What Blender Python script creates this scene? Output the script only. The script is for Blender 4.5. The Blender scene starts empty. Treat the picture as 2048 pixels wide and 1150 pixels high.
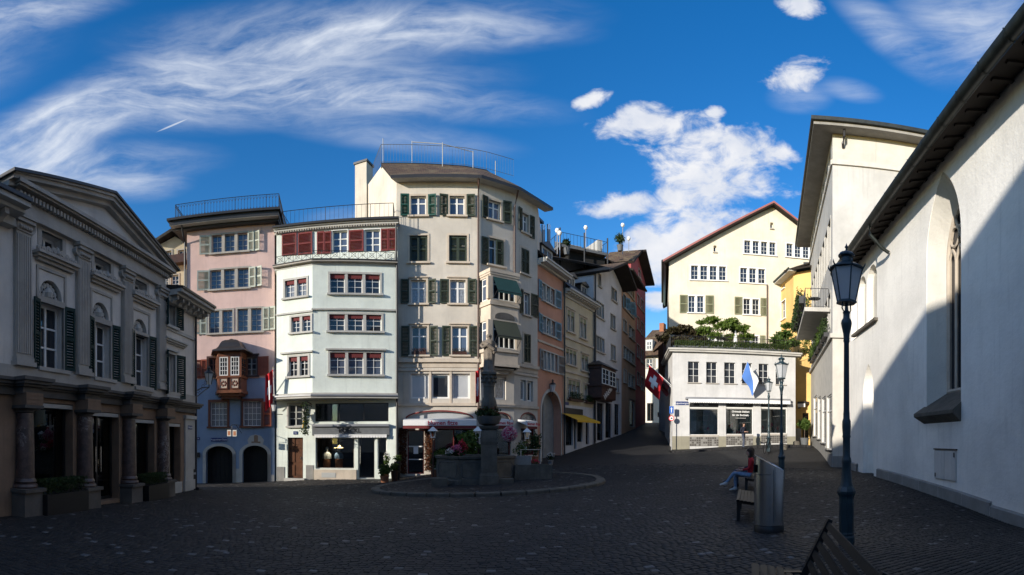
import bpy, bmesh, math, random
import numpy as np
from mathutils import Vector, Matrix, Euler, noise
from mathutils.geometry import delaunay_2d_cdt
random.seed(11)
S = bpy.context.scene
C = S.collection
R = math.radians

# ---------------------------------------------------------------- camera (stitched cylindrical panorama, level horizon)
EYE = 1.6                      # eye height above the ground at the viewpoint
PXR = 1000.0                   # photo pixels per radian
CX, HOR = 1024.0, 880.0        # photo column straight ahead, row of the horizon
cam = bpy.data.cameras.new('camera')
cam.type = 'PANO'
cam.panorama_type = 'CENTRAL_CYLINDRICAL'
cam.central_cylindrical_range_u_min = -CX / PXR
cam.central_cylindrical_range_u_max = (2048 - CX) / PXR
cam.central_cylindrical_range_v_min = -(1150 - HOR) / PXR
cam.central_cylindrical_range_v_max = HOR / PXR
cam.central_cylindrical_radius = 1.0
cam.clip_start = 0.05
cam.clip_end = 2000
co = bpy.data.objects.new('camera', cam)
co.location = (0, 0, EYE)
co.rotation_euler = (R(90), 0, 0)
C.objects.link(co)
S.camera = co

# ---------------------------------------------------------------- sun and sky
SUN_AZ = R(-130.5)               # compass-like: angle from +Y towards +X, direction TO the sun (behind and to the left)
SUN_EL = R(14.5)
sd = Vector((math.sin(SUN_AZ) * math.cos(SUN_EL), math.cos(SUN_AZ) * math.cos(SUN_EL), math.sin(SUN_EL)))
sl = bpy.data.lights.new('sun', 'SUN')
sl.energy = 4.3
sl.angle = R(0.55)
sl.color = (1.0, 0.93, 0.82)
so = bpy.data.objects.new('sun', sl)
so.rotation_euler = sd.to_track_quat('Z', 'Y').to_euler()
so.location = (-30, -30, 40)
C.objects.link(so)
S.view_settings.view_transform = 'Standard'
S.view_settings.look = 'None'
S.view_settings.exposure = 0.55
S.view_settings.gamma = 1.0
S.view_settings.use_curve_mapping = False
S.cycles.max_bounces = 6
S.cycles.diffuse_bounces = 3
S.cycles.glossy_bounces = 3
S.cycles.transparent_max_bounces = 12
S.cycles.caustics_reflective = False
S.cycles.caustics_refractive = False
S.cycles.use_denoising = True

world = bpy.data.worlds.new('World')
S.world = world
world.use_nodes = True
wn = world.node_tree
wn.nodes.clear()

class NT:
    """short-hand for wiring nodes"""
    def __init__(s, nt): s.nt = nt
    def n(s, t, **k):
        x = s.nt.nodes.new(t)
        for a, b in k.items(): setattr(x, a, b)
        return x
    def put(s, sock, v):
        if isinstance(v, bpy.types.NodeSocket): s.nt.links.new(v, sock)
        elif v is not None: sock.default_value = v
    def m(s, op, a, b=None, c=None, clamp=False):
        x = s.n('ShaderNodeMath', operation=op, use_clamp=clamp)
        s.put(x.inputs[0], a); s.put(x.inputs[1], b)
        if c is not None: s.put(x.inputs[2], c)
        return x.outputs[0]
    def ss(s, v, a, b):
        x = s.n('ShaderNodeMapRange', interpolation_type='SMOOTHSTEP')
        s.put(x.inputs['Value'], v); s.put(x.inputs['From Min'], a); s.put(x.inputs['From Max'], b)
        return x.outputs[0]
    def comb(s, x, y, z):
        c = s.n('ShaderNodeCombineXYZ')
        s.put(c.inputs[0], x); s.put(c.inputs[1], y); s.put(c.inputs[2], z)
        return c.outputs[0]
    def noise(s, vec, scale, detail=4, rough=.55, dist=0, dim='3D'):
        x = s.n('ShaderNodeTexNoise', noise_dimensions=dim)
        s.put(x.inputs['Vector'], vec); x.inputs['Scale'].default_value = scale
        x.inputs['Detail'].default_value = detail; x.inputs['Roughness'].default_value = rough
        x.inputs['Distortion'].default_value = dist
        return x.outputs['Fac']
    def mix(s, f, a, b, blend='MIX'):
        x = s.n('ShaderNodeMix', data_type='RGBA', blend_type=blend)
        s.put(x.inputs['Factor'], f); s.put(x.inputs['A'], a); s.put(x.inputs['B'], b)
        return [o for o in x.outputs if o.type == 'RGBA'][0]

def mixin(x, k):
    return [i for i in x.inputs if i.name == k and i.type == 'RGBA'][0]
def _mix(s, f, a, b, blend='MIX'):
    x = s.n('ShaderNodeMix', data_type='RGBA', blend_type=blend)
    s.put(x.inputs[0], f); s.put(mixin(x, 'A'), a); s.put(mixin(x, 'B'), b)
    return [o for o in x.outputs if o.type == 'RGBA'][0]
NT.mix = _mix

w = NT(wn)
sky = w.n('ShaderNodeTexSky', sky_type='NISHITA')
sky.sun_disc = False
sky.sun_elevation = SUN_EL
sky.sun_rotation = SUN_AZ
sky.air_density = 1.0
sky.dust_density = 0.15
sky.ozone_density = 2.2
tc = w.n('ShaderNodeTexCoord')
sep = w.n('ShaderNodeSeparateXYZ')
wn.links.new(tc.outputs['Generated'], sep.inputs[0])
dx, dy, dz = sep.outputs
az = w.m('ARCTAN2', dx, dy)
hyp = w.m('SQRT', w.m('ADD', w.m('MULTIPLY', dx, dx), w.m('MULTIPLY', dy, dy)))
tn = w.m('DIVIDE', dz, w.m('MAXIMUM', hyp, 0.02))

def blob(ax, ty, rx, ry, ang=0.0):
    """soft ellipse in azimuth / tangent-of-elevation, 1 in its middle"""
    ax = (ax - CX) / PXR; ty = (HOR - ty) / PXR; rx /= PXR; ry /= PXR
    u = w.m('SUBTRACT', az, ax); v = w.m('SUBTRACT', tn, ty)
    c, s_ = math.cos(ang), math.sin(ang)
    p = w.m('DIVIDE', w.m('ADD', w.m('MULTIPLY', u, c), w.m('MULTIPLY', v, s_)), rx)
    q = w.m('DIVIDE', w.m('SUBTRACT', w.m('MULTIPLY', v, c), w.m('MULTIPLY', u, s_)), ry)
    return w.m('SUBTRACT', 1.0, w.m('ADD', w.m('MULTIPLY', p, p), w.m('MULTIPLY', q, q)))

P3 = w.comb(az, w.m('MULTIPLY', tn, 1.5), 0.0)
# cumulus banks (puffy, right of the middle)
cum = None
for b in [(1187, 201, 50, 22, .25), (1300, 246, 132, 44, .04), (1432, 292, 178, 46, -.08), (1432, 222, 26, 15, 0), (1440, 362, 160, 62, 0),
          (1490, 318, 110, 60, 0), (1240, 408, 92, 33, .08), (1400, 452, 128, 60, .0), (1350, 500, 130, 60, 0), (1605, 146, 86, 42, .15),
          (1315, 602, 52, 24, 0), (1600, 10, 60, 26, -.3), (1335, 540, 70, 40, 0), (1545, 318, 60, 40, 0), (1400, 400, 130, 45, 0), (1470, 440, 70, 40, 0), (1840, 640, 200, 50, 0), (600, 640, 300, 60, 0), (-400, 330, 240, 90, 0), (2500, 300, 300, 90, 0), (3300, 420, 300, 80, 0), (3900, 250, 260, 70, 0)]:
    g = blob(*b)
    cum = g if cum is None else w.m('MAXIMUM', cum, g)
cn = w.noise(P3, 13.0, 9, .62, .35)
cn2 = w.noise(P3, 5.0, 5, .55)
cd = w.m('ADD', w.m('MULTIPLY', w.m('MAXIMUM', cum, -1.2), .62), w.m('ADD', w.m('MULTIPLY', w.m('SUBTRACT', cn, .5), 2.0), w.m('MULTIPLY', w.m('SUBTRACT', cn2, .5), 1.3)))
cumd = w.ss(cd, .03, .68)
# cirrus veils: long streaks fanning out from the left
warp = w.noise(P3, 2.2, 3, .5)
def streak(ang, sx, sy, seed):
    c, s_ = math.cos(ang), math.sin(ang)
    u = w.m('ADD', w.m('MULTIPLY', az, c), w.m('MULTIPLY', tn, s_))
    v = w.m('SUBTRACT', w.m('MULTIPLY', tn, c), w.m('MULTIPLY', az, s_))
    v = w.m('ADD', v, w.m('MULTIPLY', warp, .16))
    return w.noise(w.comb(w.m('MULTIPLY', u, sx), w.m('MULTIPLY', v, sy), seed), 1.0, 7, .6)
st1 = streak(.28, 3.2, 15, 3.1)
st2 = streak(-.05, 2.6, 18, 7.7)
st = w.m('MAXIMUM', w.m('MULTIPLY', st1, .98), st2)
fine = w.noise(P3, 22.0, 6, .65, .3)
cir = None
for b, k in [((30, 300, 230, 70, .42), 1.2), ((200, 205, 260, 66, .46), .95), ((60, 355, 330, 60, .1), 1.15), ((480, 145, 330, 70, .25), .8), ((560, 190, 420, 62, .08), .85),
             ((700, 60, 430, 70, .05), .75), ((820, 200, 300, 40, -.08), .6), ((900, 60, 260, 40, -.02), .5), ((60, 25, 200, 44, .2), .75), ((290, 372, 90, 30, .1), .5),
             ((780, 270, 240, 34, -.12), .35), ((740, 440, 120, 26, 0), .4), ((1960, 60, 180, 110, -.6), .75), ((1780, 70, 140, 40, -.7), .5), ((1700, 180, 60, 22, -.2), .4), ((1600, 195, 60, 30, 0), .4),
             ((-500, 150, 560, 170, .2), 1.5), ((2500, 60, 480, 170, -.3), 1.45), ((3200, 60, 560, 170, .1), 1.5), ((4000, 120, 560, 170, -.1), 1.5), ((-1200, 60, 560, 180, .1), 1.5),  # unseen cirrus from here on, added and thickened for whiter fill light
             ((200, -450, 900, 260, .15), 1.5), ((1900, -500, 900, 260, -.1), 1.45), ((3300, -450, 900, 260, .1), 1.5), ((-1200, -450, 900, 260, .1), 1.5), ((1000, -1300, 2200, 420, 0), 1.45), ((3600, -1300, 1800, 420, 0), 1.45), ((-1200, -1300, 1400, 420, 0), 1.45)]:
    g = w.m('MULTIPLY', w.m('POWER', w.m('MAXIMUM', w.m('MULTIPLY_ADD', blob(*b), .6, .4), 0.0), 2.2), k)
    cir = g if cir is None else w.m('ADD', cir, g)
cird = w.m('MULTIPLY', w.m('MINIMUM', w.m('POWER', cir, .8), 1.15), w.ss(w.m('ADD', st, w.m('MULTIPLY', w.m('SUBTRACT', fine, .5), .15)), .28, .86))
cird = w.m('MINIMUM', w.m('MULTIPLY', cird, 1.08), .9)
# slender condensation trail
tr = w.m('MULTIPLY', w.ss(blob(344, 251, 38, 2.2, .40), 0.0, .9), .55)
# shading of the puffs: brighter above, greyer beneath
lit = w.m('ADD', .62, w.m('MULTIPLY', w.ss(w.noise(w.comb(az, w.m('ADD', tn, .022), .3), 11.0, 6, .55), .3, .7), .38))
skyc = w.n('ShaderNodeHueSaturation')
skyc.inputs['Saturation'].default_value = 1.40
skyc.inputs['Hue'].default_value = .510
wn.links.new(sky.outputs[0], skyc.inputs['Color'])
SKY = 0.142
bg = w.n('ShaderNodeBackground'); bg.inputs['Strength'].default_value = SKY
k = .66 / SKY
c1 = w.mix(w.m('MINIMUM', w.m('ADD', cird, tr), .92), skyc.outputs[0], (.80 * k, .86 * k, .96 * k, 1))
ccol = w.n('ShaderNodeMix', data_type='RGBA')
c2 = w.mix(w.m('MULTIPLY', cumd, .97), c1, w.mix(lit, (.38 * k, .50 * k, .74 * k, 1), (.98 * k, .98 * k, 1.0 * k, 1)))
wn.links.new(c2, bg.inputs['Color'])
wo = w.n('ShaderNodeOutputWorld')
wn.links.new(bg.outputs[0], wo.inputs[0])
world.cycles.sampling_method = 'MANUAL'
world.cycles.sample_map_resolution = 512

# ---------------------------------------------------------------- small library
WM = {}
def reg(o, M): WM[o.name] = M.copy(); return o
def place(o, parent, M):
    if parent is not None:
        o.parent = parent
        o.matrix_basis = WM[parent.name].inverted() @ M
    else:
        o.matrix_basis = M
    C.objects.link(o)
    return reg(o, M)
I4 = Matrix.Identity(4)
def tag(o, label, cat, group=None):
    o['label'] = label; o['category'] = cat
    if group: o['group'] = group
    return o
def thing(name, label, cat, loc=(0, 0, 0), rz=0.0, group=None):
    o = bpy.data.objects.new(name, None)
    o.empty_display_size = .3
    place(o, None, Matrix.Translation(Vector(loc)) @ Matrix.Rotation(rz, 4, 'Z'))
    return tag(o, label, cat, group)
def TR(x=0, y=0, z=0): return Matrix.Translation(Vector((x, y, z)))
def RZ(a): return Matrix.Rotation(a, 4, 'Z')
def RX(a): return Matrix.Rotation(a, 4, 'X')
def RY(a): return Matrix.Rotation(a, 4, 'Y')
def SC(x, y, z): return Matrix.Diagonal((x, y, z, 1))

MATS = {}
class MB:
    """collects shapes into one mesh"""
    def __init__(s): s.v = []; s.f = []; s.mi = []; s.k = 0
    def add(s, vs, fs, mi=None):
        b = len(s.v); s.v += [tuple(q) for q in vs]
        s.f += [tuple(b + i for i in f) for f in fs]
        s.mi += [s.k if mi is None else mi] * len(fs)
    def box(s, x0, x1, y0, y1, z0, z1, M=None):
        vs = [Vector((x, y, z)) for z in (z0, z1) for y in (y0, y1) for x in (x0, x1)]
        if M: vs = [M @ q for q in vs]
        s.add(vs, [(0, 2, 3, 1), (4, 5, 7, 6), (0, 1, 5, 4), (2, 6, 7, 3), (0, 4, 6, 2), (1, 3, 7, 5)])
        return s
    def frus(s, c, w0, d0, w1, d1, z0, z1):
        """box that tapers from bottom to top"""
        vs = [Vector((c[0] + a * ww / 2, c[1] + b * dd / 2, z)) for z, ww, dd in ((z0, w0, d0), (z1, w1, d1)) for b in (-1, 1) for a in (-1, 1)]
        s.add(vs, [(0, 2, 3, 1), (4, 5, 7, 6), (0, 1, 5, 4), (2, 6, 7, 3), (0, 4, 6, 2), (1, 3, 7, 5)])
        return s
    def prism(s, poly, y0, y1, M=None):
        """polygon in x,z pulled along y"""
        n = len(poly)
        vs = [Vector((p[0], y, p[1])) for y in (y0, y1) for p in poly]
        if M: vs = [M @ q for q in vs]
        s.add(vs, [tuple(range(n)), tuple(range(2 * n - 1, n - 1, -1))] + [((i + 1) % n, i, n + i, n + (i + 1) % n) for i in range(n)])
        return s
    def prismz(s, poly, z0, z1, cap=True):
        n = len(poly)
        vs = [Vector((p[0], p[1], z)) for z in (z0, z1) for p in poly]
        fs = [(i, (i + 1) % n, n + (i + 1) % n, n + i) for i in range(n)]
        if cap: fs += [tuple(range(n - 1, -1, -1)), tuple(range(n, 2 * n))]
        s.add(vs, fs)
        return s
    def lathe(s, prof, n=16, c=(0, 0, 0), sx=1, sy=1, mod=None, M=None):
        vs = []
        for r, z in prof:
            for i in range(n):
                a = 2 * math.pi * i / n
                rr = r * (mod(a, z) if mod else 1)
                vs.append(Vector((c[0] + rr * math.cos(a) * sx, c[1] + rr * math.sin(a) * sy, c[2] + z)))
        if M: vs = [M @ q for q in vs]
        m = len(prof)
        fs = [(j * n + i, j * n + (i + 1) % n, (j + 1) * n + (i + 1) % n, (j + 1) * n + i) for j in range(m - 1) for i in range(n)]
        fs += [tuple(range(n - 1, -1, -1)), tuple((m - 1) * n + i for i in range(n))]
        s.add(vs, fs)
        return s
    def tube(s, path, r, n=8, cap=True):
        path = [Vector(p) for p in path]
        rs = r if isinstance(r, (list, tuple)) else [r] * len(path)
        vs = []
        for i, p in enumerate(path):
            t = (path[min(i + 1, len(path) - 1)] - path[max(i - 1, 0)]).normalized()
            a = t.orthogonal().normalized() if abs(t.z) > .95 else t.cross(Vector((0, 0, 1))).normalized()
            b = t.cross(a).normalized()
            for k in range(n):
                q = 2 * math.pi * k / n
                vs.append(p + (a * math.cos(q) + b * math.sin(q)) * rs[i])
        m = len(path)
        fs = [(j * n + i, j * n + (i + 1) % n, (j + 1) * n + (i + 1) % n, (j + 1) * n + i) for j in range(m - 1) for i in range(n)]
        if cap: fs += [tuple(range(n - 1, -1, -1)), tuple((m - 1) * n + i for i in range(n))]
        s.add(vs, fs)
        return s
    def quad(s, a, b, c, d): s.add([a, b, c, d], [(0, 1, 2, 3)]); return s
    def mesh(s, name, mats, smooth=False):
        me = bpy.data.meshes.new(name)
        me.from_pydata(s.v, [], s.f)
        if isinstance(mats, str): mats = [mats]
        for m in mats: me.materials.append(MATS[m])
        if len(mats) > 1: me.polygons.foreach_set('material_index', s.mi)
        bm = bmesh.new(); bm.from_mesh(me)
        bmesh.ops.recalc_face_normals(bm, faces=bm.faces)
        bm.to_mesh(me); bm.free()
        if smooth:
            me.polygons.foreach_set('use_smooth', [True] * len(me.polygons))
            try: me.set_sharp_from_angle(angle=R(38))
            except Exception: pass
        return me
    def obj(s, name, mats, parent=None, M=I4, smooth=False):
        return place(bpy.data.objects.new(name, s.mesh(name, mats, smooth)), parent, M)

def inst(name, me, parent, M): return place(bpy.data.objects.new(name, me), parent, M)

# ---------------------------------------------------------------- materials
def mat(name, col, rough=.85, var=.10, scale=1.2, bump=.0, bscale=40, streak=0.0, metal=0.0, spec=.4, dirt=0.0, coat=0.0):
    m = bpy.data.materials.new(name); m.use_nodes = True
    t = NT(m.node_tree); p = m.node_tree.nodes['Principled BSDF']
    p.inputs['Roughness'].default_value = rough; p.inputs['Metallic'].default_value = metal
    p.inputs['Specular IOR Level'].default_value = spec
    if coat: p.inputs['Coat Weight'].default_value = coat
    tcn = t.n('ShaderNodeTexCoord'); oc = tcn.outputs['Object']
    c = (*col, 1)
    out = c
    if var:
        n1 = t.noise(oc, scale, 5, .6)
        lo = tuple(q * (1 - var) for q in col) + (1,); hi = tuple(min(1, q * (1 + var * .7)) for q in col) + (1,)
        out = t.mix(t.ss(n1, .3, .7), lo, hi)
        n2 = t.noise(oc, scale * 9, 4, .6)
        out = t.mix(t.m('MULTIPLY', t.ss(n2, .45, .8), var * 1.2), out, tuple(q * .62 for q in col) + (1,))
    if streak:
        mp = t.n('ShaderNodeMapping'); mp.inputs['Scale'].default_value = (3.2, 3.2, .22)
        m.node_tree.links.new(oc, mp.inputs[0])
        n3 = t.noise(mp.outputs[0], 1.6, 6, .65)
        out = t.mix(t.m('MULTIPLY', t.ss(n3, .5, .78), streak), out, tuple(q * .55 for q in col) + (1,))
    if dirt:
        n4 = t.noise(oc, scale * .6, 7, .7, .4)
        out = t.mix(t.m('MULTIPLY', t.ss(n4, .52, .7), dirt), out, (.05, .045, .035, 1))
    t.put(p.inputs['Base Color'], out)
    if bump:
        bn = t.n('ShaderNodeBump'); bn.inputs['Strength'].default_value = bump; bn.inputs['Distance'].default_value = .02
        t.put(bn.inputs['Height'], t.noise(oc, bscale, 4, .6))
        m.node_tree.links.new(bn.outputs[0], p.inputs['Normal'])
    MATS[name] = m
    return m
PL = dict(rough=.92, var=.13, scale=.6, bump=.35, bscale=26, streak=.42, spec=.25, dirt=.05)
mat('pink_plaster', (.70, .49, .43), **PL)
mat('blue_plaster', (.22, .29, .40), **PL)
mat('mint_plaster', (.73, .77, .69), **PL)
mat('ivory_plaster', (.55, .50, .43), **PL)
mat('white_plaster', (.55, .54, .525), **PL)
mat('church_plaster', (.88, .84, .77), rough=.94, var=.12, scale=.35, bump=.6, bscale=9, streak=.36, spec=.2, dirt=.10)
mat('splay_plaster', (.56, .53, .47), rough=.94, var=.12, scale=.5, bump=.4, bscale=12, streak=.3, spec=.2, dirt=.06)
mat('tall_plaster', (.50, .485, .455), **PL)
mat('yellow_plaster', (.66, .60, .48), **PL)
mat('orange_plaster', (.72, .48, .18), **PL)
mat('salmon_plaster', (.52, .27, .185), **PL)
mat('cream_plaster', (.53, .455, .32), **PL)
mat('greywhite_plaster', (.55, .55, .57), **PL)
mat('tan_plaster', (.42, .27, .18), **PL)
mat('red_plaster', (.36, .09, .09), **PL)
mat('grey_plaster', (.68, .62, .55), **PL)
mat('pale_grey_plaster', (.62, .58, .53), **PL)
mat('far_plaster', (.72, .67, .58), **PL)
mat('plinth_olive', (.27, .25, .19), rough=.9, var=.1, bump=.2, streak=.2)
mat('plinth_grey', (.26, .25, .23), rough=.9, var=.15, bump=.3, streak=.3, scale=1.5)
mat('grey_stone', (.42, .38, .33), rough=.9, var=.14, bump=.25, bscale=25, streak=.25, scale=1.5)
mat('dark_stone', (.105, .095, .085), rough=.75, var=.25, bump=.25, bscale=25, streak=.3, scale=1.8)
mat('sand_stone', (.52, .44, .35), rough=.9, var=.13, bump=.25, bscale=25, streak=.2, scale=1.5)
mat('pale_stone', (.47, .45, .41), rough=.9, var=.12, bump=.2, bscale=25, streak=.25, scale=1.5)
mat('buff_stone', (.53, .50, .445), rough=.9, var=.10, bump=.2, bscale=25, streak=.2, scale=1.5)
mat('weathered_stone', (.125, .110, .088), rough=.95, var=.28, bump=.5, bscale=18, streak=.5, scale=2.5, dirt=.3)
mat('statue_stone', (.20, .165, .13), rough=.95, var=.3, bump=.5, bscale=18, streak=.5, scale=4, dirt=.3)
mat('orange_stone', (.25, .165, .11), rough=.8, var=.2, bump=.15, streak=.3)
mat('glass', (.020, .024, .032), rough=.03, var=0, spec=.75)
mat('sky_tint_glass', (.075, .095, .14), rough=.04, var=0, spec=.9)  # blue-grey base paints the reflected sky into the panes
mat('curtain_glass', (.22, .23, .25), rough=.12, var=.5, scale=6, spec=.8)
mat('blind_glass', (.42, .43, .44), rough=.2, var=.10, scale=1, spec=.6)
mat('paint_white', (.72, .71, .68), rough=.5, var=.06, spec=.4)
mat('paint_grey', (.40, .40, .38), rough=.6, var=.1)
mat('paint_brown', (.13, .045, .025), rough=.5, var=.2, scale=4)
mat('dark_wood', (.055, .022, .014), rough=.5, var=.3, scale=4)
mat('oriel_wood', (.17, .062, .030), rough=.45, var=.3, scale=5, streak=.3)
mat('door_wood', (.10, .04, .018), rough=.45, var=.3, scale=4, streak=.4)
mat('shutter_sage', (.46, .48, .40), rough=.6, var=.14, scale=2.5, streak=.25)
mat('shutter_red', (.17, .028, .024), rough=.55, var=.15, scale=2.5, streak=.25)
mat('verge_red', (.30, .11, .10), rough=.6, var=.1)
mat('shutter_rust', (.26, .062, .030), rough=.6, var=.15, scale=2.5, streak=.3)
mat('shutter_green', (.034, .046, .028), rough=.55, var=.22, scale=2.5, streak=.4)
mat('shutter_bright_green', (.012, .062, .045), rough=.5, var=.15, scale=2.5)
mat('shutter_dark_green', (.006, .030, .029), rough=.6, var=.15, scale=2.5, spec=.2)
mat('shutter_olive', (.20, .21, .12), rough=.6, var=.12, scale=2.5)
mat('shutter_blue', (.12, .25, .34), rough=.6, var=.15, scale=2.5)
mat('shutter_grey', (.24, .25, .25), rough=.6, var=.15, scale=2.5)
mat('iron', (.018, .018, .02), rough=.5, var=.2, spec=.5)
mat('roof_metal', (.028, .026, .026), rough=.45, var=.25, scale=1.5, spec=.5)
mat('zinc', (.33, .33, .34), rough=.45, var=.15, metal=.6)
mat('copper_green', (.028, .048, .040), rough=.6, var=.6, scale=3)
mat('gutter', (.016, .021, .019), rough=.45, var=.5, scale=3, dirt=.2)
mat('steel', (.72, .72, .72), rough=.26, var=.05, metal=1.0, scale=6)
mat('lamp_paint', (.016, .040, .052), rough=.38, var=.18, scale=5, spec=.6, bump=.1, bscale=60)
mat('lamp_glass', (.78, .79, .80), rough=.35, var=.08, scale=3, spec=.6)
mat('white_fabric', (.74, .73, .71), rough=.9, var=.05)
mat('red_fabric', (.40, .010, .016), rough=.85, var=.08)
mat('dark_red_fabric', (.15, .028, .028), rough=.85, var=.1)
mat('blue_fabric', (.09, .22, .60), rough=.85, var=.05)
mat('green_fabric', (.010, .050, .048), rough=.9, var=.12)
mat('olive_fabric', (.045, .052, .036), rough=.9, var=.12)
mat('yellow_fabric', (.62, .36, .03), rough=.9, var=.08)
mat('black_paint', (.012, .012, .013), rough=.45, var=.2, spec=.5)
mat('black_soft', (.010, .010, .010), rough=.95, var=.2)
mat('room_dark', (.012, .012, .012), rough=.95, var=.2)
mat('room_green', (.30, .40, .36), rough=.9, var=.3, scale=2)
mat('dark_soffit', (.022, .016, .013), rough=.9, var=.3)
mat('pedestal_stone', (.125, .11, .095), rough=.9, var=.25, bump=.3, streak=.3, scale=1.5)
mat('room_warm', (.05, .035, .022), rough=.95, var=.4, scale=3)
mat('sign_blue', (.012, .03, .14), rough=.35, var=.03, spec=.6)
mat('sign_bright_blue', (.015, .10, .42), rough=.35, var=.03, spec=.6)
mat('sign_white', (.80, .80, .78), rough=.45, var=.03)
mat('sign_red', (.60, .01, .02), rough=.4, var=.03)
mat('letter_red', (.45, .03, .05), rough=.7, var=.0)
mat('terracotta', (.30, .12, .06), rough=.85, var=.2, scale=6)
mat('planter_grey', (.12, .125, .13), rough=.7, var=.15, scale=5)
mat('skin', (.48, .27, .19), rough=.6, var=.06, scale=8)
mat('hair_brown', (.035, .020, .012), rough=.7, var=.3, scale=20)
mat('denim', (.20, .29, .42), rough=.9, var=.2, scale=12)
mat('dark_denim', (.06, .07, .10), rough=.9, var=.2, scale=12)
mat('navy_cloth', (.018, .020, .035), rough=.9, var=.15, scale=12)
mat('red_cloth', (.40, .012, .02), rough=.85, var=.12, scale=10)
mat('shoe_white', (.62, .58, .54), rough=.7, var=.1, scale=12)
mat('pink_dot', (.62, .08, .22), rough=.8, var=.3, scale=20)
mat('magenta_dot', (.50, .015, .10), rough=.8, var=.3, scale=20)
mat('white_dot', (.72, .66, .66), rough=.8, var=.1, scale=20)
mat('bark', (.10, .075, .055), rough=.95, var=.3, scale=8, bump=.5)
mat('straw', (.55, .42, .22), rough=.9, var=.2, scale=20)
mat('green_panel', (.01, .16, .10), rough=.6, var=.1)

def leafmat(name, col, col2):
    m = bpy.data.materials.new(name); m.use_nodes = True
    t = NT(m.node_tree); p = m.node_tree.nodes['Principled BSDF']
    g = t.n('ShaderNodeNewGeometry')
    o = t.mix(g.outputs['Random Per Island'], (*col, 1), (*col2, 1))
    t.put(p.inputs['Base Color'], o); p.inputs['Roughness'].default_value = .55
    p.inputs['Specular IOR Level'].default_value = .35
    tr_ = t.n('ShaderNodeBsdfTranslucent'); t.put(tr_.inputs[0], o)
    mx = t.n('ShaderNodeMixShader'); mx.inputs[0].default_value = .3
    m.node_tree.links.new(p.outputs[0], mx.inputs[1]); m.node_tree.links.new(tr_.outputs[0], mx.inputs[2])
    m.node_tree.links.new(mx.outputs[0], m.node_tree.nodes['Material Output'].inputs[0])
    MATS[name] = m
leafmat('leaf_green', (.05, .10, .015), (.11, .17, .03))
leafmat('leaf_dark', (.018, .040, .010), (.045, .075, .018))
leafmat('leaf_hedge', (.035, .07, .012), (.085, .12, .02))
leafmat('leaf_maple', (.075, .14, .02), (.15, .21, .035))
leafmat('leaf_copper', (.045, .028, .016), (.07, .065, .022))
leafmat('leaf_rust', (.10, .03, .015), (.17, .06, .02))
leafmat('petal_pink', (.50, .05, .17), (.70, .25, .38))
leafmat('petal_red', (.45, .01, .03), (.60, .03, .10))
leafmat('petal_white', (.65, .62, .60), (.75, .72, .66))

def lampglass():
    m = MATS['lamp_glass']; nt = m.node_tree; t = NT(nt); p = nt.nodes['Principled BSDF']
    tr_ = t.n('ShaderNodeBsdfTranslucent'); tr_.inputs[0].default_value = (.85, .87, .88, 1)
    mx = t.n('ShaderNodeMixShader'); mx.inputs[0].default_value = .5
    nt.links.new(p.outputs[0], mx.inputs[1]); nt.links.new(tr_.outputs[0], mx.inputs[2]); nt.links.new(mx.outputs[0], nt.nodes['Material Output'].inputs[0])
def shopglass():
    m = bpy.data.materials.new('shop_glass'); m.use_nodes = True
    t = NT(m.node_tree); nt = m.node_tree
    nt.nodes.remove(nt.nodes['Principled BSDF'])
    a = t.n('ShaderNodeBsdfTransparent'); a.inputs[0].default_value = (.82, .86, .85, 1)
    b = t.n('ShaderNodeBsdfGlossy'); b.inputs['Roughness'].default_value = .01
    fr = t.n('ShaderNodeFresnel'); fr.inputs[0].default_value = 1.6
    mx = t.n('ShaderNodeMixShader')
    t.put(mx.inputs[0], t.m('ADD', fr.outputs[0], .05))
    nt.links.new(a.outputs[0], mx.inputs[1]); nt.links.new(b.outputs[0], mx.inputs[2])
    nt.links.new(mx.outputs[0], nt.nodes['Material Output'].inputs[0])
    MATS['shop_glass'] = m
shopglass()
lampglass()

def tilemat(name, c1, c2, lich):
    m = bpy.data.materials.new(name); m.use_nodes = True
    t = NT(m.node_tree); p = m.node_tree.nodes['Principled BSDF']
    tcn = t.n('ShaderNodeTexCoord')
    b = t.n('ShaderNodeTexBrick'); m.node_tree.links.new(tcn.outputs['UV'], b.inputs['Vector'])
    b.inputs['Color1'].default_value = (*c1, 1); b.inputs['Color2'].default_value = (*c2, 1); b.inputs['Mortar'].default_value = (.012, .01, .008, 1)
    b.inputs['Scale'].default_value = 1; b.inputs['Brick Width'].default_value = .18; b.inputs['Row Height'].default_value = .16
    b.inputs['Mortar Size'].default_value = .018; b.inputs['Mortar Smooth'].default_value = .6; b.inputs['Bias'].default_value = -.1
    nn = t.noise(tcn.outputs['Object'], 1.1, 6, .7)
    o = t.mix(t.m('MULTIPLY', t.ss(nn, .45, .65), .7), b.outputs['Color'], (*lich, 1))
    t.put(p.inputs['Base Color'], o); p.inputs['Roughness'].default_value = .9
    bn = t.n('ShaderNodeBump'); bn.inputs['Strength'].default_value = .8; bn.inputs['Distance'].default_value = .04
    t.put(bn.inputs['Height'], t.m('SUBTRACT', t.m('MULTIPLY', nn, .3), b.outputs['Fac']))
    m.node_tree.links.new(bn.outputs[0], p.inputs['Normal'])
    MATS[name] = m
tilemat('roof_tile', (.085, .048, .030), (.15, .085, .05), (.17, .13, .07))
tilemat('roof_tile_dark', (.05, .035, .028), (.085, .06, .045), (.10, .085, .06))

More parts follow.
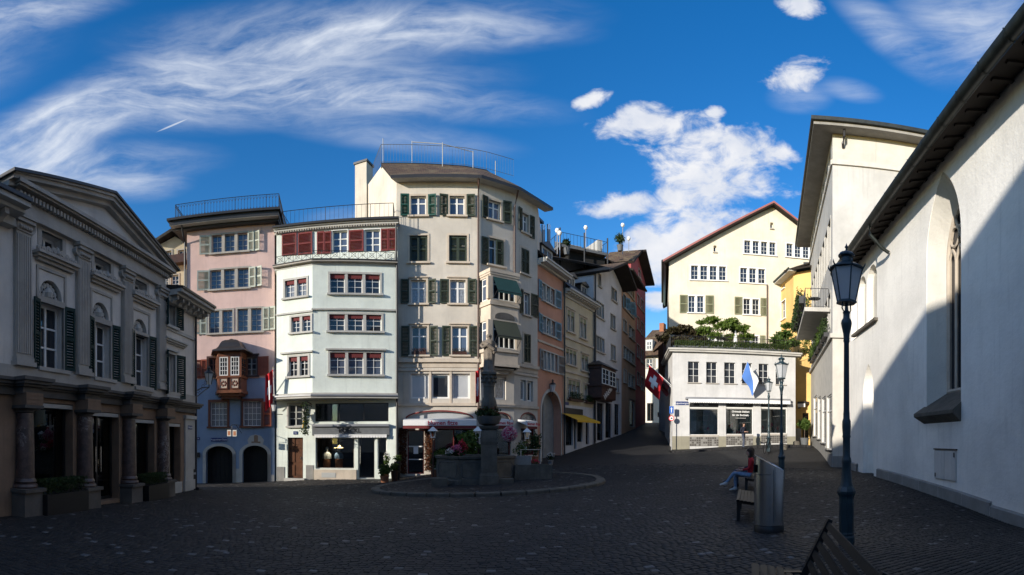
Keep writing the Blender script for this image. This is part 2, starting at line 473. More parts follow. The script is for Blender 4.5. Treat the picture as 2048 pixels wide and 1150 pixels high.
def granite():
    m = bpy.data.materials.new('red_granite'); m.use_nodes = True
    t = NT(m.node_tree); p = m.node_tree.nodes['Principled BSDF']
    tcn = t.n('ShaderNodeTexCoord'); oc = tcn.outputs['Object']
    base = t.mix(t.ss(t.noise(oc, 7, 6, .7), .35, .65), (.058, .040, .035, 1), (.115, .075, .064, 1))
    v = t.noise(oc, 2.6, 8, .75, 1.4)
    vein = t.ss(t.m('ABSOLUTE', t.m('SUBTRACT', v, .5)), .018, .0)
    o = t.mix(t.m('MULTIPLY', vein, t.ss(t.noise(oc, 1.3, 3), .5, .62)), base, (.45, .40, .38, 1))
    t.put(p.inputs['Base Color'], o); p.inputs['Roughness'].default_value = .35
    MATS['red_granite'] = m
granite()

# ---------------------------------------------------------------- where things stand
def pp(x, D):
    a = (x - CX) / PXR
    return Vector((D * math.sin(a), D * math.cos(a)))
def wp(x, y, D):
    q = pp(x, D)
    return Vector((q.x, q.y, EYE + (HOR - y) / PXR * D))

class Wall:
    """a vertical plane between two points on plan; x runs along it to the right, y goes into it, z is up"""
    def __init__(s, a, b, holes=None):
        s.a = Vector(a); s.b = Vector(b); s.d = (s.b - s.a).normalized(); s.L = (s.b - s.a).length
        s.n = Vector((s.d.y, -s.d.x))
        s.M = Matrix(((s.d.x, -s.d.y, 0, s.a.x), (s.d.y, s.d.x, 0, s.a.y), (0, 0, 1, 0), (0, 0, 0, 1)))
        s.holes = []
    @staticmethod
    def px(x1, D1, x2, D2): return Wall(pp(x1, D1), pp(x2, D2))
    def U(s, x, off=0.0):
        a = (x - CX) / PXR; r = Vector((math.sin(a), math.cos(a)))
        o = s.a + s.n * off
        return -(o.x * r.y - o.y * r.x) / (s.d.x * r.y - s.d.y * r.x)
    def D(s, x, off=0.0):
        return (s.a + s.n * off + s.d * s.U(x, off)).length
    def Z(s, x, y, off=0.0): return EYE + (HOR - y) / PXR * s.D(x, off)
    def at(s, u, off=0.0): return s.a + s.d * u + s.n * off
    def rect(s, x0, x1, y0, y1, off=0.0):
        xm = (x0 + x1) / 2
        return s.U(x0, off), s.U(x1, off), s.Z(xm, y1, off), s.Z(xm, y0, off)

CTRL = [(0, 0, 0), (-3, 4, 0), (4, 4, 0)]
for x, y, D in [(41, 1030, 11.3), (325, 992, 16.7), (390, 979, 19), (372, 967, 27), (549, 963, 26), (625, 960.5, 25), (795, 957, 25), (957, 938, 25.5), (1075, 925, 28.2), (1127, 909, 31.4),
                (1187, 887, 35.5), (1243, 868, 41.5), (1290, 847, 52), (1310, 845, 60), (1345, 901, 35), (1590, 889.5, 37), (1621, 892, 40), (1665, 936, 26), (1705, 939, 25),
                (1749, 953, 21.1), (1927, 1012, 13.7), (2048, 1056, 11.2), (1562, 957, 18.5), (1537, 905, 30), (975, 994, 16.3), (740, 986, 19.2), (1212, 968, 19.2), (1697, 1090, 7.6)]:
    q = wp(x, y, D); CTRL.append(tuple(q))
CTRL += [(-40, 30, -1), (-30, -10, 0), (30, -20, -.5), (40, 60, 3), (12, 75, 4.5), (-20, 60, 0), (0, -30, 0)]
_cp = np.array(CTRL)
_A = np.sqrt(((_cp[:, None, :2] - _cp[None, :, :2]) ** 2).sum(2) + .6)
_n = len(_cp)
_B = np.block([[_A, np.ones((_n, 1))], [np.ones((1, _n)), np.zeros((1, 1))]])
_w = np.linalg.solve(_B, np.r_[_cp[:, 2], 0])
def G(x, y):
    """height of the paving"""
    d = np.sqrt((_cp[:, 0] - x) ** 2 + (_cp[:, 1] - y) ** 2 + .6)
    return float(d @ _w[:-1] + _w[-1])
def gp(x, y):
    """the paving under photo pixel x,y: march outwards"""
    a = (x - CX) / PXR; t = (HOR - y) / PXR; D = 2.0
    while D < 90 and EYE + t * D > G(D * math.sin(a), D * math.cos(a)): D += .05
    return D

# ---------------------------------------------------------------- building pieces
def arch_pts(u0, u1, z0, zs, z1, n=12, pointed=False):
    """outline of an arched opening: bottom left, bottom right, then over the arch"""
    p = [(u0, z0), (u1, z0), (u1, zs)]
    uc = (u0 + u1) / 2; hw = (u1 - u0) / 2; h = z1 - zs
    if pointed:
        r = (hw * hw + h * h) / (2 * hw)      # each side is an arc whose centre is on the springing line
        for i in range(1, n):
            z = h * i / n
            p.append((u1 - (r - math.sqrt(max(0, r * r - z * z))), zs + z))
        p.append((uc, z1))
        for i in range(n - 1, 0, -1):
            z = h * i / n
            p.append((u0 + (r - math.sqrt(max(0, r * r - z * z))), zs + z))
    else:
        for i in range(1, n):
            a = math.pi * i / n
            p.append((uc + hw * math.cos(a), zs + h * math.sin(a)))
    p.append((u0, zs))
    return p

def inside(pt, poly):
    x, z = pt; c = False; n = len(poly)
    for i in range(n):
        x1, z1 = poly[i]; x2, z2 = poly[(i + 1) % n]
        if (z1 > z) != (z2 > z) and x < (x2 - x1) * (z - z1) / (z2 - z1) + x1: c = not c
    return c

def sheet(mb, outline, holes, y=0.0, reveal=.24):
    """a wall sheet in the x,z plane with openings and their reveals"""
    vs, es = [], []
    for poly in [outline] + holes:
        b = len(vs); n = len(poly)
        vs += [Vector(p) for p in poly]; es += [(b + i, b + (i + 1) % n) for i in range(n)]
    r = delaunay_2d_cdt(vs, es, [], 0, 1e-5)
    ov, of = r[0], r[2]
    fs = []
    for f in of:
        c = sum((ov[i] for i in f), Vector((0, 0))) / len(f)
        if inside(c, outline) and not any(inside(c, h) for h in holes): fs.append(f)
    mb.add([(q.x, y, q.y) for q in ov], fs)
    for h in holes:
        n = len(h)
        for i in range(n):
            a, b = h[i], h[(i + 1) % n]
            mb.add([(a[0], y, a[1]), (b[0], y, b[1]), (b[0], y + reveal, b[1]), (a[0], y + reveal, a[1])], [(0, 1, 2, 3)])

def wall(H, W, pts, m, name='wall', reveal=.24, depth=8.0, px=True, back=True, extra=None):
    """facade with its openings plus the body of the house behind it"""
    out = [(W.U(x), W.Z(x, y)) for x, y in pts] if px else list(pts)
    mb = MB(); sheet(mb, out, W.holes, 0, reveal)
    o = mb.obj(name, m, H, W.M)
    if back:
        n = len(out); b = MB()
        vs = [(p[0], y, p[1]) for y in (0.0, depth) for p in out]
        b.add(vs, [(i, (i + 1) % n, n + (i + 1) % n, n + i) for i in range(n)] + [tuple(range(n, 2 * n))])
        b.obj('side_wall', m, H, W.M)
    return o

UNIT = {}
def unit(m):
    if m not in UNIT:
        UNIT[m] = MB().box(-.5, .5, -.5, .5, -.5, .5).mesh('piece_' + m, m)
    return UNIT[m]
def piece(name, m, parent, M, x0, x1, y0, y1, z0, z1):
    return inst(name, unit(m), parent, M @ TR((x0 + x1) / 2, (y0 + y1) / 2, (z0 + z1) / 2) @ SC(x1 - x0, y1 - y0, z1 - z0))

SHUT = {}
def shutter_mesh(w, h, m, slats=True):
    k = (round(w, 2), round(h, 2), m, slats)
    if k in SHUT: return SHUT[k]
    w, h = k[0], k[1]
    b = MB(); t = .04; st = min(.07, w * .16)
    b.box(0, st, 0, t, 0, h); b.box(w - st, w, 0, t, 0, h)
    for z in (0, h / 2 - .035, h - .08): b.box(st, w - st, 0, t, z, z + .08)
    if slats:
        n = max(6, int(h / .075))
        for i in range(n):
            z = .07 + (h - .14) * (i + .5) / n
            b.box(st, w - st, -.026, .026, -.006, .006, TR(0, t / 2, z) @ RX(R(-38)))
    else:
        b.box(st, w - st, .012, .026, .05, h - .05)
        for z in (.16, h / 2 + .1): b.box(st + .05, w - st - .05, .004, .012, z, z + h / 2 - .28)
    SHUT[k] = b.mesh('shutter', m)
    return SHUT[k]

def shutter(P, W, x0, x1, y0, y1, m, ang=None, hinge='L', slats=True, off=.045):
    u0, u1, z0, z1 = W.rect(x0, x1, y0, y1)
    me = shutter_mesh(u1 - u0, z1 - z0, m, slats)
    a = R(random.uniform(4, 13)) if ang is None else R(ang)
    if hinge == 'L':   M = W.M @ TR(u0, -off, z0) @ RZ(-a)
    else:              M = W.M @ TR(u1, -off, z0) @ RZ(a) @ TR(-(u1 - u0), 0, 0)
    return inst('shutter', me, P, M)

def win(H, W, x0, x1, y0, y1, nl=1, cols=2, rows=2, sw=.11, mw=.12, fm='paint_white', sm='sand_stone', sill=True, sh=(), shm='shutter_green', dep=.13,
        gl='glass', val=None, fr=.05, mu=.022, rect=None, name='window', head=False, shslat=True, proud=.03, off=0.0, hole=True, flat=False):
    """window: opening in the wall, timber frame with glazing bars, each pane, stone surround, sill, shutters"""
    u0, u1, z0, z1 = rect if rect else W.rect(x0, x1, y0, y1)
    if hole: W.holes.append([(u0, z0), (u1, z0), (u1, z1), (u0, z1)])
    f = MB(); panes = []
    lw = (u1 - u0 - (nl - 1) * mw) / nl
    for i in range(nl):
        a = u0 + i * (lw + mw); b = a + lw
        f.box(a, a + fr, dep, dep + .06, z0, z1); f.box(b - fr, b, dep, dep + .06, z0, z1)
        f.box(a + fr, b - fr, dep, dep + .06, z0, z0 + fr); f.box(a + fr, b - fr, dep, dep + .06, z1 - fr, z1)
        ia, ib, iz0, iz1 = a + fr, b - fr, z0 + fr, z1 - fr
        us = [ia + (ib - ia) * k / cols for k in range(cols + 1)]
        if isinstance(rows, int): zs = [iz0 + (iz1 - iz0) * k / rows for k in range(rows + 1)]
        else: zs = [iz0] + [iz0 + (iz1 - iz0) * k for k in rows] + [iz1]
        for k in range(1, cols):
            t = mu if cols > 2 or nl > 1 else mu * 1.5
            f.box(us[k] - t, us[k] + t, dep - .004, dep + .05, iz0, iz1)
        for k in range(1, len(zs) - 1): f.box(ia, ib, dep + .003, dep + .048, zs[k] - mu, zs[k] + mu)
        panes += [(us[p], us[p + 1], zs[q], zs[q + 1]) for p in range(cols) for q in range(len(zs) - 1)]
    P = f.obj(name, fm, H, W.M)
    K = H if flat else P
    g = random.choice(gl) if isinstance(gl, (list, tuple)) else gl
    ty = R(random.uniform(-1.2, 1.2)); 
    for (a, b, c, d) in panes:
        M = W.M @ TR((a + b) / 2, dep + .034, (c + d) / 2) @ RZ(ty + R(random.uniform(-.35, .35))) @ RX(R(random.uniform(-.4, .4))) @ SC(b - a + .01, .006, d - c + .01)
        inst('pane', unit(g), K, M)
    if nl > 1 and mw > .03:
        for i in range(1, nl):
            a = u0 + i * (lw + mw) - mw
            piece('mullion', sm, K, W.M, a, a + mw, -.012, dep + .08, z0, z1)
    if sw:
        s = MB()
        s.box(u0 - sw, u0, -proud, .06, z0, z1); s.box(u1, u1 + sw, -proud, .06, z0, z1)
        s.box(u0 - sw, u1 + sw, -proud, .06, z1, z1 + sw)
        if head: s.box(u0 - sw - .05, u1 + sw + .05, -proud - .07, .05, z1 + sw, z1 + sw + .06)
        s.obj('surround', sm, K, W.M)
    if sill:
        MB().box(u0 - sw - .05, u1 + sw + .05, -.13, .12, z0 - .09, z0).obj('sill', sm, K, W.M)
    for q in sh:
        shutter(P, W, q[0], q[1], q[2], q[3], shm, hinge=('R' if (q[0] + q[1]) < (x0 + x1) else 'L') if len(q) < 5 else q[4], slats=shslat,
                ang=q[5] if len(q) > 5 else None)
    if val:
        v = MB()
        for i in range(nl):
            a = u0 + i * (lw + mw) + .02; b = a + lw - .04
            n = max(3, int((b - a) / .11)); hh = (z1 - z0) * .2
            pl_ = [(a, z1 - .01)]
            for k in range(n):
                c = a + (b - a) * k / n; d = a + (b - a) * (k + 1) / n
                pl_ += [(c, z1 - hh), ((c + d) / 2, z1 - hh - .05), ] if k else [(a, z1 - hh), ((c + d) / 2, z1 - hh - .05)]
            pl_ += [(b, z1 - hh), (b, z1 - .01)]
            v.prism(pl_, dep - .05, dep - .03)
        v.obj('valance', val, P, W.M)
    return P

def beam(H, W, x0, x1, y0, y1, out, m, name='cornice', inn=.05, rect=None):
    u0, u1, z0, z1 = rect if rect else W.rect(x0, x1, y0, y1, 0)
    return MB().box(u0, u1, -out, inn, z0, z1).obj(name, m, H, W.M)

def moulding(H, W, u0, u1, z0, steps, m, name='cornice', inn=.05, M=None):
    """stack of courses, each (height, how far it stands out)"""
    b = MB(); z = z0
    for h, o in steps:
        b.box(u0 - o * .0, u1, -o, inn, z, z + h); z += h
    return b.obj(name, m, H, M or W.M)

def text(s, size, m, parent, M, name='lettering', depth=.006, align='CENTER', shear=0.0, bold=0.0):
    c = bpy.data.curves.new('t', 'FONT'); c.body = s; c.size = size; c.align_x = align; c.align_y = 'CENTER'; c.extrude = depth; c.shear = shear; c.offset = bold
    c.resolution_u = 3
    o = bpy.data.objects.new('t', c); C.objects.link(o)
    dg = bpy.context.evaluated_depsgraph_get()
    me = bpy.data.meshes.new_from_object(o.evaluated_get(dg))
    bpy.data.objects.remove(o); bpy.data.curves.remove(c)
    me.materials.clear(); me.materials.append(MATS[m])
    return place(bpy.data.objects.new(name, me), parent, M @ RX(R(90)))

def uvroof(name, quad, m, parent, M=I4, thick=.12):
    """roof plane given by eave-left, eave-right, ridge-right, ridge-left, tiled along its own uv"""
    a, b, c, d = [Vector(q) for q in quad]
    nrm = (b - a).cross(d - a).normalized()
    if nrm.z < 0: nrm = -nrm
    vs = [a, b, c, d] + [q - nrm * thick for q in (a, b, c, d)]
    me = bpy.data.meshes.new(name)
    me.from_pydata([tuple(q) for q in vs], [], [(0, 1, 2, 3), (7, 6, 5, 4), (0, 4, 5, 1), (1, 5, 6, 2), (2, 6, 7, 3), (3, 7, 4, 0)])
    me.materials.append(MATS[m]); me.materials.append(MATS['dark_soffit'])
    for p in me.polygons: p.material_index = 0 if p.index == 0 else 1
    uv = me.uv_layers.new(name='UVMap')
    ex = (b - a).normalized(); ey = nrm.cross(ex).normalized()
    for p in me.polygons:
        for li in p.loop_indices:
            q = vs[me.loops[li].vertex_index] - a
            uv.data[li].uv = (q.dot(ex), q.dot(ey))
    return place(bpy.data.objects.new(name, me), parent, M)

def leaves(name, m, parent, M, pts, size, n_per=1, up=.3):
    """many small folded leaf faces round the given points"""
    v, f = [], []
    for p in pts:
        for _ in range(n_per):
            s = size * random.uniform(.6, 1.3)
            d = Vector((random.gauss(0, 1), random.gauss(0, 1), random.gauss(0, 1) * .7 + up)).normalized()
            e = d.orthogonal().normalized(); e = Matrix.Rotation(random.uniform(0, 6.28), 3, d) @ e
            g = d.cross(e)
            b = len(v); q = Vector(p)
            v += [tuple(q - g * s), tuple(q + e * s * .5 + d * s * .15), tuple(q + g * s), tuple(q - e * s * .5 + d * s * .15)]
            f += [(b, b + 1, b + 2, b + 3)]
    me = bpy.data.meshes.new(name); me.from_pydata(v, [], f); me.materials.append(MATS[m])
    return place(bpy.data.objects.new(name, me), parent, M)

def cloudpts(c, r, n, shell=.45, seed=None):
    """points through an uneven crown: lumps and hollows by noise"""
    out = []; c = Vector(c)
    while len(out) < n:
        d = Vector((random.gauss(0, 1), random.gauss(0, 1), random.gauss(0, 1))).normalized()
        k = random.random() ** shell
        lump = .78 + .5 * noise.noise(d * 2.3 + c)
        q = Vector((d.x * r[0], d.y * r[1], d.z * r[2])) * k * lump
        if noise.noise((q + c) * 2.6 / max(r[0], .3)) > -.18: out.append(c + q)
    return out

def railing(H, M, pts, h, m='iron', gap=.12, r=.008, post=2.0, name='railing', top=.016, rings=False):
    """balustrade through local points pts (x,y,z): hand rail, foot rail, balusters"""
    b = MB(); pts = [Vector(p) for p in pts]; Z = Vector((0, 0, 1))
    for a, c in zip(pts, pts[1:]):
        L = (c - a).length; n = max(2, int(L / gap))
        b.tube([a + Z * h, c + Z * h], top, 5); b.tube([a + Z * .06, c + Z * .06], top * .7, 5)
        for i in range(n + 1):
            q = a + (c - a) * i / n
            big = i % max(1, int(post / gap)) == 0
            b.tube([q, q + Z * h], r * 2.2 if big else r, 4)
            if rings and i < n:
                w2 = L / n / 2; e = (c - a).normalized()
                mid = q + e * w2
                b.tube([q + Z * h * .75, mid + Z * h * .93, q + e * 2 * w2 + Z * h * .75], r, 4)
                b.tube([q + Z * h * .25, mid + Z * h * .08, q + e * 2 * w2 + Z * h * .25], r, 4)
    return b.obj(name, m, H, M)
# ================================================================ ground
def cobblemat(name, tex):
    m = bpy.data.materials.new(name); m.use_nodes = True
    t = NT(m.node_tree); p = m.node_tree.nodes['Principled BSDF']
    geo = t.n('ShaderNodeNewGeometry')
    mp = t.n('ShaderNodeMapping'); mp.inputs['Rotation'].default_value = (0, 0, R(-7))
    m.node_tree.links.new(geo.outputs['Position'], mp.inputs[0])
    pos = mp.outputs[0]
    big = t.noise(pos, .22, 5, .6)
    if tex:
        wv = t.n('ShaderNodeTexNoise'); t.put(wv.inputs['Vector'], pos); wv.inputs['Scale'].default_value = 2.5
        va = t.n('ShaderNodeVectorMath', operation='MULTIPLY_ADD')
        t.put(va.inputs[0], wv.outputs['Color']); va.inputs[1].default_value = (.07, .05, 0); t.put(va.inputs[2], pos)
        b = t.n('ShaderNodeTexBrick'); t.put(b.inputs['Vector'], va.outputs[0])
        b.inputs['Color1'].default_value = (.010, .010, .0115, 1); b.inputs['Color2'].default_value = (.033, .031, .032, 1); b.inputs['Mortar'].default_value = (.008, .008, .008, 1)
        b.inputs['Scale'].default_value = 1; b.inputs['Brick Width'].default_value = .15; b.inputs['Row Height'].default_value = .118
        b.inputs['Mortar Size'].default_value = .012; b.inputs['Mortar Smooth'].default_value = .4
        col = b.outputs['Color']
        sn = t.noise(pos, 1.9, 3, .8)
        col = t.mix(t.ss(sn, .72, .78), col, (.17, .165, .16, 1))
        bn = t.n('ShaderNodeBump'); bn.inputs['Strength'].default_value = .9; bn.inputs['Distance'].default_value = .025
        t.put(bn.inputs['Height'], t.m('SUBTRACT', t.m('MULTIPLY', t.noise(pos, 30, 3), .25), b.outputs['Fac']))
        m.node_tree.links.new(bn.outputs[0], p.inputs['Normal'])
    else:
        oi = t.n('ShaderNodeObjectInfo')
        rnd = t.m('FRACT', t.m('ADD', oi.outputs['Random'], geo.outputs['Random Per Island']))
        col = t.mix(rnd, (.0145, .0125, .0115, 1), (.044, .037, .032, 1))
        col = t.mix(t.ss(rnd, .975, .985), col, (.17, .165, .16, 1))
        col = t.mix(t.m('MULTIPLY', t.ss(t.noise(pos, 26, 4, .7), .4, .7), .45), col, (.02, .02, .02, 1))
        bn = t.n('ShaderNodeBump'); bn.inputs['Strength'].default_value = .35; bn.inputs['Distance'].default_value = .012
        t.put(bn.inputs['Height'], t.noise(pos, 45, 4, .65)); m.node_tree.links.new(bn.outputs[0], p.inputs['Normal'])
    col = t.mix(t.m('MULTIPLY', t.ss(big, .42, .66), .35), col, (.022, .021, .021, 1))
    t.put(p.inputs['Base Color'], col)
    t.put(p.inputs['Roughness'], t.m('ADD', .52, t.m('MULTIPLY', big, .3)))
    p.inputs['Specular IOR Level'].default_value = .35
    MATS[name] = m
cobblemat('cobble_far', True)
cobblemat('cobble_stone', False)

radii = [0] + [1.2 * 1.085 ** i for i in range(60)]
radii = [r for r in radii if r < 150] + [150]
NA = 120
gv, gf = [(0, 0, G(0, 0))], []
for r in radii[1:]:
    for i in range(NA):
        a = 2 * math.pi * i / NA
        x, y = r * math.sin(a), r * math.cos(a)
        z = G(x, y)
        if r > 70: z = z * max(0, 1 - (r - 70) / 80)
        gv.append((x, y, z))
for i in range(NA): gf.append((0, 1 + i, 1 + (i + 1) % NA))
for j in range(len(radii) - 2):
    for i in range(NA):
        a, b = 1 + j * NA, 1 + (j + 1) * NA
        gf.append((a + i, b + i, b + (i + 1) % NA, a + (i + 1) % NA))
gm = bpy.data.meshes.new('cobbled_square'); gm.from_pydata(gv, [], gf); gm.materials.append(MATS['cobble_far'])
gm.polygons.foreach_set('use_smooth', [True] * len(gm.polygons))
ground = place(bpy.data.objects.new('cobbled_square', gm), None, I4)
ground['kind'] = 'structure'

# laid setts, row by row, each a low cushion of stone; the ones that show largest are objects of their own
ROT = R(7)
def Gv(X, Y):
    out = np.empty(len(X))
    for i in range(0, len(X), 20000):
        d = np.sqrt((X[i:i + 20000, None] - _cp[None, :, 0]) ** 2 + (Y[i:i + 20000, None] - _cp[None, :, 1]) ** 2 + .6)
        out[i:i + 20000] = d @ _w[:-1] + _w[-1]
    return out
FC = pp(976, 19.8); FA, FB = 4.66, 3.45
fdir = FC.normalized(); fside = Vector((fdir.y, -fdir.x))
rng = np.random.default_rng(5)
rows = []
yy = -1.0; ca, sa = math.cos(ROT), math.sin(ROT)
while yy < 27.5:
    rh = rng.uniform(.094, .114)
    wds = rng.uniform(.095, .152, 420); xs_ = -26 + rng.uniform(0, .15) + np.concatenate([[0], np.cumsum(wds)[:-1]])
    cx_ = xs_ + wds / 2; cy_ = yy + rh / 2 + .05 * np.sin(cx_ * .35 + yy * .2) + .012 * np.sin(cx_ * 2.3)
    rows.append(np.c_[cx_ * ca - cy_ * sa, cx_ * sa + cy_ * ca, wds - .011, np.full(len(wds), rh - .011)])
    yy += rh
st_ = np.concatenate(rows)
DD = np.hypot(st_[:, 0], st_[:, 1]); TH = np.arctan2(st_[:, 0], st_[:, 1])
ex, ey = st_[:, 0] - FC.x, st_[:, 1] - FC.y
kk = np.sqrt(((ex * fside.x + ey * fside.y) / FA) ** 2 + ((ex * fdir.x + ey * fdir.y) / FB) ** 2)
keep = (DD > 3.3) & (DD < 26.5) & (np.abs(TH) < 1.12) & ((kk > 1.012) | (kk < .915)) & (rng.random(len(DD)) < 1 - np.clip((DD - 22.5) / 4, 0, 1)) & ~((DD > 16) & (TH < -.70))
st_, DD, TH, kk = st_[keep], DD[keep], TH[keep], kk[keep]
zz_ = Gv(st_[:, 0], st_[:, 1]) + rng.uniform(-.003, .004, len(DD)) + np.where(kk < .92, .118, 0)
order = np.argsort(np.where((DD > 5.93) & (np.abs(TH) < 1.015), DD, 1e9))
visi = order[:300]
def sett_verts(j=.0):
    """unit sett: footprint 1x1, top slightly smaller and domed"""
    o = []
    for z, s in ((-.03, .5), (.004, .485), (.010, .42)):
        for a, b in ((-1, -1), (1, -1), (1, 1), (-1, 1)):
            o.append(Vector((a * s + random.uniform(-j, j), b * s + random.uniform(-j, j), z + (random.uniform(-.0015, .0015) if z > 0 else 0))))
    return o
SF = [(0, 1, 5, 4), (1, 2, 6, 5), (2, 3, 7, 6), (3, 0, 4, 7), (4, 5, 9, 8), (5, 6, 10, 9), (6, 7, 11, 10), (7, 4, 8, 11), (8, 9, 10, 11)]
variants = []
for k in range(12):
    b = MB(); b.add(sett_verts(.03), SF); variants.append(b.mesh('cobblestone', 'cobble_stone'))
for i in visi:
    X, Y, w_, h_ = st_[i]
    inst('cobblestone', random.choice(variants), ground, TR(X, Y, zz_[i]) @ RZ(ROT + random.uniform(-.05, .05)) @ RX(random.uniform(-.018, .018)) @ RY(random.uniform(-.018, .018)) @ SC(w_, h_, 1))
msk = np.ones(len(DD), bool); msk[visi] = False
q_, z_ = st_[msk], zz_[msk]; N_ = len(q_)
an = ROT + rng.uniform(-.05, .05, N_); c_, s_ = np.cos(an), np.sin(an); tx, ty = rng.uniform(-.018, .018, (2, N_))
sgn = np.array([(-1, -1), (1, -1), (1, 1), (-1, 1)], float)
V = np.empty((N_, 12, 3))
for l, (zz0, sc0) in enumerate(((-.03, .5), (.004, .485), (.010, .42))):
    lx = sgn[None, :, 0] * sc0 * q_[:, 2, None] + rng.uniform(-.004, .004, (N_, 4)); ly = sgn[None, :, 1] * sc0 * q_[:, 3, None] + rng.uniform(-.004, .004, (N_, 4))
    V[:, l * 4:l * 4 + 4, 0] = q_[:, 0, None] + lx * c_[:, None] - ly * s_[:, None]
    V[:, l * 4:l * 4 + 4, 1] = q_[:, 1, None] + lx * s_[:, None] + ly * c_[:, None]
    V[:, l * 4:l * 4 + 4, 2] = z_[:, None] + zz0 + lx * tx[:, None] + ly * ty[:, None]
F_ = (np.arange(N_)[:, None, None] * 12 + np.array(SF)[None]).reshape(-1, 4)
me = bpy.data.meshes.new('cobblestones')
me.vertices.add(N_ * 12); me.vertices.foreach_set('co', V.ravel())
me.loops.add(len(F_) * 4); me.loops.foreach_set('vertex_index', F_.ravel().astype(np.int32))
me.polygons.add(len(F_)); me.polygons.foreach_set('loop_start', np.arange(0, len(F_) * 4, 4, dtype=np.int32))
me.update(calc_edges=True); me.materials.append(MATS['cobble_stone'])
ro = place(bpy.data.objects.new('cobblestones', me), ground, I4); ro['kind'] = 'stuff'

# low round platform of the fountain with its granite kerb
def ell(a, k=1.0): return FC + fside * (FA * k * math.cos(a)) + fdir * (FB * k * math.sin(a))
b = MB(); N = 72
rings = [(1.0 - .03, .10), (.8, .115), (.5, .125), (.05, .13)]
vs = []
for k, h in rings:
    for i in range(N):
        q = ell(2 * math.pi * i / N, k); vs.append((q.x, q.y, G(q.x, q.y) + h))
b.add(vs, [(j * N + i, j * N + (i + 1) % N, (j + 1) * N + (i + 1) % N, (j + 1) * N + i) for j in range(3) for i in range(N)] + [tuple(3 * N + i for i in range(N))])
plat = b.obj('fountain_platform', 'cobble_far', None, I4, True)
plat['kind'] = 'structure'
NK = 34
for i in range(NK):
    a0 = 2 * math.pi * i / NK + .006; a1 = 2 * math.pi * (i + 1) / NK - .006
    kb = MB(); vs = []
    for a in (a0, (a0 + a1) / 2, a1):
        for k, h in ((1.0, -.15), (1.0, .10), (.988, .135), (.925, .135), (.925, -.1)):
            q = ell(a, k); vs.append((q.x, q.y, G(ell(a).x, ell(a).y) + h + random.uniform(-.003, .003)))
    kb.add(vs, [(j * 5 + i_, j * 5 + i_ + 1, (j + 1) * 5 + i_ + 1, (j + 1) * 5 + i_) for j in range(2) for i_ in range(4)] + [(0, 1, 2, 3, 4), (14, 13, 12, 11, 10)])
    kb.obj('kerb_stone', 'weathered_stone', plat, I4)
# slightly raised pavement along the white shop
W_ = Wall.px(1345, 35, 1590, 37)
pv = MB(); vs = []
for k in range(9):
    u = W_.L * (k / 8) * 1.08 - .3
    for off, h in ((2.3, -.1), (2.3, .07), (-.2, .09)):
        q = W_.at(u, off); vs.append((q.x, q.y, G(*W_.at(u, 0)) * (.9 if off > 1 else 1) + G(q.x, q.y) * (.1 if off > 1 else 0) + h - .05))
pv.add(vs, [(j * 3 + i, j * 3 + i + 1, (j + 1) * 3 + i + 1, (j + 1) * 3 + i) for j in range(8) for i in range(2)])
pvo = pv.obj('shop_pavement', 'cobble_far', None, I4); pvo['kind'] = 'structure'
# ================================================================ pedimented shop building on the left
W = Wall.px(41, 11.3, 325, 16.7)
LB = thing('pedimented_building', 'grey classical building with pediment, fluted pilasters and granite columns along the shaded left side', 'building', (W.a.x, W.a.y, G(W.a.x, W.a.y)))
LW = W
uL, uR, uE = -.25, 6.66, W.U(392)          # left and right end of the projecting middle, end of the wing
zC0, zC1 = 2.62, 2.96          # dark stone band over the shop front
zA = 6.62                               # underside of the architrave
zD = 6.97                               # dentil course
zK = 7.20                               # top of the cornice
ca_ = [W.U(42.5), W.U(162.5), W.U(251), W.U(320)]   # column axes
zb = lambda u: G(*W.at(u, .3))
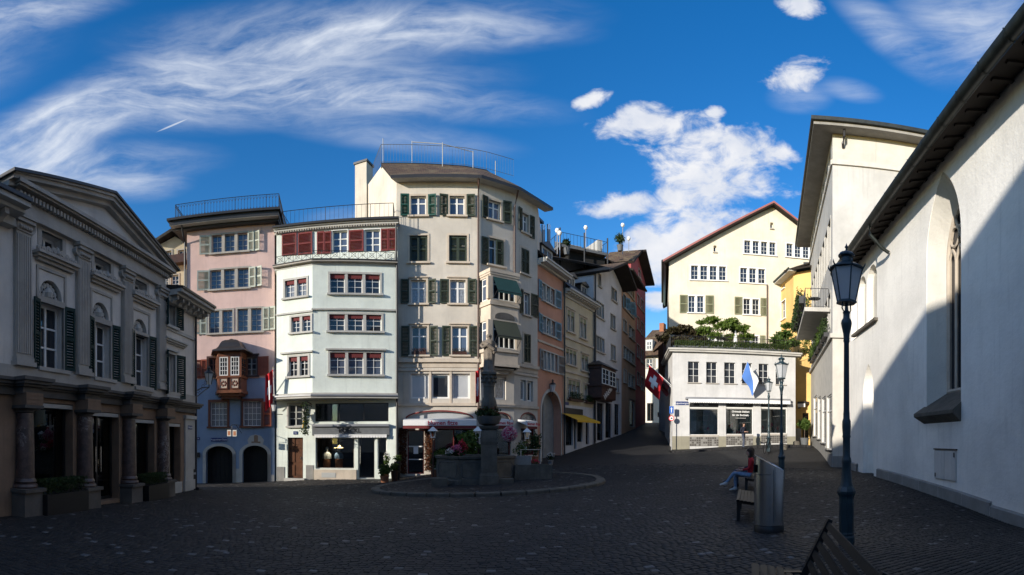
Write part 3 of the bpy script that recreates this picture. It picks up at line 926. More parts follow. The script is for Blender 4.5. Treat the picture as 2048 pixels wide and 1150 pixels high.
# upper windows with all their dress
UPS = [((80, 127, 610, 738), ((62, 79, 596, 738), (128, 145, 616, 742)), (72, 131, 540, 602), (78, 124, 561, 601), (64, 147, 503, 534), (83, 124, 470, 500)),
       ((189, 221, 648, 757), ((172, 187, 634, 754), (223, 236, 652, 763)), (180, 224, 584, 640), (184, 218, 605, 639), (174, 238, 553, 575), (188, 221, 520, 546)),
       ((270, 296, 671, 776), ((257, 268, 660, 772), (297, 308, 674, 780)), (263, 299, 620, 669), (266, 294, 638, 669), (257, 309, 592, 610), (269, 293, 563, 585))]
for wr, shs, panel, lun, hood, att in UPS:
    win(LB, W, *wr, cols=2, rows=3, sw=.10, sm='grey_stone', fm='paint_white', sill=True, dep=.22, fr=.05,
        sh=[(*shs[0], 'R', 16), (*shs[1], 'L', 9)], shm='shutter_dark_green', gl='glass')
    u0, u1, z0, z1 = W.rect(*lun)
    uc, hw = (u0 + u1) / 2, (u1 - u0) / 2
    pu0, pu1, pz0, pz1 = W.rect(*panel)
    b = MB()
    b.box(pu0, pu0 + .07, -.035, .04, pz0, pz1); b.box(pu1 - .07, pu1, -.035, .04, pz0, pz1); b.box(pu0, pu1, -.036, .04, pz1 - .07, pz1); b.box(pu0, pu1, -.034, .04, pz0, pz0 + .05)
    b.obj('panel_moulding', 'grey_stone', LB, W.M)
    W.holes.append(arch_pts(u0, u1, z0 + .02, z0 + .04, z1, 14))
    lp = MB().box(u0 - .05, u1 + .05, .13, .16, z0 - .05, z1 + .05).obj('lunette', 'room_dark', LB, W.M)
    b = MB(); hh = z1 - z0
    for k in range(9):                       # carved fan of scrolls and leaves
        a = math.pi * (k + .5) / 9
        for r0, rr in ((.42, .13), (.75, .16)):
            cx_, cz_ = uc + hw * r0 * math.cos(a), z0 + .04 + hh * r0 * math.sin(a) * .95
            b.lathe([(0, -.5), (.7, -.4), (1, 0), (.7, .4), (0, .5)], 7, M=TR(cx_, .11, cz_) @ RX(R(90)) @ SC(hw * rr, hh * rr * .9, .05))
        b.tube([(uc, .12, z0 + .05), (uc + hw * .5 * math.cos(a + .15), .09, z0 + hh * .45 * math.sin(a + .15)), (uc + hw * .92 * math.cos(a), .115, z0 + hh * .9 * math.sin(a))], .016, 5)
    b.lathe([(0, 0), (.10, .05), (.13, .16), (.07, .26), (.0, .32)], 8, (uc, .09, z0 + .03))
    b.obj('carving', 'pale_stone', lp, W.M, True)
    hu0, hu1, hz0, hz1 = W.rect(*hood)
    b = MB(); hm = hz0 + (hz1 - hz0) * .45
    b.box(hu0 + .1, hu1 - .1, -.10, .04, hz0, hz0 + .07); b.box(hu0 + .04, hu1 - .04, -.17, .04, hz0 + .07, hz0 + .13); b.box(hu0, hu1, -.24, .04, hz0 + .13, hz0 + .2)
    hd = b.obj('window_hood', 'grey_stone', LB, W.M)
    b = MB(); mid = (hu0 + hu1) / 2; wd = (hu1 - hu0)
    for k in (-1, 1):
        for j, (o, r) in enumerate(((.10, .10), (.22, .085), (.33, .07), (.44, .06))):
            b.lathe([(r, -.03), (r * 1.05, 0), (r, .03)], 10, M=TR(mid + k * wd * o, -.12, hz0 + .2 + r * 1.05) @ RX(R(90)))
            b.lathe([(r * .4, -.05), (r * .4, .05)], 8, M=TR(mid + k * wd * o, -.12, hz0 + .2 + r) @ RX(R(90)))
    b.lathe([(.03, 0), (.09, .08), (.05, .2), (.0, .28)], 8, (mid, -.12, hz0 + .2))
    b.obj('crest_ornament', 'grey_stone', hd, W.M, True)
    win(LB, W, *att, cols=2, rows=1, sw=.14, sm='grey_stone', fm='paint_white', sill=False, dep=.26, fr=.06, proud=.02)
# wing windows
win(LB, W, 331, 350, 604, 652, cols=2, rows=2, sw=.09, sm='pale_stone', dep=.2, sh=[(321, 331, 598, 650, 'R', 40), (351, 361, 612, 660, 'L', 14)], shm='shutter_dark_green')
win(LB, W, 332, 350, 708, 792, cols=2, rows=3, sw=.09, sm='pale_stone', dep=.2, head=True, sh=[(321, 331, 702, 788, 'R', 40), (352, 364, 712, 798, 'L', 14)], shm='shutter_dark_green')
u0, u1, z0, z1 = W.rect(324, 367, 678, 690)
moulding(LB, W, u0, u1, z0, [(.05, .08), (.06, .15), (.05, .2)], 'pale_stone', 'window_hood')
u0, u1, z0, z1 = W.rect(322, 389, 662, 668)
MB().box(u0, u1, -.05, .04, z0, z1).obj('string_course', 'pale_stone', LB, W.M)
# main wall (upper storeys)
zEw = 6.42                              # eave of the wing
wall(LB, W, [(W.U(-160), zC1), (W.U(391), zC1), (W.U(391), zEw), (uR, zEw), (uR, zK), (uL, zK), (uL, zEw - .1), (W.U(-160), zEw - .1)], 'grey_plaster', px=False, reveal=.4, depth=4.5)
# shop openings
SW = Wall(W.a, W.b)
shopH = []
for x0, x1, yt, yb in ((59, 146, 806, 1030), (176, 238, 824, 1004), (263, 309, 838, 992), (331, 361, 846, 964)):
    u0, u1, z0, z1 = W.rect(x0, x1, yt, yb)
    z0 = zb((u0 + u1) / 2) + (.1 if x0 != 331 else .35)
    shopH.append((u0, u1, z0, z1)); SW.holes.append([(u0, z0), (u1, z0), (u1, z1), (u0, z1)])
wall(LB, SW, [(W.U(-160), -1.5), (W.U(391), -1.5), (W.U(391), zC0 + .05), (W.U(-160), zC0 + .05)], 'orange_stone', 'shop_wall', px=False, reveal=.5, depth=4.5)
for i, (u0, u1, z0, z1) in enumerate(shopH):
    f = MB()
    f.box(u0, u0 + .06, .25, .33, z0, z1); f.box(u1 - .06, u1, .25, .33, z0, z1); f.box(u0, u1, .25, .33, z1 - .07, z1); f.box(u0, u1, .25, .33, z0, z0 + .08)
    ns = (1, 2, 1, 1)[i]
    for k in range(1, ns): f.box(u0 + (u1 - u0) * k / ns - .04, u0 + (u1 - u0) * k / ns + .04, .25, .33, z0, z1)
    fo = f.obj('shop_door' if i == 1 else 'shop_window', 'black_paint', LB, W.M)
    for k in range(ns): piece('pane', 'shop_glass', fo, W.M, u0 + (u1 - u0) * k / ns + .03, u0 + (u1 - u0) * (k + 1) / ns - .03, .285, .293, z0 + .05, z1 - .05)
    if i == 1:
        h = MB()
        for s_ in (-1, 1): h.tube([((u0 + u1) / 2 + s_ * .12, .2, z0 + .8), ((u0 + u1) / 2 + s_ * .12, .2, z0 + 1.5)], .018, 6)
        h.obj('handle', 'steel', fo, W.M)
    r = MB()
    for q in (((u0, .5, z0), (u1, .5, z0), (u1, 2.2, z0), (u0, 2.2, z0)), ((u0, .5, z1), (u1, .5, z1), (u1, 2.2, z1), (u0, 2.2, z1)), ((u0, 2.2, z0), (u1, 2.2, z0), (u1, 2.2, z1), (u0, 2.2, z1)),
              ((u0, .5, z0), (u0, 2.2, z0), (u0, 2.2, z1), (u0, .5, z1)), ((u1, .5, z0), (u1, 2.2, z0), (u1, 2.2, z1), (u1, .5, z1))): r.quad(*q)
    r.obj('shop_interior', 'room_dark', LB, W.M)
    a = MB().box(u0, u1, .02, .2, z1 - .12, z1 - .02); a.obj('roller_blind_case', 'pale_stone', LB, W.M)
# columns, pedestals, entablature blocks, pilasters
zT = zC0 - .02
ones = {}
for i, u in enumerate(ca_):
    g0 = zb(u); hp = .62 if i < 1 else .55
    c = MB(); c.frus((u, -.12), .62, .60, .60, .58, g0 - .4, g0 + hp - .08); c.box(u - .34, u + .34, -.47, .25, g0 + hp - .08, g0 + hp)
    c.obj('pedestal', 'pedestal_stone', LB, W.M)
    z0 = g0 + hp; zt = zT - .30
    pr = [(.28, 0), (.30, .04), (.28, .09), (.24, .11), (.265, .15), (.25, .19), (.23, .22)]
    n = 8
    pr2 = [(.222 - .03 * (k / n) ** 1.6, .22 + (zt - z0 - .22 - .10) * k / n) for k in range(n + 1)]
    pr3 = [(.205, zt - z0 - .08), (.21, zt - z0 - .05), (.235, zt - z0 - .03), (.27, zt - z0)]
    col = MB().lathe(pr + pr2, 24, (u, -.12, z0)).obj('column', 'red_granite', LB, W.M, True)
    cp = MB().lathe(pr3, 20, (u, -.12, z0)); cp.box(u - .30, u + .30, -.42, .2, zt, zt + .07)
    cp.obj('capital', 'dark_stone', col, W.M, False)
    e = MB(); e.box(u - .27, u + .27, -.42, .1, zt + .07, zT + .02)
    for k in range(3): e.box(u - .275 - .0, u + .275, -.43, .0, zt + .10 + k * .09, zt + .10 + k * .09 + .06)
    e.obj('impost_block', 'orange_stone', LB, W.M)
    # pilaster above
    pz0, pz1 = zC1 + .30, zA
    p = MB(); hwid = .25
    p.box(u - hwid, u + hwid, -.10, .05, pz0 + .2, pz1 - .35)
    for k in range(7):
        x = u - hwid + .045 + k * (2 * hwid - .09) / 6.0
        p.box(x - .022, x + .022, -.125, -.09, pz0 + .28, pz1 - .42)
    p.box(u - hwid - .03, u + hwid + .03, -.15, .05, pz0 + .10, pz0 + .2); p.box(u - hwid - .07, u + hwid + .07, -.19, .05, pz0, pz0 + .10)
    pil = p.obj('pilaster', 'grey_stone', LB, W.M)
    k_ = MB(); k_.box(u - hwid, u + hwid, -.13, .05, pz1 - .35, pz1 - .12); k_.box(u - hwid - .09, u + hwid + .09, -.24, .05, pz1 - .08, pz1)
    k_.box(u - hwid - .04, u + hwid + .04, -.2, .05, pz1 - .16, pz1 - .08)
    for s_ in (-1, 1):
        for r, dd in ((.115, .20), (.07, .225), (.03, .245)):
            k_.lathe([(r, -dd / 2 - .1), (r, .1)], 14, M=TR(u + s_ * (hwid + .01), -.02, pz1 - .2) @ RX(R(90)) @ RZ(.2))
    for k in range(5): k_.lathe([(0, -.05), (.05, -.03), (.06, 0), (.03, .05), (0, .07)], 6, (u - .16 + k * .08, -.14, pz1 - .27))
    k_.obj('capital', 'grey_stone', pil, W.M, False)
# dark entablature over the shop with breaks forward above the columns
e = MB()
e.box(W.U(-160), W.U(389), -.10, .05, zC0 - .02, zC0 + (zC1 - zC0) * .45)
for h0, h1, o in ((.45, .6, .16), (.6, .8, .24), (.8, 1.0, .30)): e.box(W.U(-160), W.U(393) , -o, .05, zC0 + (zC1 - zC0) * h0, zC0 + (zC1 - zC0) * h1)
for u in ca_:
    for h0, h1, o in ((0, .45, .36), (.45, .6, .46), (.6, .8, .54), (.8, 1.02, .60)):
        e.box(u - .25 - (o - .3) * .8, u + .25 + (o - .3) * .8, -o, .04, zC0 + (zC1 - zC0) * h0, zC0 + (zC1 - zC0) * h1 + .003)
e.obj('shop_entablature', 'dark_stone', LB, W.M)
MB().box(W.U(-160), W.U(391), -.08, .04, zC1, zC1 + .30).obj('base_course', 'grey_stone', LB, W.M)
# corner pier of the wing
u = W.U(378)
b = MB(); b.box(u - .42, u + .42, -.06, .1, -1, zC0 - .25); b.box(u - .47, u + .47, -.12, .1, zC0 - .25, zC0 - .12); b.box(u - .5, u + .5, -.09, .1, -1.0, zb(u) + .4)
b.obj('corner_pier', 'pale_stone', LB, W.M)
b = MB(); b.box(W.U(330), W.U(362), -.05, .2, -1, zb(W.U(345)) + .38); b.obj('shop_plinth', 'pale_stone', LB, W.M)
MB().box(uR, W.U(391) + .01, -.03, .05, zC1 + .3, zEw - .02).obj('wing_face', 'pale_grey_plaster', LB, W.M) if False else None
# frieze, dentils, cornice and pediment
b = MB(); b.box(uL, uR, -.14, .05, zA, zA + .16); b.box(uL, uR, -.11, .05, zA + .16, zD); b.obj('frieze', 'grey_stone', LB, W.M)
d = MB(); u = uL
while u < uR: d.box(u, u + .07, -.24, -.12, zD, zD + .12); u += .125
d.obj('dentils', 'grey_stone', LB, W.M)['kind'] = 'stuff'
b = MB(); b.box(uL - .05, uR + .05, -.17, .05, zD + .12, zD + .16)
b.box(uL - .12, uR + .12, -.34, .05, zD + .16, zD + .20); b.box(uL - .16, uR + .16, -.40, .05, zD + .20, zD + .29); b.obj('cornice', 'grey_stone', LB, W.M)
zP = zD + .29
uM = (uL + uR) / 2; zTop = 8.22
hwid = (uR - uL) / 2 + .2
MB().prism([(uL + .1, zP - .02), (uR - .1, zP - .02), (uM, zTop - .26)], -.06, .1).obj('tympanum', 'pale_grey_plaster', LB, W.M)
r = MB()
sl_ = (zTop - zP) / hwid
for s_ in (-1, 1):
    for dz0, dz1, o in ((-.24, -.13, .22), (-.13, -.04, .36), (-.04, .03, .42)):
        r.prism([(uM + s_ * (hwid + .12), zP + dz0 - .12 * sl_ + .10), (uM, zTop + dz0), (uM, zTop + dz1), (uM + s_ * (hwid + .12), zP + dz1 - .12 * sl_ + .10)], -o, .3)
r.obj('raking_cornice', 'grey_stone', LB, W.M)
rf = MB()
for s_ in (-1, 1):
    rf.prism([(uM + s_ * (hwid + .2), zP + .02), (uM, zTop + .035), (uM, zTop + .10), (uM + s_ * (hwid + .2), zP + .085)], -.47, 4.5)
rf.obj('roof', 'roof_metal', LB, W.M)
# eaves of the two wings on brackets
for a, c in ((uR + .1, W.U(391) + .35), (W.U(-160), uL - .1)):
    ev = MB()
    ev.box(a, c, -.50, .05, zEw + .02, zEw + .10); ev.box(a, c, -.66, .05, zEw + .10, zEw + .20); ev.box(a, c, -.2, .05, zEw - .16, zEw + .02)
    e_ = ev.obj('wing_eave', 'pale_stone', LB, W.M)
    br = MB(); br.prism([(0, 0), (.26, 0), (.26, -.12), (.14, -.14), (.05, -.22), (0, -.22)], -.06, .06); bme = br.mesh('bracket', 'grey_stone'); u = a + .2
    while u < c - .1: inst('bracket', bme, e_, W.M @ TR(u, -.18, zEw + .02) @ RZ(R(-90))); u += .42
    g_ = MB(); g_.add([(a, -.72, zEw + .2), (c, -.72, zEw + .2), (c, -.72, zEw + .28), (a, -.72, zEw + .28), (a, 2.2, zEw + .8), (c, 2.2, zEw + .8), (c, 4.6, zEw + .2), (a, 4.6, zEw + .2)],
                  [(0, 1, 2, 3), (3, 2, 5, 4), (4, 5, 6, 7), (0, 3, 4, 7), (1, 6, 5, 2), (0, 7, 6, 1)])
    g_.obj('wing_roof', 'roof_metal', LB, W.M)
# downpipe on the wing
u = W.U(388)
MB().tube([(u, -.08, zEw), (u, -.08, zb(u))], .045, 8).obj('downpipe', 'iron', LB, W.M)
# enamel plate on the pier
q = MB().box(W.U(373), W.U(381), -.075, -.062, W.Z(377, 859), W.Z(377, 851)).obj('street_plate', 'sign_blue', LB, W.M)
text('Münzplatz', .085, 'sign_white', q, W.M @ TR(W.U(377), -.078, W.Z(377, 855)), 'lettering', .002)

# clipped box hedges in black troughs
for nm, (xa, xb), lab in (('hedge_trough', (66, 160), 'long black trough with clipped box hedge between the two nearest granite columns'), ('hedge_trough', (268, 322), 'short black trough with box hedge between third and fourth granite column')):
    ua, ub = W.U(xa, .35), W.U(xb, .35)
    if xa == 66: ua += .25; ub = ca_[1] - .42
    else: ua = ca_[2] + .42; ub = ca_[3] - .40
    um = (ua + ub) / 2; g0 = zb(um) - .03
    T = thing(nm, lab, 'planter', (*W.at(um, .3), g0), math.atan2(W.d.y, W.d.x), 'hedge troughs by the granite columns')
    L = ub - ua
    MB().box(-L / 2, L / 2, -.26, .2, 0, .52).obj('trough', 'black_paint', T, WM[T.name])
    pts = [(random.uniform(-L / 2, L / 2), random.uniform(-.26, .2), .5 + random.random() ** .5 * .36) for _ in range(int(1500 * L))]
    leaves('foliage', 'leaf_dark', T, WM[T.name], pts, .028)
# clothes in the windows
for xa, lab, hs in ((72, 'white dress on a stand in the shop window behind the nearest column', 'white_fabric'), (343, 'pale dress on a stand in the far shop window of the pedimented building', 'white_fabric'), (92, 'dark coat on a stand beside the white dress', 'navy_cloth'), (283, 'pale grey dress on a stand in the shop window between third and fourth column', 'paint_grey')):
    u = W.U(xa, -.55); q = W.at(u, -.55); g0 = zb(u) + .1
    T = thing('dress_form', lab, 'dress form', (q.x, q.y, g0), math.atan2(W.d.y, W.d.x))
    M = WM[T.name]
    MB().lathe([(.28, .35), (.24, .6), (.17, .95), (.15, 1.05), (.19, 1.25), (.20, 1.4), (.10, 1.5), (.05, 1.56)], 16, (0, 0, 0), 1, .65, mod=lambda a, z: 1 + (.08 * math.sin(a * 7) if z < .9 else 0)).obj('dress', hs, T, M, True)
    MB().lathe([(.16, 0), (.16, .02), (.015, .04), (.015, .4)], 12).obj('stand', 'iron', T, M, True)
    MB().lathe([(.045, 1.5), (.045, 1.6), (.085, 1.66), (.09, 1.74), (.06, 1.82), (0, 1.85)], 12).obj('head', 'pale_stone', T, M, True)
# ================================================================ pink and blue house
W = Wall.px(374, 27, 549, 26)
PK = thing('pink_house', 'tall narrow house, pink above and blue below, with sage shutters and carved wooden oriel', 'house', (*W.at(W.L / 2), G(*W.at(W.L / 2))))
zs = W.Z(465, 757)
ztL, ztR = W.Z(374, 463), W.Z(549, 448)
zt = (ztL + ztR) / 2
SG = dict(sm='grey_stone', shm='shutter_sage', fm='paint_grey', gl='sky_tint_glass', sw=.09, mw=.16, cols=2, rows=4, fr=.035, mu=.012)
win(PK, W, 424, 495, 468, 504, nl=3, sh=[(400, 422, 472, 510, 'R'), (496, 508, 463, 503, 'L', 8), (508, 520, 462, 502, 'L', 20)], **{**SG, 'rows': 3})
win(PK, W, 421, 497, 538, 577, nl=3, sh=[(395.5, 419.5, 542, 582, 'R'), (498, 511.5, 534, 575, 'L', 12), (511.5, 525, 533, 573, 'L', 24)], **{**SG, 'gl': ('sky_tint_glass', 'curtain_glass')})
win(PK, W, 418, 465, 621, 666, nl=2, sh=[(388.5, 401, 625, 669, 'R', 16), (401, 414, 624, 669, 'R', 5)], **SG)
win(PK, W, 475, 523, 617, 663, nl=2, sh=[(526, 538, 614, 661, 'L', 6), (538, 551, 613, 660, 'L', 18)], **SG)
win(PK, W, 417, 434, 716, 752, cols=2, rows=3, sw=.1, sm='dark_wood', fm='paint_brown', sh=[(392, 403, 720, 757, 'R', 14), (403, 414, 719, 756, 'R', 4)], shm='shutter_rust', gl='glass')
win(PK, W, 492, 513, 714, 751, cols=2, rows=3, sw=.1, sm='dark_wood', fm='paint_grey', sh=[(516, 538, 713, 751, 'L', 10)], shm='shutter_rust', shslat=False, gl='glass', head=True)
wall(PK, W, [(0, zs), (W.L, zs), (W.L, zt), (0, zt)], 'pink_plaster', px=False, depth=10)
W2 = Wall(W.a, W.b)
BW = dict(sm='paint_brown', fm='paint_white', cols=4, rows=4, sw=.13, mu=.013, fr=.04, gl='curtain_glass')
win(PK, W2, 421, 454, 804, 853, **BW)
win(PK, W2, 486, 522, 802, 852, sh=[(526, 543, 803, 853, 'L', 8)], shm='shutter_rust', **BW)
for x0, x1, yt in ((410, 467, 892), (483, 537, 891)):
    u0, u1, z0, z1 = W.rect(x0, x1, yt, 963)
    g0 = G(*W.at((u0 + u1) / 2))
    ap = arch_pts(u0 + .05, u1 - .05, g0 - .3, z1 - .45, z1, 14)
    W2.holes.append(ap)
    b = MB(); out = arch_pts(u0 - .12, u1 + .12, g0 - .3, z1 - .42, z1 + .14, 14)
    n = len(ap)
    for i in range(2, n):
        a, c = ap[i - 1], ap[i]; d, e = out[i], out[i - 1]
        b.add([(q[0], y, q[1]) for y in (-.03, .1) for q in (a, c, d, e)], [(0, 1, 2, 3), (0, 4, 5, 1), (2, 6, 7, 3)])
    b.add([(q[0], y, q[1]) for y in (-.03, .1) for q in (ap[1], ap[2], out[2], out[1])], [(0, 1, 2, 3), (2, 6, 7, 3)])
    b.add([(q[0], y, q[1]) for y in (-.03, .1) for q in (ap[-1], ap[0], out[0], out[-1])], [(0, 1, 2, 3), (2, 6, 7, 3)])
    b.obj('arch_surround', 'pale_stone', PK, W.M)
    d = MB()
    for k in range(6): d.box(u0 + .05 + (u1 - u0 - .1) * k / 6 + .008, u0 + .05 + (u1 - u0 - .1) * (k + 1) / 6 - .008, .34, .4, g0 - .2, z1 - .02)
    d.box(u0, u1, .36, .42, g0 - .2, z1)
    d.obj('cellar_door', 'room_dark', PK, W.M)
wall(PK, W2, [(0, -2), (W.L, -2), (W.L, zs), (0, zs)], 'blue_plaster', px=False, reveal=.4, depth=10)
MB().box(.05, W.L * .06, -.02, .05, -2, G(*W.at(0)) + .5).obj('plinth', 'pale_stone', PK, W.M)
MB().box(W.U(469), W.U(481), -.02, .05, -2, G(*W.at(W.L / 2)) + .75).obj('plinth', 'pale_stone', PK, W.M)
MB().box(W.L * .94, W.L - .01, -.02, .05, -2, G(*W.at(W.L)) + .35).obj('plinth', 'pale_stone', PK, W.M)
# eave and roof terrace
e = MB(); e.prism([(-.55, zt - .02), (W.L + .25, zt - .02), (W.L + .25, zt + .12), (-.55, zt + .12)], -.35, .1)
e.obj('eave_board', 'roof_metal', PK, W.M)
e = MB(); e.box(-.75, W.L + .3, -.75, 9, zt + .12, zt + .34); e.box(-.85, W.L + .4, -.9, 9, zt + .34, zt + .46); e.obj('roof', 'roof_metal', PK, W.M)
MB().box(-.72, W.L + .28, -.73, -.36, zt + .10, zt + .118).obj('soffit', 'pale_stone', PK, W.M)
railing(PK, W.M, [(-.45, 1.5, zt + .46), (-.45, -.62, zt + .46), (W.L + .3, -.62, zt + .46), (W.L + .3, 3, zt + .46)], .78, gap=.16, r=.009, post=1.6, rings=True)
MB().tube([(-.1, -.62, zt + .1), (-.12, -.3, zt - .35), (-.1, -.06, zt - .6), (-.1, -.06, -1.4)], .05, 8).obj('downpipe', 'iron', PK, W.M)
# oriel
OD = .95
ou0, ou1 = W.U(429.5, OD * .4), W.U(491, OD * .4)
of0, of1 = W.U(436, OD), W.U(481, OD)
zo = lambda y: W.Z(458, y, OD)
plan = [(ou0, 0), (of0, -OD), (of1, -OD), (ou1, 0)]
def ring(s_, z, m, nm, z2, par):
    cx_ = (ou0 + ou1) / 2
    p = [(cx_ + (x - cx_) * s_, y * s_) for x, y in plan]
    return MB().prismz(p, z, z2).obj(nm, m, par, W.M)
b = MB(); cx_ = (ou0 + ou1) / 2
def pl_(s_): return [(cx_ + (x - cx_) * s_, y * s_) for x, y in plan]
b.prismz(pl_(1.0), zo(782), zo(753)); b.prismz(pl_(1.07), zo(755), zo(751.5)); b.prismz(pl_(1.08), zo(786), zo(780)); b.prismz(pl_(.9), zo(791), zo(786)); b.prismz(pl_(.7), zo(796), zo(791))
OR = b.obj('oriel', 'oriel_wood', PK, W.M)
MB().prismz(pl_(1.0), zo(713), zo(703)).obj('head_beam', 'oriel_wood', OR, W.M)
for p in plan + [((of0 + of1) / 2, -OD)]: piece('post', 'oriel_wood', OR, W.M, p[0] - .055, p[0] + .055, p[1] - .02, p[1] + .07, zo(752), zo(712))
OW = Wall(W.at(of0, OD), W.at(of1, OD))
for k in (0, 1):
    h = OW.L / 2; win(OR, OW, 0, 0, 0, 0, rect=(k * h + .07, k * h + h - .07, zo(751), zo(713.5)), cols=3, rows=4, sw=0, sill=False, dep=-.01, fm='paint_white', gl='glass', fr=.05, mu=.013, hole=False, flat=True)
OS = Wall(W.at(of1, OD), W.at(ou1, 0))
win(OR, OS, 0, 0, 0, 0, rect=(.12, OS.L - .15, zo(751), zo(713.5)), cols=2, rows=4, sw=0, sill=False, dep=-.01, fm='oriel_wood', gl='glass', fr=.05, mu=.013, hole=False, flat=True)
OL = Wall(W.at(ou0, 0), W.at(of0, OD))
win(OR, OL, 0, 0, 0, 0, rect=(.15, OL.L - .12, zo(751), zo(713.5)), cols=2, rows=4, sw=0, sill=False, dep=-.01, fm='oriel_wood', gl='glass', fr=.05, mu=.013, hole=False, flat=True)
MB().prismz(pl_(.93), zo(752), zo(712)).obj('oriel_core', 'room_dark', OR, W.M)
for k in (0, 1):       # carved cream panels
    h = OW.L / 2; c = MB(); a = k * h + .12; d = (k + 1) * h - .12
    c.box(a, d, -.03, .0, zo(776), zo(757.5)); pn = c.obj('carved_panel', 'sand_stone', OR, OW.M)
    c = MB(); mid = (a + d) / 2; zc = zo(767)
    for j in range(7):
        q = 2 * math.pi * j / 7
        c.lathe([(0, -.02), (.07, 0), (0, .03)], 6, M=TR(mid + .12 * math.cos(q), -.03, zc + .1 * math.sin(q)) @ RX(R(90)))
    c.box(a - .04, a, -.05, 0, zo(778), zo(755.5)); c.box(d, d + .04, -.05, 0, zo(778), zo(755.5)); c.box(a, d, -.05, 0, zo(778), zo(776)); c.box(a, d, -.05, 0, zo(757.5), zo(755.5))
    c.obj('panel_carving', 'paint_brown', OR, OW.M)
b = MB(); prof = [(1.42, 703), (1.40, 700.5), (1.15, 697), (.98, 692), (.84, 684), (.70, 679), (.48, 675.5), (.22, 673.5), (.07, 670.5)]
pts = [[(cx_ + (x - cx_) * s_, y * s_ + .0) for x, y in [(ou0 - .02, .25 / max(s_, .3)), (of0, -OD), (of1, -OD), (ou1 + .02, .25 / max(s_, .3))]] for s_, _ in prof]
vs = []
for (s_, y), pl2 in zip(prof, pts): vs += [(p[0], min(p[1], .2) + (.0 if s_ > .3 else 0), zo(y)) for p in pl2]
m = len(prof)
b.add(vs, [(j * 4 + i, j * 4 + (i + 1) % 4, (j + 1) * 4 + (i + 1) % 4, (j + 1) * 4 + i) for j in range(m - 1) for i in range(4)] + [(0, 1, 2, 3), tuple((m - 1) * 4 + i for i in range(4))])
b.obj('oriel_roof', 'roof_metal', OR, W.M)
# plates, mural, string
q = MB().box(W.U(422), W.U(455), -.03, -.005, W.Z(438, 883), W.Z(438, 875.5)).obj('street_plate', 'sign_blue', PK, W.M)
text('Augustiner-Gasse', .125, 'sign_white', q, W.M @ TR(W.U(438.5), -.034, W.Z(438, 879.2)), 'lettering', .002)
q = MB().box(W.U(393), W.U(400), -.03, -.005, W.Z(396, 880), W.Z(396, 874.5)).obj('number_plate', 'sign_blue', PK, W.M)
text('14', .1, 'sign_white', q, W.M @ TR(W.U(396.5), -.034, W.Z(396, 877.2)), 'lettering', .002)
q = MB().box(W.U(392), W.U(400), -.12, -.005, W.Z(396, 914), W.Z(396, 905)).obj('meter_box', 'black_paint', PK, W.M)
mur = MB().prism([(W.U(497), W.Z(511, 888)), (W.U(526), W.Z(511, 888)), (W.U(528), W.Z(511, 880)), (W.U(522), W.Z(511, 872)), (W.U(511), W.Z(511, 868.5)), (W.U(500), W.Z(511, 872)), (W.U(495), W.Z(511, 880))], -.015, -.003).obj('wall_painting', 'pale_stone', PK, W.M)
b = MB(); b.box(W.U(508), W.U(516), -.022, -.014, W.Z(511, 884), W.Z(511, 871)); b.box(W.U(503), W.U(521), -.021, -.014, W.Z(511, 887), W.Z(511, 883)); b.box(W.U(510), W.U(514), -.023, -.014, W.Z(511, 878), W.Z(511, 870)); b.obj('tower_motif', 'orange_stone', mur, W.M)

# small dormered house behind, further down the lane
W = Wall.px(300, 30.5, 376, 29.6)
DH = thing('dormered_house', 'cream house with steep dormer gable glimpsed between the pediment and the pink house', 'house', (*W.at(W.L / 2), -.8))
win(DH, W, 331, 343, 502, 526, cols=2, rows=2, sm='grey_stone', sw=.08, gl='glass'); win(DH, W, 356, 373, 500, 524, cols=2, rows=2, sm='grey_stone', sw=.08)
win(DH, W, 325, 336, 548, 576, cols=2, rows=2, sm='grey_stone', sw=.08); win(DH, W, 342, 357, 550, 576, cols=2, rows=3, sm='grey_stone', sw=.08)
wall(DH, W, [(300, 990), (376, 990), (376, 488), (350, 473), (318, 490), (300, 505)], 'cream_plaster', depth=8)
zq = W.Z(350, 532)
b = MB(); b.box(W.U(322), W.U(378), -.55, .05, zq, zq + .12); b.box(W.U(322), W.U(378), -.5, -.42, zq + .12, zq + .5); b.obj('balcony', 'dark_wood', DH, W.M)
b = MB()
for xa, ya, xb, yb in ((312, 492, 350, 468), (350, 468, 380, 486)):
    b.prism([(W.U(xa), W.Z(xa, ya)), (W.U(xb), W.Z(xb, yb)), (W.U(xb), W.Z(xb, yb) + .18), (W.U(xa), W.Z(xa, ya) + .18)], -.5, 8)
b.obj('roof', 'roof_tile_dark', DH, W.M)
u = W.U(374); MB().tube([(u, -.1, W.Z(374, 540)), (u, -.1, -1)], .05, 8).obj('downpipe', 'iron', DH, W.M)

# ================================================================ mint house with bay
T = Wall.px(553, 26, 795, 24.95)
A = Wall.px(553, 25.45, 625, 24.6); B = Wall.px(625, 24.6, 794, 24.85)
MN = thing('mint_house', 'pale mint house with angled bay, red top-floor shutters and shop with lettering below', 'house', (*T.at(T.L / 2), G(*T.at(T.L / 2))))
zlo, zhi = B.Z(700, 789), B.Z(700, 530)
VW = dict(fm='paint_white', sm='pale_stone', sw=.10, mw=.14, rows=3, cols=2, val='dark_red_fabric', sill=True, gl=('sky_tint_glass', 'glass', 'sky_tint_glass', 'curtain_glass'), fr=.04, mu=.012, dep=.10)
win(MN, B, 660, 760, 548, 587, nl=3, **VW); win(MN, B, 658.5, 763, 629, 662, nl=3, **VW); win(MN, B, 660, 763, 705, 749, nl=3, **VW)
win(MN, A, 570, 613, 559, 594, nl=2, **VW); win(MN, A, 583, 621, 633, 664, nl=2, **VW); win(MN, A, 578, 616, 713, 752, nl=2, **VW)
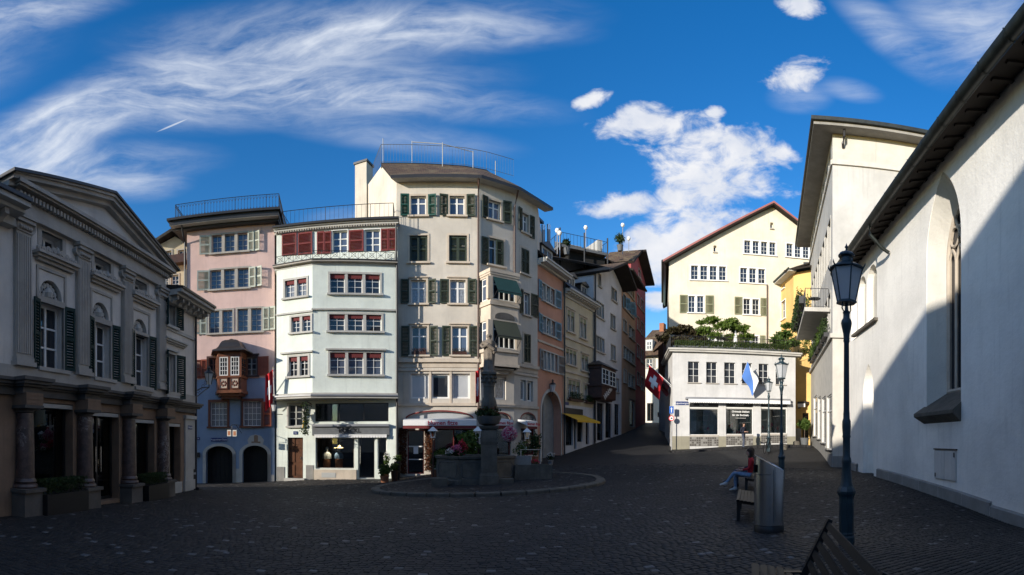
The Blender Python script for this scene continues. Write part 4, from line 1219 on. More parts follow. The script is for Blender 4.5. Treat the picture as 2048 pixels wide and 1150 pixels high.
wall(MN, A, [(0, zlo), (A.L, zlo), (A.L, zhi), (0, zhi)], 'mint_plaster', px=False, back=False)
wall(MN, B, [(0, zlo), (B.L, zlo), (B.L, zhi), (0, zhi)], 'mint_plaster', px=False, back=False)
for Wl, segs in ((B, ((623, 795, 619, .10), (651, 772, 699, .14))), (A, ((553, 627, 626, .08), (562, 627, 705, .12)))):
    for x0, x1, y, o in segs:
        z = Wl.Z((x0 + x1) / 2, y); MB().box(Wl.U(x0), Wl.U(x1) if x1 not in (627, ) else Wl.L + .03, -o, .03, z - .04, z + .04).obj('ledge', 'pale_stone', MN, Wl.M)
Wall_s = Wall(T.at(0, -.05), A.a); MB().box(0, Wall_s.L, 0, .05, zlo, zhi).obj('bay_side', 'mint_plaster', MN, Wall_s.M)
# slabs closing the bay above and below
def poly3(o): return [A.at(-.15, 0), A.at(0, o), Wall(A.at(0, o), A.at(1, o)).a, B.at(0, o) + (A.n + B.n).normalized() * 0, B.at(B.L, o), T.at(T.L, -.1), T.at(0, -.1)]
def bayslab(o, z0, z1, m, nm):
    c = (A.n + B.n).normalized() * o / math.cos(math.acos(max(-1, min(1, A.n.dot(B.n)))) / 2)
    p = [A.at(-.1, o), A.b + c, B.at(B.L, o), T.at(T.L, -.3), T.at(-.1, -.3)]
    return MB().prismz([(q.x, q.y) for q in p], z0, z1).obj(nm, m, MN, I4)
bayslab(.02, zhi, zhi + .12, 'pale_stone', 'balcony_slab'); bayslab(.22, zhi + .12, zhi + .19, 'grey_stone', 'balcony_cornice'); bayslab(.26, zhi + .19, zhi + .23, 'roof_metal', 'balcony_edge')
bayslab(.42, zlo - .10, zlo - .03, 'zinc', 'canopy'); bayslab(.30, zlo - .03, zlo + .06, 'pale_stone', 'canopy_top'); bayslab(.36, zlo - .20, zlo - .10, 'pale_stone', 'canopy_board')
# balcony balustrade of crossed bars and rings
def xrail(Wl, u0, u1, z, n, h=.42, off=.12):
    b = MB(); w_ = (u1 - u0) / n
    for zz in (z + .04, z + h): b.tube([(u0, -off, zz), (u1, -off, zz)], .014, 5)
    for i in range(n + 1): b.tube([(u0 + i * w_, -off, z), (u0 + i * w_, -off, z + h + .02)], .012, 5)
    for i in range(n):
        a = u0 + i * w_; c = a + w_; m_ = a + w_ / 2; zc = z + .02 + h / 2
        b.tube([(a, -off, z + .05), (c, -off, z + h)], .009, 4); b.tube([(a, -off, z + h), (c, -off, z + .05)], .009, 4)
        if i % 2 == 0: b.tube([(m_ + .11 * math.cos(q * .7854), -off, zc + .11 * math.sin(q * .7854)) for q in range(9)], .009, 4)
        else: b.tube([(m_, -off, z + .05), (m_, -off, z + h)], .008, 4); b.tube([(a + .1, -off, zc), (c - .1, -off, zc)], .008, 4)
    return b.obj('balustrade', 'iron', MN, Wl.M)
xrail(B, .0, B.L - .15, zhi + .23, 9); xrail(A, .05, A.L - .05, zhi + .23, 4)
# top storey on the straight line of the street
zT0, zT1 = zhi - .3, T.Z(680, 458)
win(MN, T, 665, 695, 461, 505, cols=2, rows=3, sw=.05, sm='paint_white', gl='sky_tint_glass', sill=False); win(MN, T, 730, 760, 459, 503, cols=2, rows=3, sw=.05, sm='paint_white', gl='sky_tint_glass', sill=False)
for x0, x1, y0, y1 in ((564, 593.5, 467, 511), (596, 625, 465, 509), (634, 648.5, 463, 508), (648.5, 663, 463, 507.5), (698, 727, 460, 503.5), (762, 776.5, 457.5, 502), (776.5, 791.5, 457, 501)):
    shutter(MN, T, x0, x1, y0, y1, 'shutter_red', ang=2)
wall(MN, T, [(0, zT0), (T.L, zT0), (T.L, zT1), (0, zT1)], 'mint_plaster', px=False, depth=9)
moulding(MN, T, -.1, T.L + .05, zT1, [(.10, .04), (.10, .16), (.06, .24)], 'pale_stone')
d = MB(); u = 0
while u < T.L: d.box(u, u + .06, -.15, -.05, zT1 + .02, zT1 + .10); u += .13
d.obj('dentils', 'grey_stone', MN, T.M)['kind'] = 'stuff'
MB().box(-.15, T.L + .08, -.34, 9, zT1 + .26, zT1 + .36).obj('roof', 'roof_metal', MN, T.M)
railing(MN, T.M, [(.35, 2, zT1 + .36), (.35, -.2, zT1 + .36), (T.L - .2, -.2, zT1 + .36), (T.L - .2, 3, zT1 + .36)], .72, gap=.22, r=.008, post=2.2)
# ground floor: house door, shop window, shop door
SH = Wall(T.a, T.b); gm_ = lambda x: G(*SH.at(SH.U(x)))
win(MN, SH, 577, 605, 809, 852, cols=2, rows=3, sw=.08, sm='pale_stone', fm='paint_grey', gl='glass')
holes = []
def shopwin(H, Wl, x0, x1, y0, y1, nm, fm='black_paint', zb=None, dep=.12, room=1.6, rm='room_dark', fr=.05, gl='shop_glass', nv=1):
    u0, u1, z0, z1 = Wl.rect(x0, x1, y0, y1)
    if zb is not None: z0 = zb
    Wl.holes.append([(u0, z0), (u1, z0), (u1, z1), (u0, z1)])
    f = MB(); f.box(u0, u0 + fr, dep, dep + .07, z0, z1); f.box(u1 - fr, u1, dep, dep + .07, z0, z1); f.box(u0 + fr, u1 - fr, dep, dep + .07, z0, z0 + fr); f.box(u0 + fr, u1 - fr, dep, dep + .07, z1 - fr, z1)
    for k in range(1, nv): f.box(u0 + (u1 - u0) * k / nv - fr / 2, u0 + (u1 - u0) * k / nv + fr / 2, dep, dep + .07, z0, z1)
    fo = f.obj(nm, fm, H, Wl.M)
    for k in range(nv): piece('pane', gl, fo, Wl.M, u0 + (u1 - u0) * k / nv + fr * .6, u0 + (u1 - u0) * (k + 1) / nv - fr * .6, dep + .03, dep + .038, z0 + fr * .6, z1 - fr * .6)
    if room:
        r = MB(); y0_, y1_ = .241, room
        for q in (((u0, y0_, z0), (u1, y0_, z0), (u1, y1_, z0), (u0, y1_, z0)), ((u0, y0_, z1), (u1, y0_, z1), (u1, y1_, z1), (u0, y1_, z1)), ((u0, y1_, z0), (u1, y1_, z0), (u1, y1_, z1), (u0, y1_, z1)),
                  ((u0, y0_, z0), (u0, y1_, z0), (u0, y1_, z1), (u0, y0_, z1)), ((u1, y0_, z0), (u1, y1_, z0), (u1, y1_, z1), (u1, y0_, z1))): r.quad(*q)
        r.obj('shop_interior', rm, fo, Wl.M)
    return fo, (u0, u1, z0, z1)
shopwin(MN, SH, 630, 777, 806, 843, 'transom_window', 'black_paint', nv=3, room=.8)
shopwin(MN, SH, 631, 709, 875, 938, 'display_window', 'pale_stone', rm='room_warm')
fo, (a, b_, c, d_) = shopwin(MN, SH, 716, 750, 872, 955, 'shop_door', 'paint_grey', zb=gm_(730) + .02, dep=.16)
MB().tube([(a + .1, .06, c + .75), (a + .1, .06, c + 1.65)], .018, 6).obj('handle', 'steel', fo, SH.M)
shopwin(MN, SH, 755, 774, 874, 938, 'display_window', 'paint_white')
u0, u1, z0, z1 = SH.rect(575, 606, 875, 955); z0 = gm_(590) + .12
SH.holes.append([(u0, z0), (u1, z0), (u1, z1), (u0, z1)])
b = MB(); b.box(u0, u1, .16, .2, z0, z1)
for k in range(2):
    for j in range(3): b.box(u0 + .1 + k * (u1 - u0) / 2 - .02, u0 + (k + 1) * (u1 - u0) / 2 - .06, .13, .165, z0 + .12 + j * (z1 - z0) / 3, z0 + (j + 1) * (z1 - z0) / 3 - .02)
do = b.obj('house_door', 'door_wood', MN, SH.M)
MB().box(u1 - .14, u1 - .1, .08, .14, z0 + .95, z0 + 1.1).obj('handle', 'steel', do, SH.M)
MB().box(u0 - .12, u1 + .12, -.25, .2, z0 - .5, z0).obj('door_step', 'pale_stone', MN, SH.M)
wall(MN, SH, [(0, -2), (SH.L, -2), (SH.L, zlo), (0, zlo)], 'mint_plaster', px=False, depth=9)
MB().box(0.02, SH.U(574) - .13, -.025, .05, -2, gm_(560) + .75).obj('plinth', 'plinth_grey', MN, SH.M)
MB().box(SH.U(607) + .13, SH.U(627), -.025, .05, -2, gm_(615) + .75).obj('plinth', 'plinth_grey', MN, SH.M)
b = MB(); b.box(SH.U(629), SH.U(713), -.12, .1, -2, SH.Z(670, 939)); b.obj('shop_base', 'sand_stone', MN, SH.M)
bo = MB().box(SH.U(644), SH.U(672), -.135, -.11, gm_(660) + .1, SH.Z(660, 945)).obj('vent_grille', 'paint_grey', MN, SH.M)
u0, u1 = SH.U(625), SH.U(779)
sg = MB().box(u0, u1, -.10, .05, SH.Z(700, 871), SH.Z(700, 853)).obj('shop_fascia', 'planter_grey', MN, SH.M)
MB().box(u0, u1, -.22, .05, SH.Z(700, 853), SH.Z(700, 848.5)).obj('fascia_ledge', 'zinc', MN, SH.M)
text('ROECKL', .30, 'black_soft', sg, SH.M @ TR(SH.U(700), -.104, SH.Z(700, 861.5)), 'lettering', .004, bold=.008)
v = MB(); n = 26; ua, ub = SH.U(630), SH.U(774)
for k in range(n): v.prism([(ua + (ub - ua) * k / n + .005, SH.Z(700, 870.5)), (ua + (ub - ua) * (k + 1) / n - .005, SH.Z(700, 870.5)), (ua + (ub - ua) * (k + 1) / n - .005, SH.Z(700, 874.5)), (ua + (ub - ua) * (k + .5) / n, SH.Z(700, 875.5)), (ua + (ub - ua) * k / n + .005, SH.Z(700, 874.5))], -.19, -.18)
v.box(ua, ub, -.2, -.1, SH.Z(700, 870.5), SH.Z(700, 869))
v.obj('awning_valance', 'white_fabric', MN, SH.M)['kind'] = 'stuff'
q = MB().box(SH.U(587), SH.U(595), -.03, -.004, SH.Z(591, 869), SH.Z(591, 862.5)).obj('number_plate', 'sign_blue', MN, SH.M)
text('12', .12, 'sign_white', q, SH.M @ TR(SH.U(591), -.034, SH.Z(591, 865.7)), 'lettering', .002)
MB().tube([(T.L - .06, -.12, zT1), (T.L - .06, -.12, zhi + .3), (T.L - .02, -.2, zhi), (T.L - .02, -.2, zlo - .3), (T.L - .02, -.08, -1)], .05, 8).obj('downpipe', 'iron', MN, T.M)

# ================================================================ ivory corner house
F1 = Wall.px(793, 25.5, 957, 25.5); F2 = Wall.px(957, 25.5, 1028, 26.6); F3 = Wall.px(1028, 26.6, 1075, 28.2); F0 = Wall.px(734, 30.5, 793, 25.5)
CN = thing('corner_house', 'tall ivory corner house with green shutters and stone oriel above the flower shop', 'house', (*F1.at(F1.L / 2), G(*F1.at(F1.L / 2))))
zW = F1.Z(875, 359)
zG = F1.Z(875, 811)
SX = dict(fm='paint_white', sm='sand_stone', sw=.10, cols=2, rows=[.68], gl=('sky_tint_glass', 'glass', 'curtain_glass'), fr=.05, mu=.03, dep=.14)
for (x0, x1, y0, y1), shs, m in (
    ((821, 852, 392, 431), ((801, 818, 388, 432), (856, 872, 389, 432)), 'shutter_bright_green'), ((899, 929, 392, 431), ((879, 896, 389, 432), (933, 950, 389, 433)), 'shutter_green'),
    ((822, 852, 560, 607), ((801.5, 818.5, 558.5, 607), (856, 872, 558.5, 607)), 'shutter_green'), ((900, 931, 560, 607), ((880, 897.5, 558.5, 607), (936, 953, 558.5, 607.5)), 'shutter_green'),
    ((823, 854, 653, 710), ((802.5, 819.5, 652, 713), (859, 876, 652, 712)), 'shutter_green'), ((904, 935, 653, 710), ((884, 901, 652, 712), (938, 956, 652, 712)), 'shutter_green')):
    win(CN, F1, x0, x1, y0, y1, sh=shs, shm=m, head=y0 > 500, **SX)
for x0, x1 in ((815, 859), (894, 938)):
    P = win(CN, F1, x0 + 4, x1 - 4, 471, 524, **{**SX, 'gl': 'glass'})
    xm = (x0 + x1) / 2
    for a, c in ((x0 + 5, xm), (xm, x1 - 5)): shutter(P, F1, a, c, 472, 523, 'shutter_green', ang=1, off=-.07)
win(CN, F2, 977, 1001, 402, 440, sh=[(963, 976, 392, 436, 'R'), (1006, 1021, 403, 447, 'L')], shm='shutter_green', **SX)
win(CN, F2, 978, 1007, 478, 531, sh=[(963, 977, 474, 529, 'R'), (992, 1006, 481, 532, 'L', 2)], shm='shutter_green', **SX)
win(CN, F3, 1044.5, 1057, 428, 466, sh=[(1036, 1044, 415, 460, 'R'), (1059, 1067.5, 432, 477, 'L')], shm='shutter_green', **SX)
win(CN, F3, 1042, 1057, 498, 548, sh=[(1042, 1049, 497, 546, 'L', 2), (1050, 1057, 500, 549, 'L', 2)], shm='shutter_green', **SX)
win(CN, F3, 1047, 1059, 586, 630, sh=[(1039, 1046, 578, 626, 'R'), (1062, 1075, 589, 634, 'L')], shm='shutter_green', **SX)
win(CN, F3, 1047.5, 1060, 669, 726, sh=[(1047.5, 1054, 668, 725, 'L', 2), (1054, 1060, 669, 726, 'L', 2)], shm='shutter_green', **SX)
WB = dict(fm='paint_white', sm='sand_stone', sw=.0, cols=1, rows=1, fr=.09, dep=.16, sill=False)
for (x0, x1), g in (((821, 858), 'blind_glass'), ((863, 899), 'glass'), ((904, 940), 'blind_glass')): win(CN, F1, x0, x1, 747, 797, gl=g, **WB)
win(CN, F2, 990, 1012, 754, 799, gl='curtain_glass', **WB)
win(CN, F3, 1041, 1052.5, 760, 801, gl='curtain_glass', **WB); win(CN, F3, 1055, 1066, 762, 803, gl='glass', **WB)
for Wl in (F1, F2, F3): wall(CN, Wl, [(0, zG), (Wl.L, zG), (Wl.L, zW), (0, zW)], 'ivory_plaster', px=False, back=False)
# stone dress of the first floor and the ledges that run round the corner
def band(y, h, o, m='sand_stone', nm='string_course'):
    z = F1.Z(875, y)
    for Wl in (F1, F2, F3): MB().box(-.02 if Wl is F1 else -.01, Wl.L + .01, -o, .02, z - h / 2, z + h / 2).obj(nm, m, CN, Wl.M)
band(721.5, .18, .16); band(730, .26, .04); band(741, .07, .08); band(809, .14, .12)
for x in (812, 860.5, 901.3, 948): MB().box(F1.U(x) - (.05 if 820 < x < 940 else .16), F1.U(x) + (.05 if 820 < x < 940 else .16), -.03, .03, F1.Z(875, 806), F1.Z(875, 742)).obj('pilaster_strip', 'sand_stone', CN, F1.M)
# left flank, back and core
S0 = 0.0
wall(CN, F0, [(0, -1), (F0.L, -1), (F0.L, zW + .15), (F0.L * .58, F0.Z(764, 331)), (0, F0.Z(734, 372))], 'ivory_plaster', px=False, back=False)
foot = [F1.a, F1.b, F2.b, F3.b, pp(1088, 35), pp(760, 36), F0.a]
b = MB(); p = [(q.x, q.y) for q in foot]
cen = sum(foot, Vector((0, 0))) / len(foot)
pin = [(q.x + (cen.x - q.x) * .06, q.y + (cen.y - q.y) * .06) for q in foot]
b.prismz(pin, zG - .2, zW - .02); b.obj('core', 'room_dark', CN, I4)
b = MB(); b.add([(foot[i].x, foot[i].y, z) for i in (3, 4, 5, 6) for z in (-1, zW)], [(0, 2, 3, 1), (2, 4, 5, 3), (4, 6, 7, 5)]); b.obj('back_wall', 'ivory_plaster', CN, I4)
# eaves and roof
ee = .55
def offs(Ws, o):
    pts = [Ws[0].at(0, o)]
    for a_, c_ in zip(Ws, Ws[1:]):
        bis = (a_.n + c_.n).normalized(); pts.append(a_.b + bis * (o / bis.dot(a_.n)))
    pts.append(Ws[-1].at(Ws[-1].L, o)); return pts
o1 = offs([F1, F2, F3], ee); o0 = offs([F1, F2, F3], -.05); o2 = offs([F1, F2, F3], -2.6)
o1[0] = F1.at(-.25, ee); o1[-1] = F3.at(F3.L + .75, ee); o0[-1] = F3.at(F3.L + .75, -.05); o2[-1] = F3.at(F3.L + .75, -2.6)
o2[0] = F0.at(F0.L * .58, .1); o2[1] = F1.at(F1.L * .86, -2.4); o2[2] = F2.at(F2.L * .8, -2.2)
so_ = MB(); zE = zW - .16
n = len(o1)
so_.add([(q.x, q.y, zW - .10) for q in o0] + [(q.x, q.y, zE) for q in o1], [(i, i + 1, n + i + 1, n + i) for i in range(n - 1)])
so_.obj('soffit', 'pale_stone', CN, I4)
fb = MB(); fb.add([(q.x, q.y, zE) for q in o1] + [(q.x, q.y, zE + .16) for q in o1], [(i, i + 1, n + i + 1, n + i) for i in range(n - 1)]); fb.obj('gutter', 'roof_metal', CN, I4)
zR = F1.Z(830, 333, -2.4)
for i in range(n - 1):
    z0 = zE + .16
    uvroof('roof', [(o1[i].x, o1[i].y, z0), (o1[i + 1].x, o1[i + 1].y, z0), (o2[i + 1].x, o2[i + 1].y, zR), (o2[i].x, o2[i].y, zR)], 'roof_tile', CN)
b = MB(); tp = [(q.x, q.y) for q in o2] + [(foot[4].x, foot[4].y), (foot[5].x, foot[5].y)]
b.prismz(tp, zR - .12, zR + .06); b.obj('terrace', 'roof_metal', CN, I4)
# downpipes
for Wl, u in ((F1, F1.L - .02), (F2, F2.L - .02)):
    q = [Wl.at(u, ee - .1), Wl.at(u, ee - .2), Wl.at(u, .09), Wl.at(u, .09)]
    MB().tube([(q[0].x, q[0].y, zE + .02), (q[1].x, q[1].y, zE - .2), (q[2].x, q[2].y, zE - .75), (q[3].x, q[3].y, zG - .6 if Wl is F1 else F2.Z(1020, 545))], .05, 8).obj('downpipe', 'dark_wood', CN, I4)
# terrace railing
rp = [(F0.a + Vector((.3, .1)), F0.Z(734, 372) + .15)] + [(q, zR + .06) for q in o2[:-1]] + [(F3.at(F3.L * .9, -1.6), zR + .06)]
pts = [(q.x, q.y, z) for q, z in rp]
railing(CN, I4, pts, 1.0, 'planter_grey', gap=.17, r=.006, post=50, top=.014, name='terrace_railing')
po = MB()
for x, D, y0, y1 in ((766, 27.9, 277, 327), (824, 27.6, 282, 330), (885, 27.4, 285, 334), (946, 28.0, 302, 340), (991, 28.6, 322, 350)):
    a_, c_ = wp(x, y1, D), wp(x, y0, D); po.tube([a_, c_], .022, 6)
po.tube([wp(824, 284, 27.6), wp(885, 288, 27.4), wp(946, 304, 28)], .02, 6)
po.obj('posts', 'paint_grey', CN, I4)
# chimney on the flank
q0, q1 = pp(710, 30.6), pp(733, 30.2)
d_ = (q1 - q0).normalized(); n_ = Vector((-d_.y, d_.x))
ch = MB(); ch.prismz([(q.x, q.y) for q in (q0, q1, q1 + n_ * .8, q0 + n_ * .8)], 6, wp(720, 326, 30.4).z); cho = ch.obj('chimney', 'ivory_plaster', CN, I4)
e_ = .07
ch = MB(); ch.prismz([(q.x, q.y) for q in (q0 - d_ * e_ - n_ * e_, q1 + d_ * e_ - n_ * e_, q1 + d_ * e_ + n_ * (.8 + e_), q0 - d_ * e_ + n_ * (.8 + e_))], wp(720, 326, 30.4).z, wp(720, 322, 30.4).z); ch.obj('chimney_cap', 'roof_metal', cho, I4)
# stone oriel over two floors on the middle facet
OD = 1.0
zo = lambda y: F2.Z(1005, y, OD)
ou0, ou1 = F2.U(966, .4), F2.U(1041, OD * .6)
of0, of1 = F2.U(981, OD), F2.U(1037, OD)
def opl(k): 
    m_ = (ou0 + ou1) / 2
    return [(m_ + (x - m_) * k, y * k) for x, y in ((ou0, 0.0), (of0, -OD), (of1, -OD), (ou1, 0))]
OR = MB().prismz(opl(1.0), zo(611), zo(601)).obj('oriel', 'sand_stone', CN, F2.M)
for k, ya, yb in ((1.0, 642, 628), (1.07, 548, 541), (1.04, 552, 548), (1.0, 556, 552), (1.05, 612, 606), (1.06, 704, 697), (.97, 727, 704), (1.05, 733, 727), (.8, 738, 733), (.55, 745, 738), (.98, 628, 612)):
    MB().prismz(opl(k), zo(ya), zo(yb)).obj('oriel_course', 'sand_stone', OR, F2.M)
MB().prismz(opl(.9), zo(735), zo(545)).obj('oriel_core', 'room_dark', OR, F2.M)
for ya, yb in ((601, 556), (697, 642)):
    for x, y in opl(1.0): piece('pier', 'sand_stone', OR, F2.M, x - .14, x + .14, y - .005, y + .2, zo(ya), zo(yb))
G1 = Wall(F2.at(of0, OD), F2.at(of1, OD)); G0 = Wall(F2.at(ou0, 0), F2.at(of0, OD)); G2 = Wall(F2.at(of1, OD), F2.at(ou1, 0))
for ya, yb in ((601, 556), (697, 642)):
    win(OR, G1, 0, 0, 0, 0, rect=(.16, G1.L - .16, zo(ya), zo(yb)), cols=4, rows=[.7], sw=0, sill=False, dep=.05, fr=.06, mu=.035, gl='glass', hole=False, flat=True)
    win(OR, G0, 0, 0, 0, 0, rect=(.2, G0.L - .16, zo(ya), zo(yb)), cols=1, rows=[.7], sw=0, sill=False, dep=.05, fr=.06, mu=.03, gl='sky_tint_glass', hole=False, flat=True)
    win(OR, G2, 0, 0, 0, 0, rect=(.16, G2.L - .2, zo(ya), zo(yb)), cols=1, rows=[.7], sw=0, sill=False, dep=.05, fr=.06, mu=.03, gl='glass', hole=False, flat=True)
for ya, yb, m, ym in ((557, 588, 'green_fabric', 600), (643, 676, 'olive_fabric', 694)):      # drop-arm awnings
    a = MB(); u0, u1 = .12, G1.L - .12; zt_, zb_, zm_ = zo(ya), zo(yb), zo(ym)
    a.add([(u0, -.03, zt_), (u1, -.03, zt_), (u1, -.5, zb_), (u0, -.5, zb_), (u0, -.52, zb_ - .12), (u1, -.52, zb_ - .12)], [(0, 1, 2, 3), (3, 2, 5, 4)])
    aw = a.obj('awning', m, CN, G1.M)
    a = MB()
    for u in (u0, u1): a.tube([(u, -.5, zb_), (u, -.04, zm_)], .012, 5)
    a.tube([(u0, -.5, zb_), (u1, -.5, zb_)], .015, 5); a.obj('awning_arm', 'iron', aw, G1.M)
b = MB(); ap = arch_pts(.25, G1.L - .25, zo(638), zo(634), zo(625), 10)
b.prism(ap[1:-1] if False else ap, -.03, .0); b.obj('arch_panel', 'dark_stone', OR, G1.M)
# ground floor: flower shop
gc = lambda Wl, u: G(*Wl.at(u))
Q1, Q2, Q3 = (Wall(q.a, q.b) for q in (F1, F2, F3))
for Wl, x0, x1, yt, ys in ((Q1, 812.5, 946, 823, 838), (Q2, 984, 1021, 827, 840), (Q3, 1041, 1071, 827, 841)):
    u0, u1, z0, z1 = Wl.rect(x0, x1, yt, ys)
    ap = arch_pts(u0, u1, z0 - .04, z0, z1, 14)
    Wl.holes.append(ap)
    fo = MB().prism(ap, .14, .16).obj('fanlight', 'blind_glass' if Wl is Q1 else 'curtain_glass', CN, Wl.M)
    tr_ = MB(); n = len(ap)
    for i in range(2, n - 1):
        a_, c_ = Vector(ap[i]), Vector(ap[i + 1]) if i + 1 < n else Vector(ap[0])
        m_ = Vector(((u0 + u1) / 2, z0 - 3)); e1 = (a_ - m_).normalized() * .07; e2 = (c_ - m_).normalized() * .07
        tr_.add([(q.x, y, q.y) for y in (-.02, .03) for q in (a_, c_, c_ + e2, a_ + e1)], [(0, 1, 2, 3), (0, 4, 5, 1), (2, 6, 7, 3)])
    tr_.obj('arch_trim', 'shutter_red', fo, Wl.M)
fo, _ = shopwin(CN, Q1, 815, 848, 860, 947, 'shop_door', 'dark_red_fabric', zb=gc(Q1, Q1.U(830)) + .1, rm='room_dark')
u0, u1, z0, z1 = _
MB().box(u0 + .05, u1 - .05, .11, .2, (z0 + z1) / 2 + .25, (z0 + z1) / 2 + .31).obj('rail', 'paint_white', fo, Q1.M); MB().box(u0 + .05, u1 - .05, .112, .2, (z0 + z1) / 2 - .4, (z0 + z1) / 2 - .36).obj('rail', 'paint_white', fo, Q1.M)
MB().box((u0 + u1) / 2 - .12, (u0 + u1) / 2 + .12, .125, .14, (z0 + z1) / 2 - .1, (z0 + z1) / 2 + .25).obj('notice', 'sign_white', fo, Q1.M)
shopwin(CN, Q1, 868, 946, 858, 912, 'display_window', 'dark_red_fabric', rm='room_dark', nv=2, zb=gc(Q1, Q1.U(900)) + .5)
shopwin(CN, Q2, 982, 1022, 856, 925, 'display_window', 'dark_red_fabric', rm='room_dark', zb=gc(Q2, 1) + .5)
shopwin(CN, Q3, 1042, 1070, 857, 920, 'display_window', 'dark_red_fabric', rm='room_dark', zb=gc(Q3, 1) + .5)
for Wl in (Q1, Q2, Q3): wall(CN, Wl, [(0, -1.5), (Wl.L, -1.5), (Wl.L, zG), (0, zG)], 'ivory_plaster', px=False, back=False)
for Wl, x0, x1, y, s_ in ((F1, 806, 953, 840, .30), (F2, 976, 1026, 840, .22), (F3, 1038, 1075, 842, .22)):
    OFF = .75
    u0, u1 = Wl.U(x0, OFF), Wl.U(x1, OFF); zt_ = Wl.Z((x0 + x1) / 2, y, OFF)
    if Wl is not F1: u0 = max(u0, .25); u1 = min(u1, Wl.L + .1)
    a = MB(); a.add([(u0, -.05, zt_ + .10), (u1, -.05, zt_ + .10), (u1, -OFF, zt_), (u0, -OFF, zt_), (u0, -.05, zt_ + .0), (u1, -.05, zt_ + .0), (u1, -OFF, zt_ - .27), (u0, -OFF, zt_ - .27)],
                    [(0, 1, 2, 3), (3, 2, 6, 7), (0, 3, 7, 4), (1, 5, 6, 2)])
    aw = a.obj('awning', 'white_fabric', CN, Wl.M)
    MB().box(u0, u1, -OFF + .01, -OFF + .03, zt_ - .42, zt_ - .271).obj('valance_trim', 'dark_red_fabric', aw, Wl.M)
    text('blumen fitze', s_, 'letter_red', aw, Wl.M @ TR(u0 + (u1 - u0) * (.54 if Wl is F1 else .6), -OFF - .004, zt_ - .15), 'lettering', .002, bold=.006)
# ================================================================ row on the left side of the rising lane
def roofbox(H, W, u0, u1, z0, over, rise, depth, m='roof_tile_dark', th=.14, nm='roof'):
    """single roof slope rising backwards from the eave"""
    uvroof(nm, [(u0, -over, z0), (u1, -over, z0), (u1, depth, z0 + rise), (u0, depth, z0 + rise)], m, H, W.M, th)
    b = MB(); b.add([(u0, depth, z0 + rise), (u1, depth, z0 + rise), (u1, depth * 2, z0), (u0, depth * 2, z0)], [(0, 1, 2, 3)]); b.obj('rear_roof', m, H, W.M)
def dormer(H, W, x0, x1, y0, y1, off=-.9, m='roof_metal', fm='paint_grey'):
    u0, u1, z0, z1 = W.rect(x0, x1, y0, y1, off)
    b = MB(); b.box(u0 - .14, u1 + .14, -off, -off + 2.2, z0 - .5, z1 + .1); D_ = b.obj('dormer', m, H, W.M)
    dw = Wall(W.at(0, off), W.at(1, off))
    win(D_, dw, 0, 0, 0, 0, rect=(u0, u1, z0, z1), cols=2, rows=2, sw=.07, sm=fm, fm=fm, sill=False, dep=-.03, hole=False, flat=True, mu=.02)
    b = MB(); um = (u0 + u1) / 2; h = (u1 - u0) * .28
    b.prism([(u0 - .28, z1 + .08), (u1 + .28, z1 + .08), (u1 + .28, z1 + .14), (um, z1 + .16 + h), (u0 - .28, z1 + .14)], -off - .18, -off + 2.2); b.obj('dormer_roof', m, D_, W.M)
    return D_

# ---- salmon house
W = Wall.px(1075, 28.25, 1127, 31.4)
SA = thing('salmon_house', 'salmon house with blue shutters and tall arched gateway beside the ivory corner house', 'house', (*W.at(W.L / 2), G(*W.at(W.L / 2))))
zt = W.Z(1100, 546)
ST = dict(sm='pale_stone', fm='paint_white', sw=.07, mw=.12, cols=2, rows=3, mu=.012, fr=.035, gl=('glass', 'curtain_glass'))
win(SA, W, 1084, 1109, 573, 606, nl=3, sh=[(1076, 1083, 560, 596, 'R', 6), (1110, 1120, 581, 617, 'L', 6)], shm='shutter_blue', **ST)
win(SA, W, 1084.5, 1110, 638, 670, nl=3, sh=[(1076.5, 1084, 627, 664, 'R', 6), (1110.5, 1120, 645, 681, 'L', 6)], shm='shutter_blue', **ST)
win(SA, W, 1086.5, 1115, 706, 742, nl=4, sh=[(1078, 1086, 698, 738, 'R', 6), (1116, 1127, 712, 750, 'L', 6)], shm='shutter_grey', **ST)
u0, u1, z0, z1 = W.rect(1083, 1121.5, 783, 912); g0 = G(*W.at((u0 + u1) / 2))
ap = arch_pts(u0, u1, g0 - .5, z1 - .95 * (u1 - u0) / 2, z1, 16); W.holes.append(ap)
wall(SA, W, [(0, -1), (W.L, -1), (W.L, zt), (0, zt)], 'salmon_plaster', px=False, reveal=.6, depth=5)
ou = arch_pts(u0 - .16, u1 + .16, g0 - .5, z1 - .95 * (u1 - u0) / 2, z1 + .17, 16)
b = MB()
for i in range(1, len(ap) - 1):
    a, c, d, e = ap[i], ap[i + 1], ou[i + 1], ou[i]
    b.add([(q[0], y, q[1]) for y in (-.03, .08) for q in (a, c, d, e)], [(0, 1, 2, 3), (2, 6, 7, 3)])
a, c, d, e = ap[-1], ap[0], ou[0], ou[-1]; b.add([(q[0], y, q[1]) for y in (-.03, .08) for q in (a, c, d, e)], [(0, 1, 2, 3), (2, 6, 7, 3)])
b.obj('gateway_surround', 'pale_stone', SA, W.M)
b = MB(); b.box((u0 + u1) / 2 - .1, u1 + .02, .5, .58, g0 - .3, z1); b.obj('gate_leaf', 'shutter_grey', SA, W.M)
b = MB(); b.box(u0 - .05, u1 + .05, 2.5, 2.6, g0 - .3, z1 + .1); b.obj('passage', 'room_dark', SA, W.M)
z_ = W.Z(1100, 690); MB().box(0, W.L, -.07, .02, z_ - .06, z_ + .06).obj('string_course', 'sand_stone', SA, W.M)
moulding(SA, W, 0, W.L + .1, zt, [(.12, .2), (.14, .55), (.10, .62)], 'pale_stone', 'eave')
roofbox(SA, W, 0, W.L, zt + .36, .6, 2.6, 2.5)
dormer(SA, W, 1084, 1103, 500, 527, -.7)
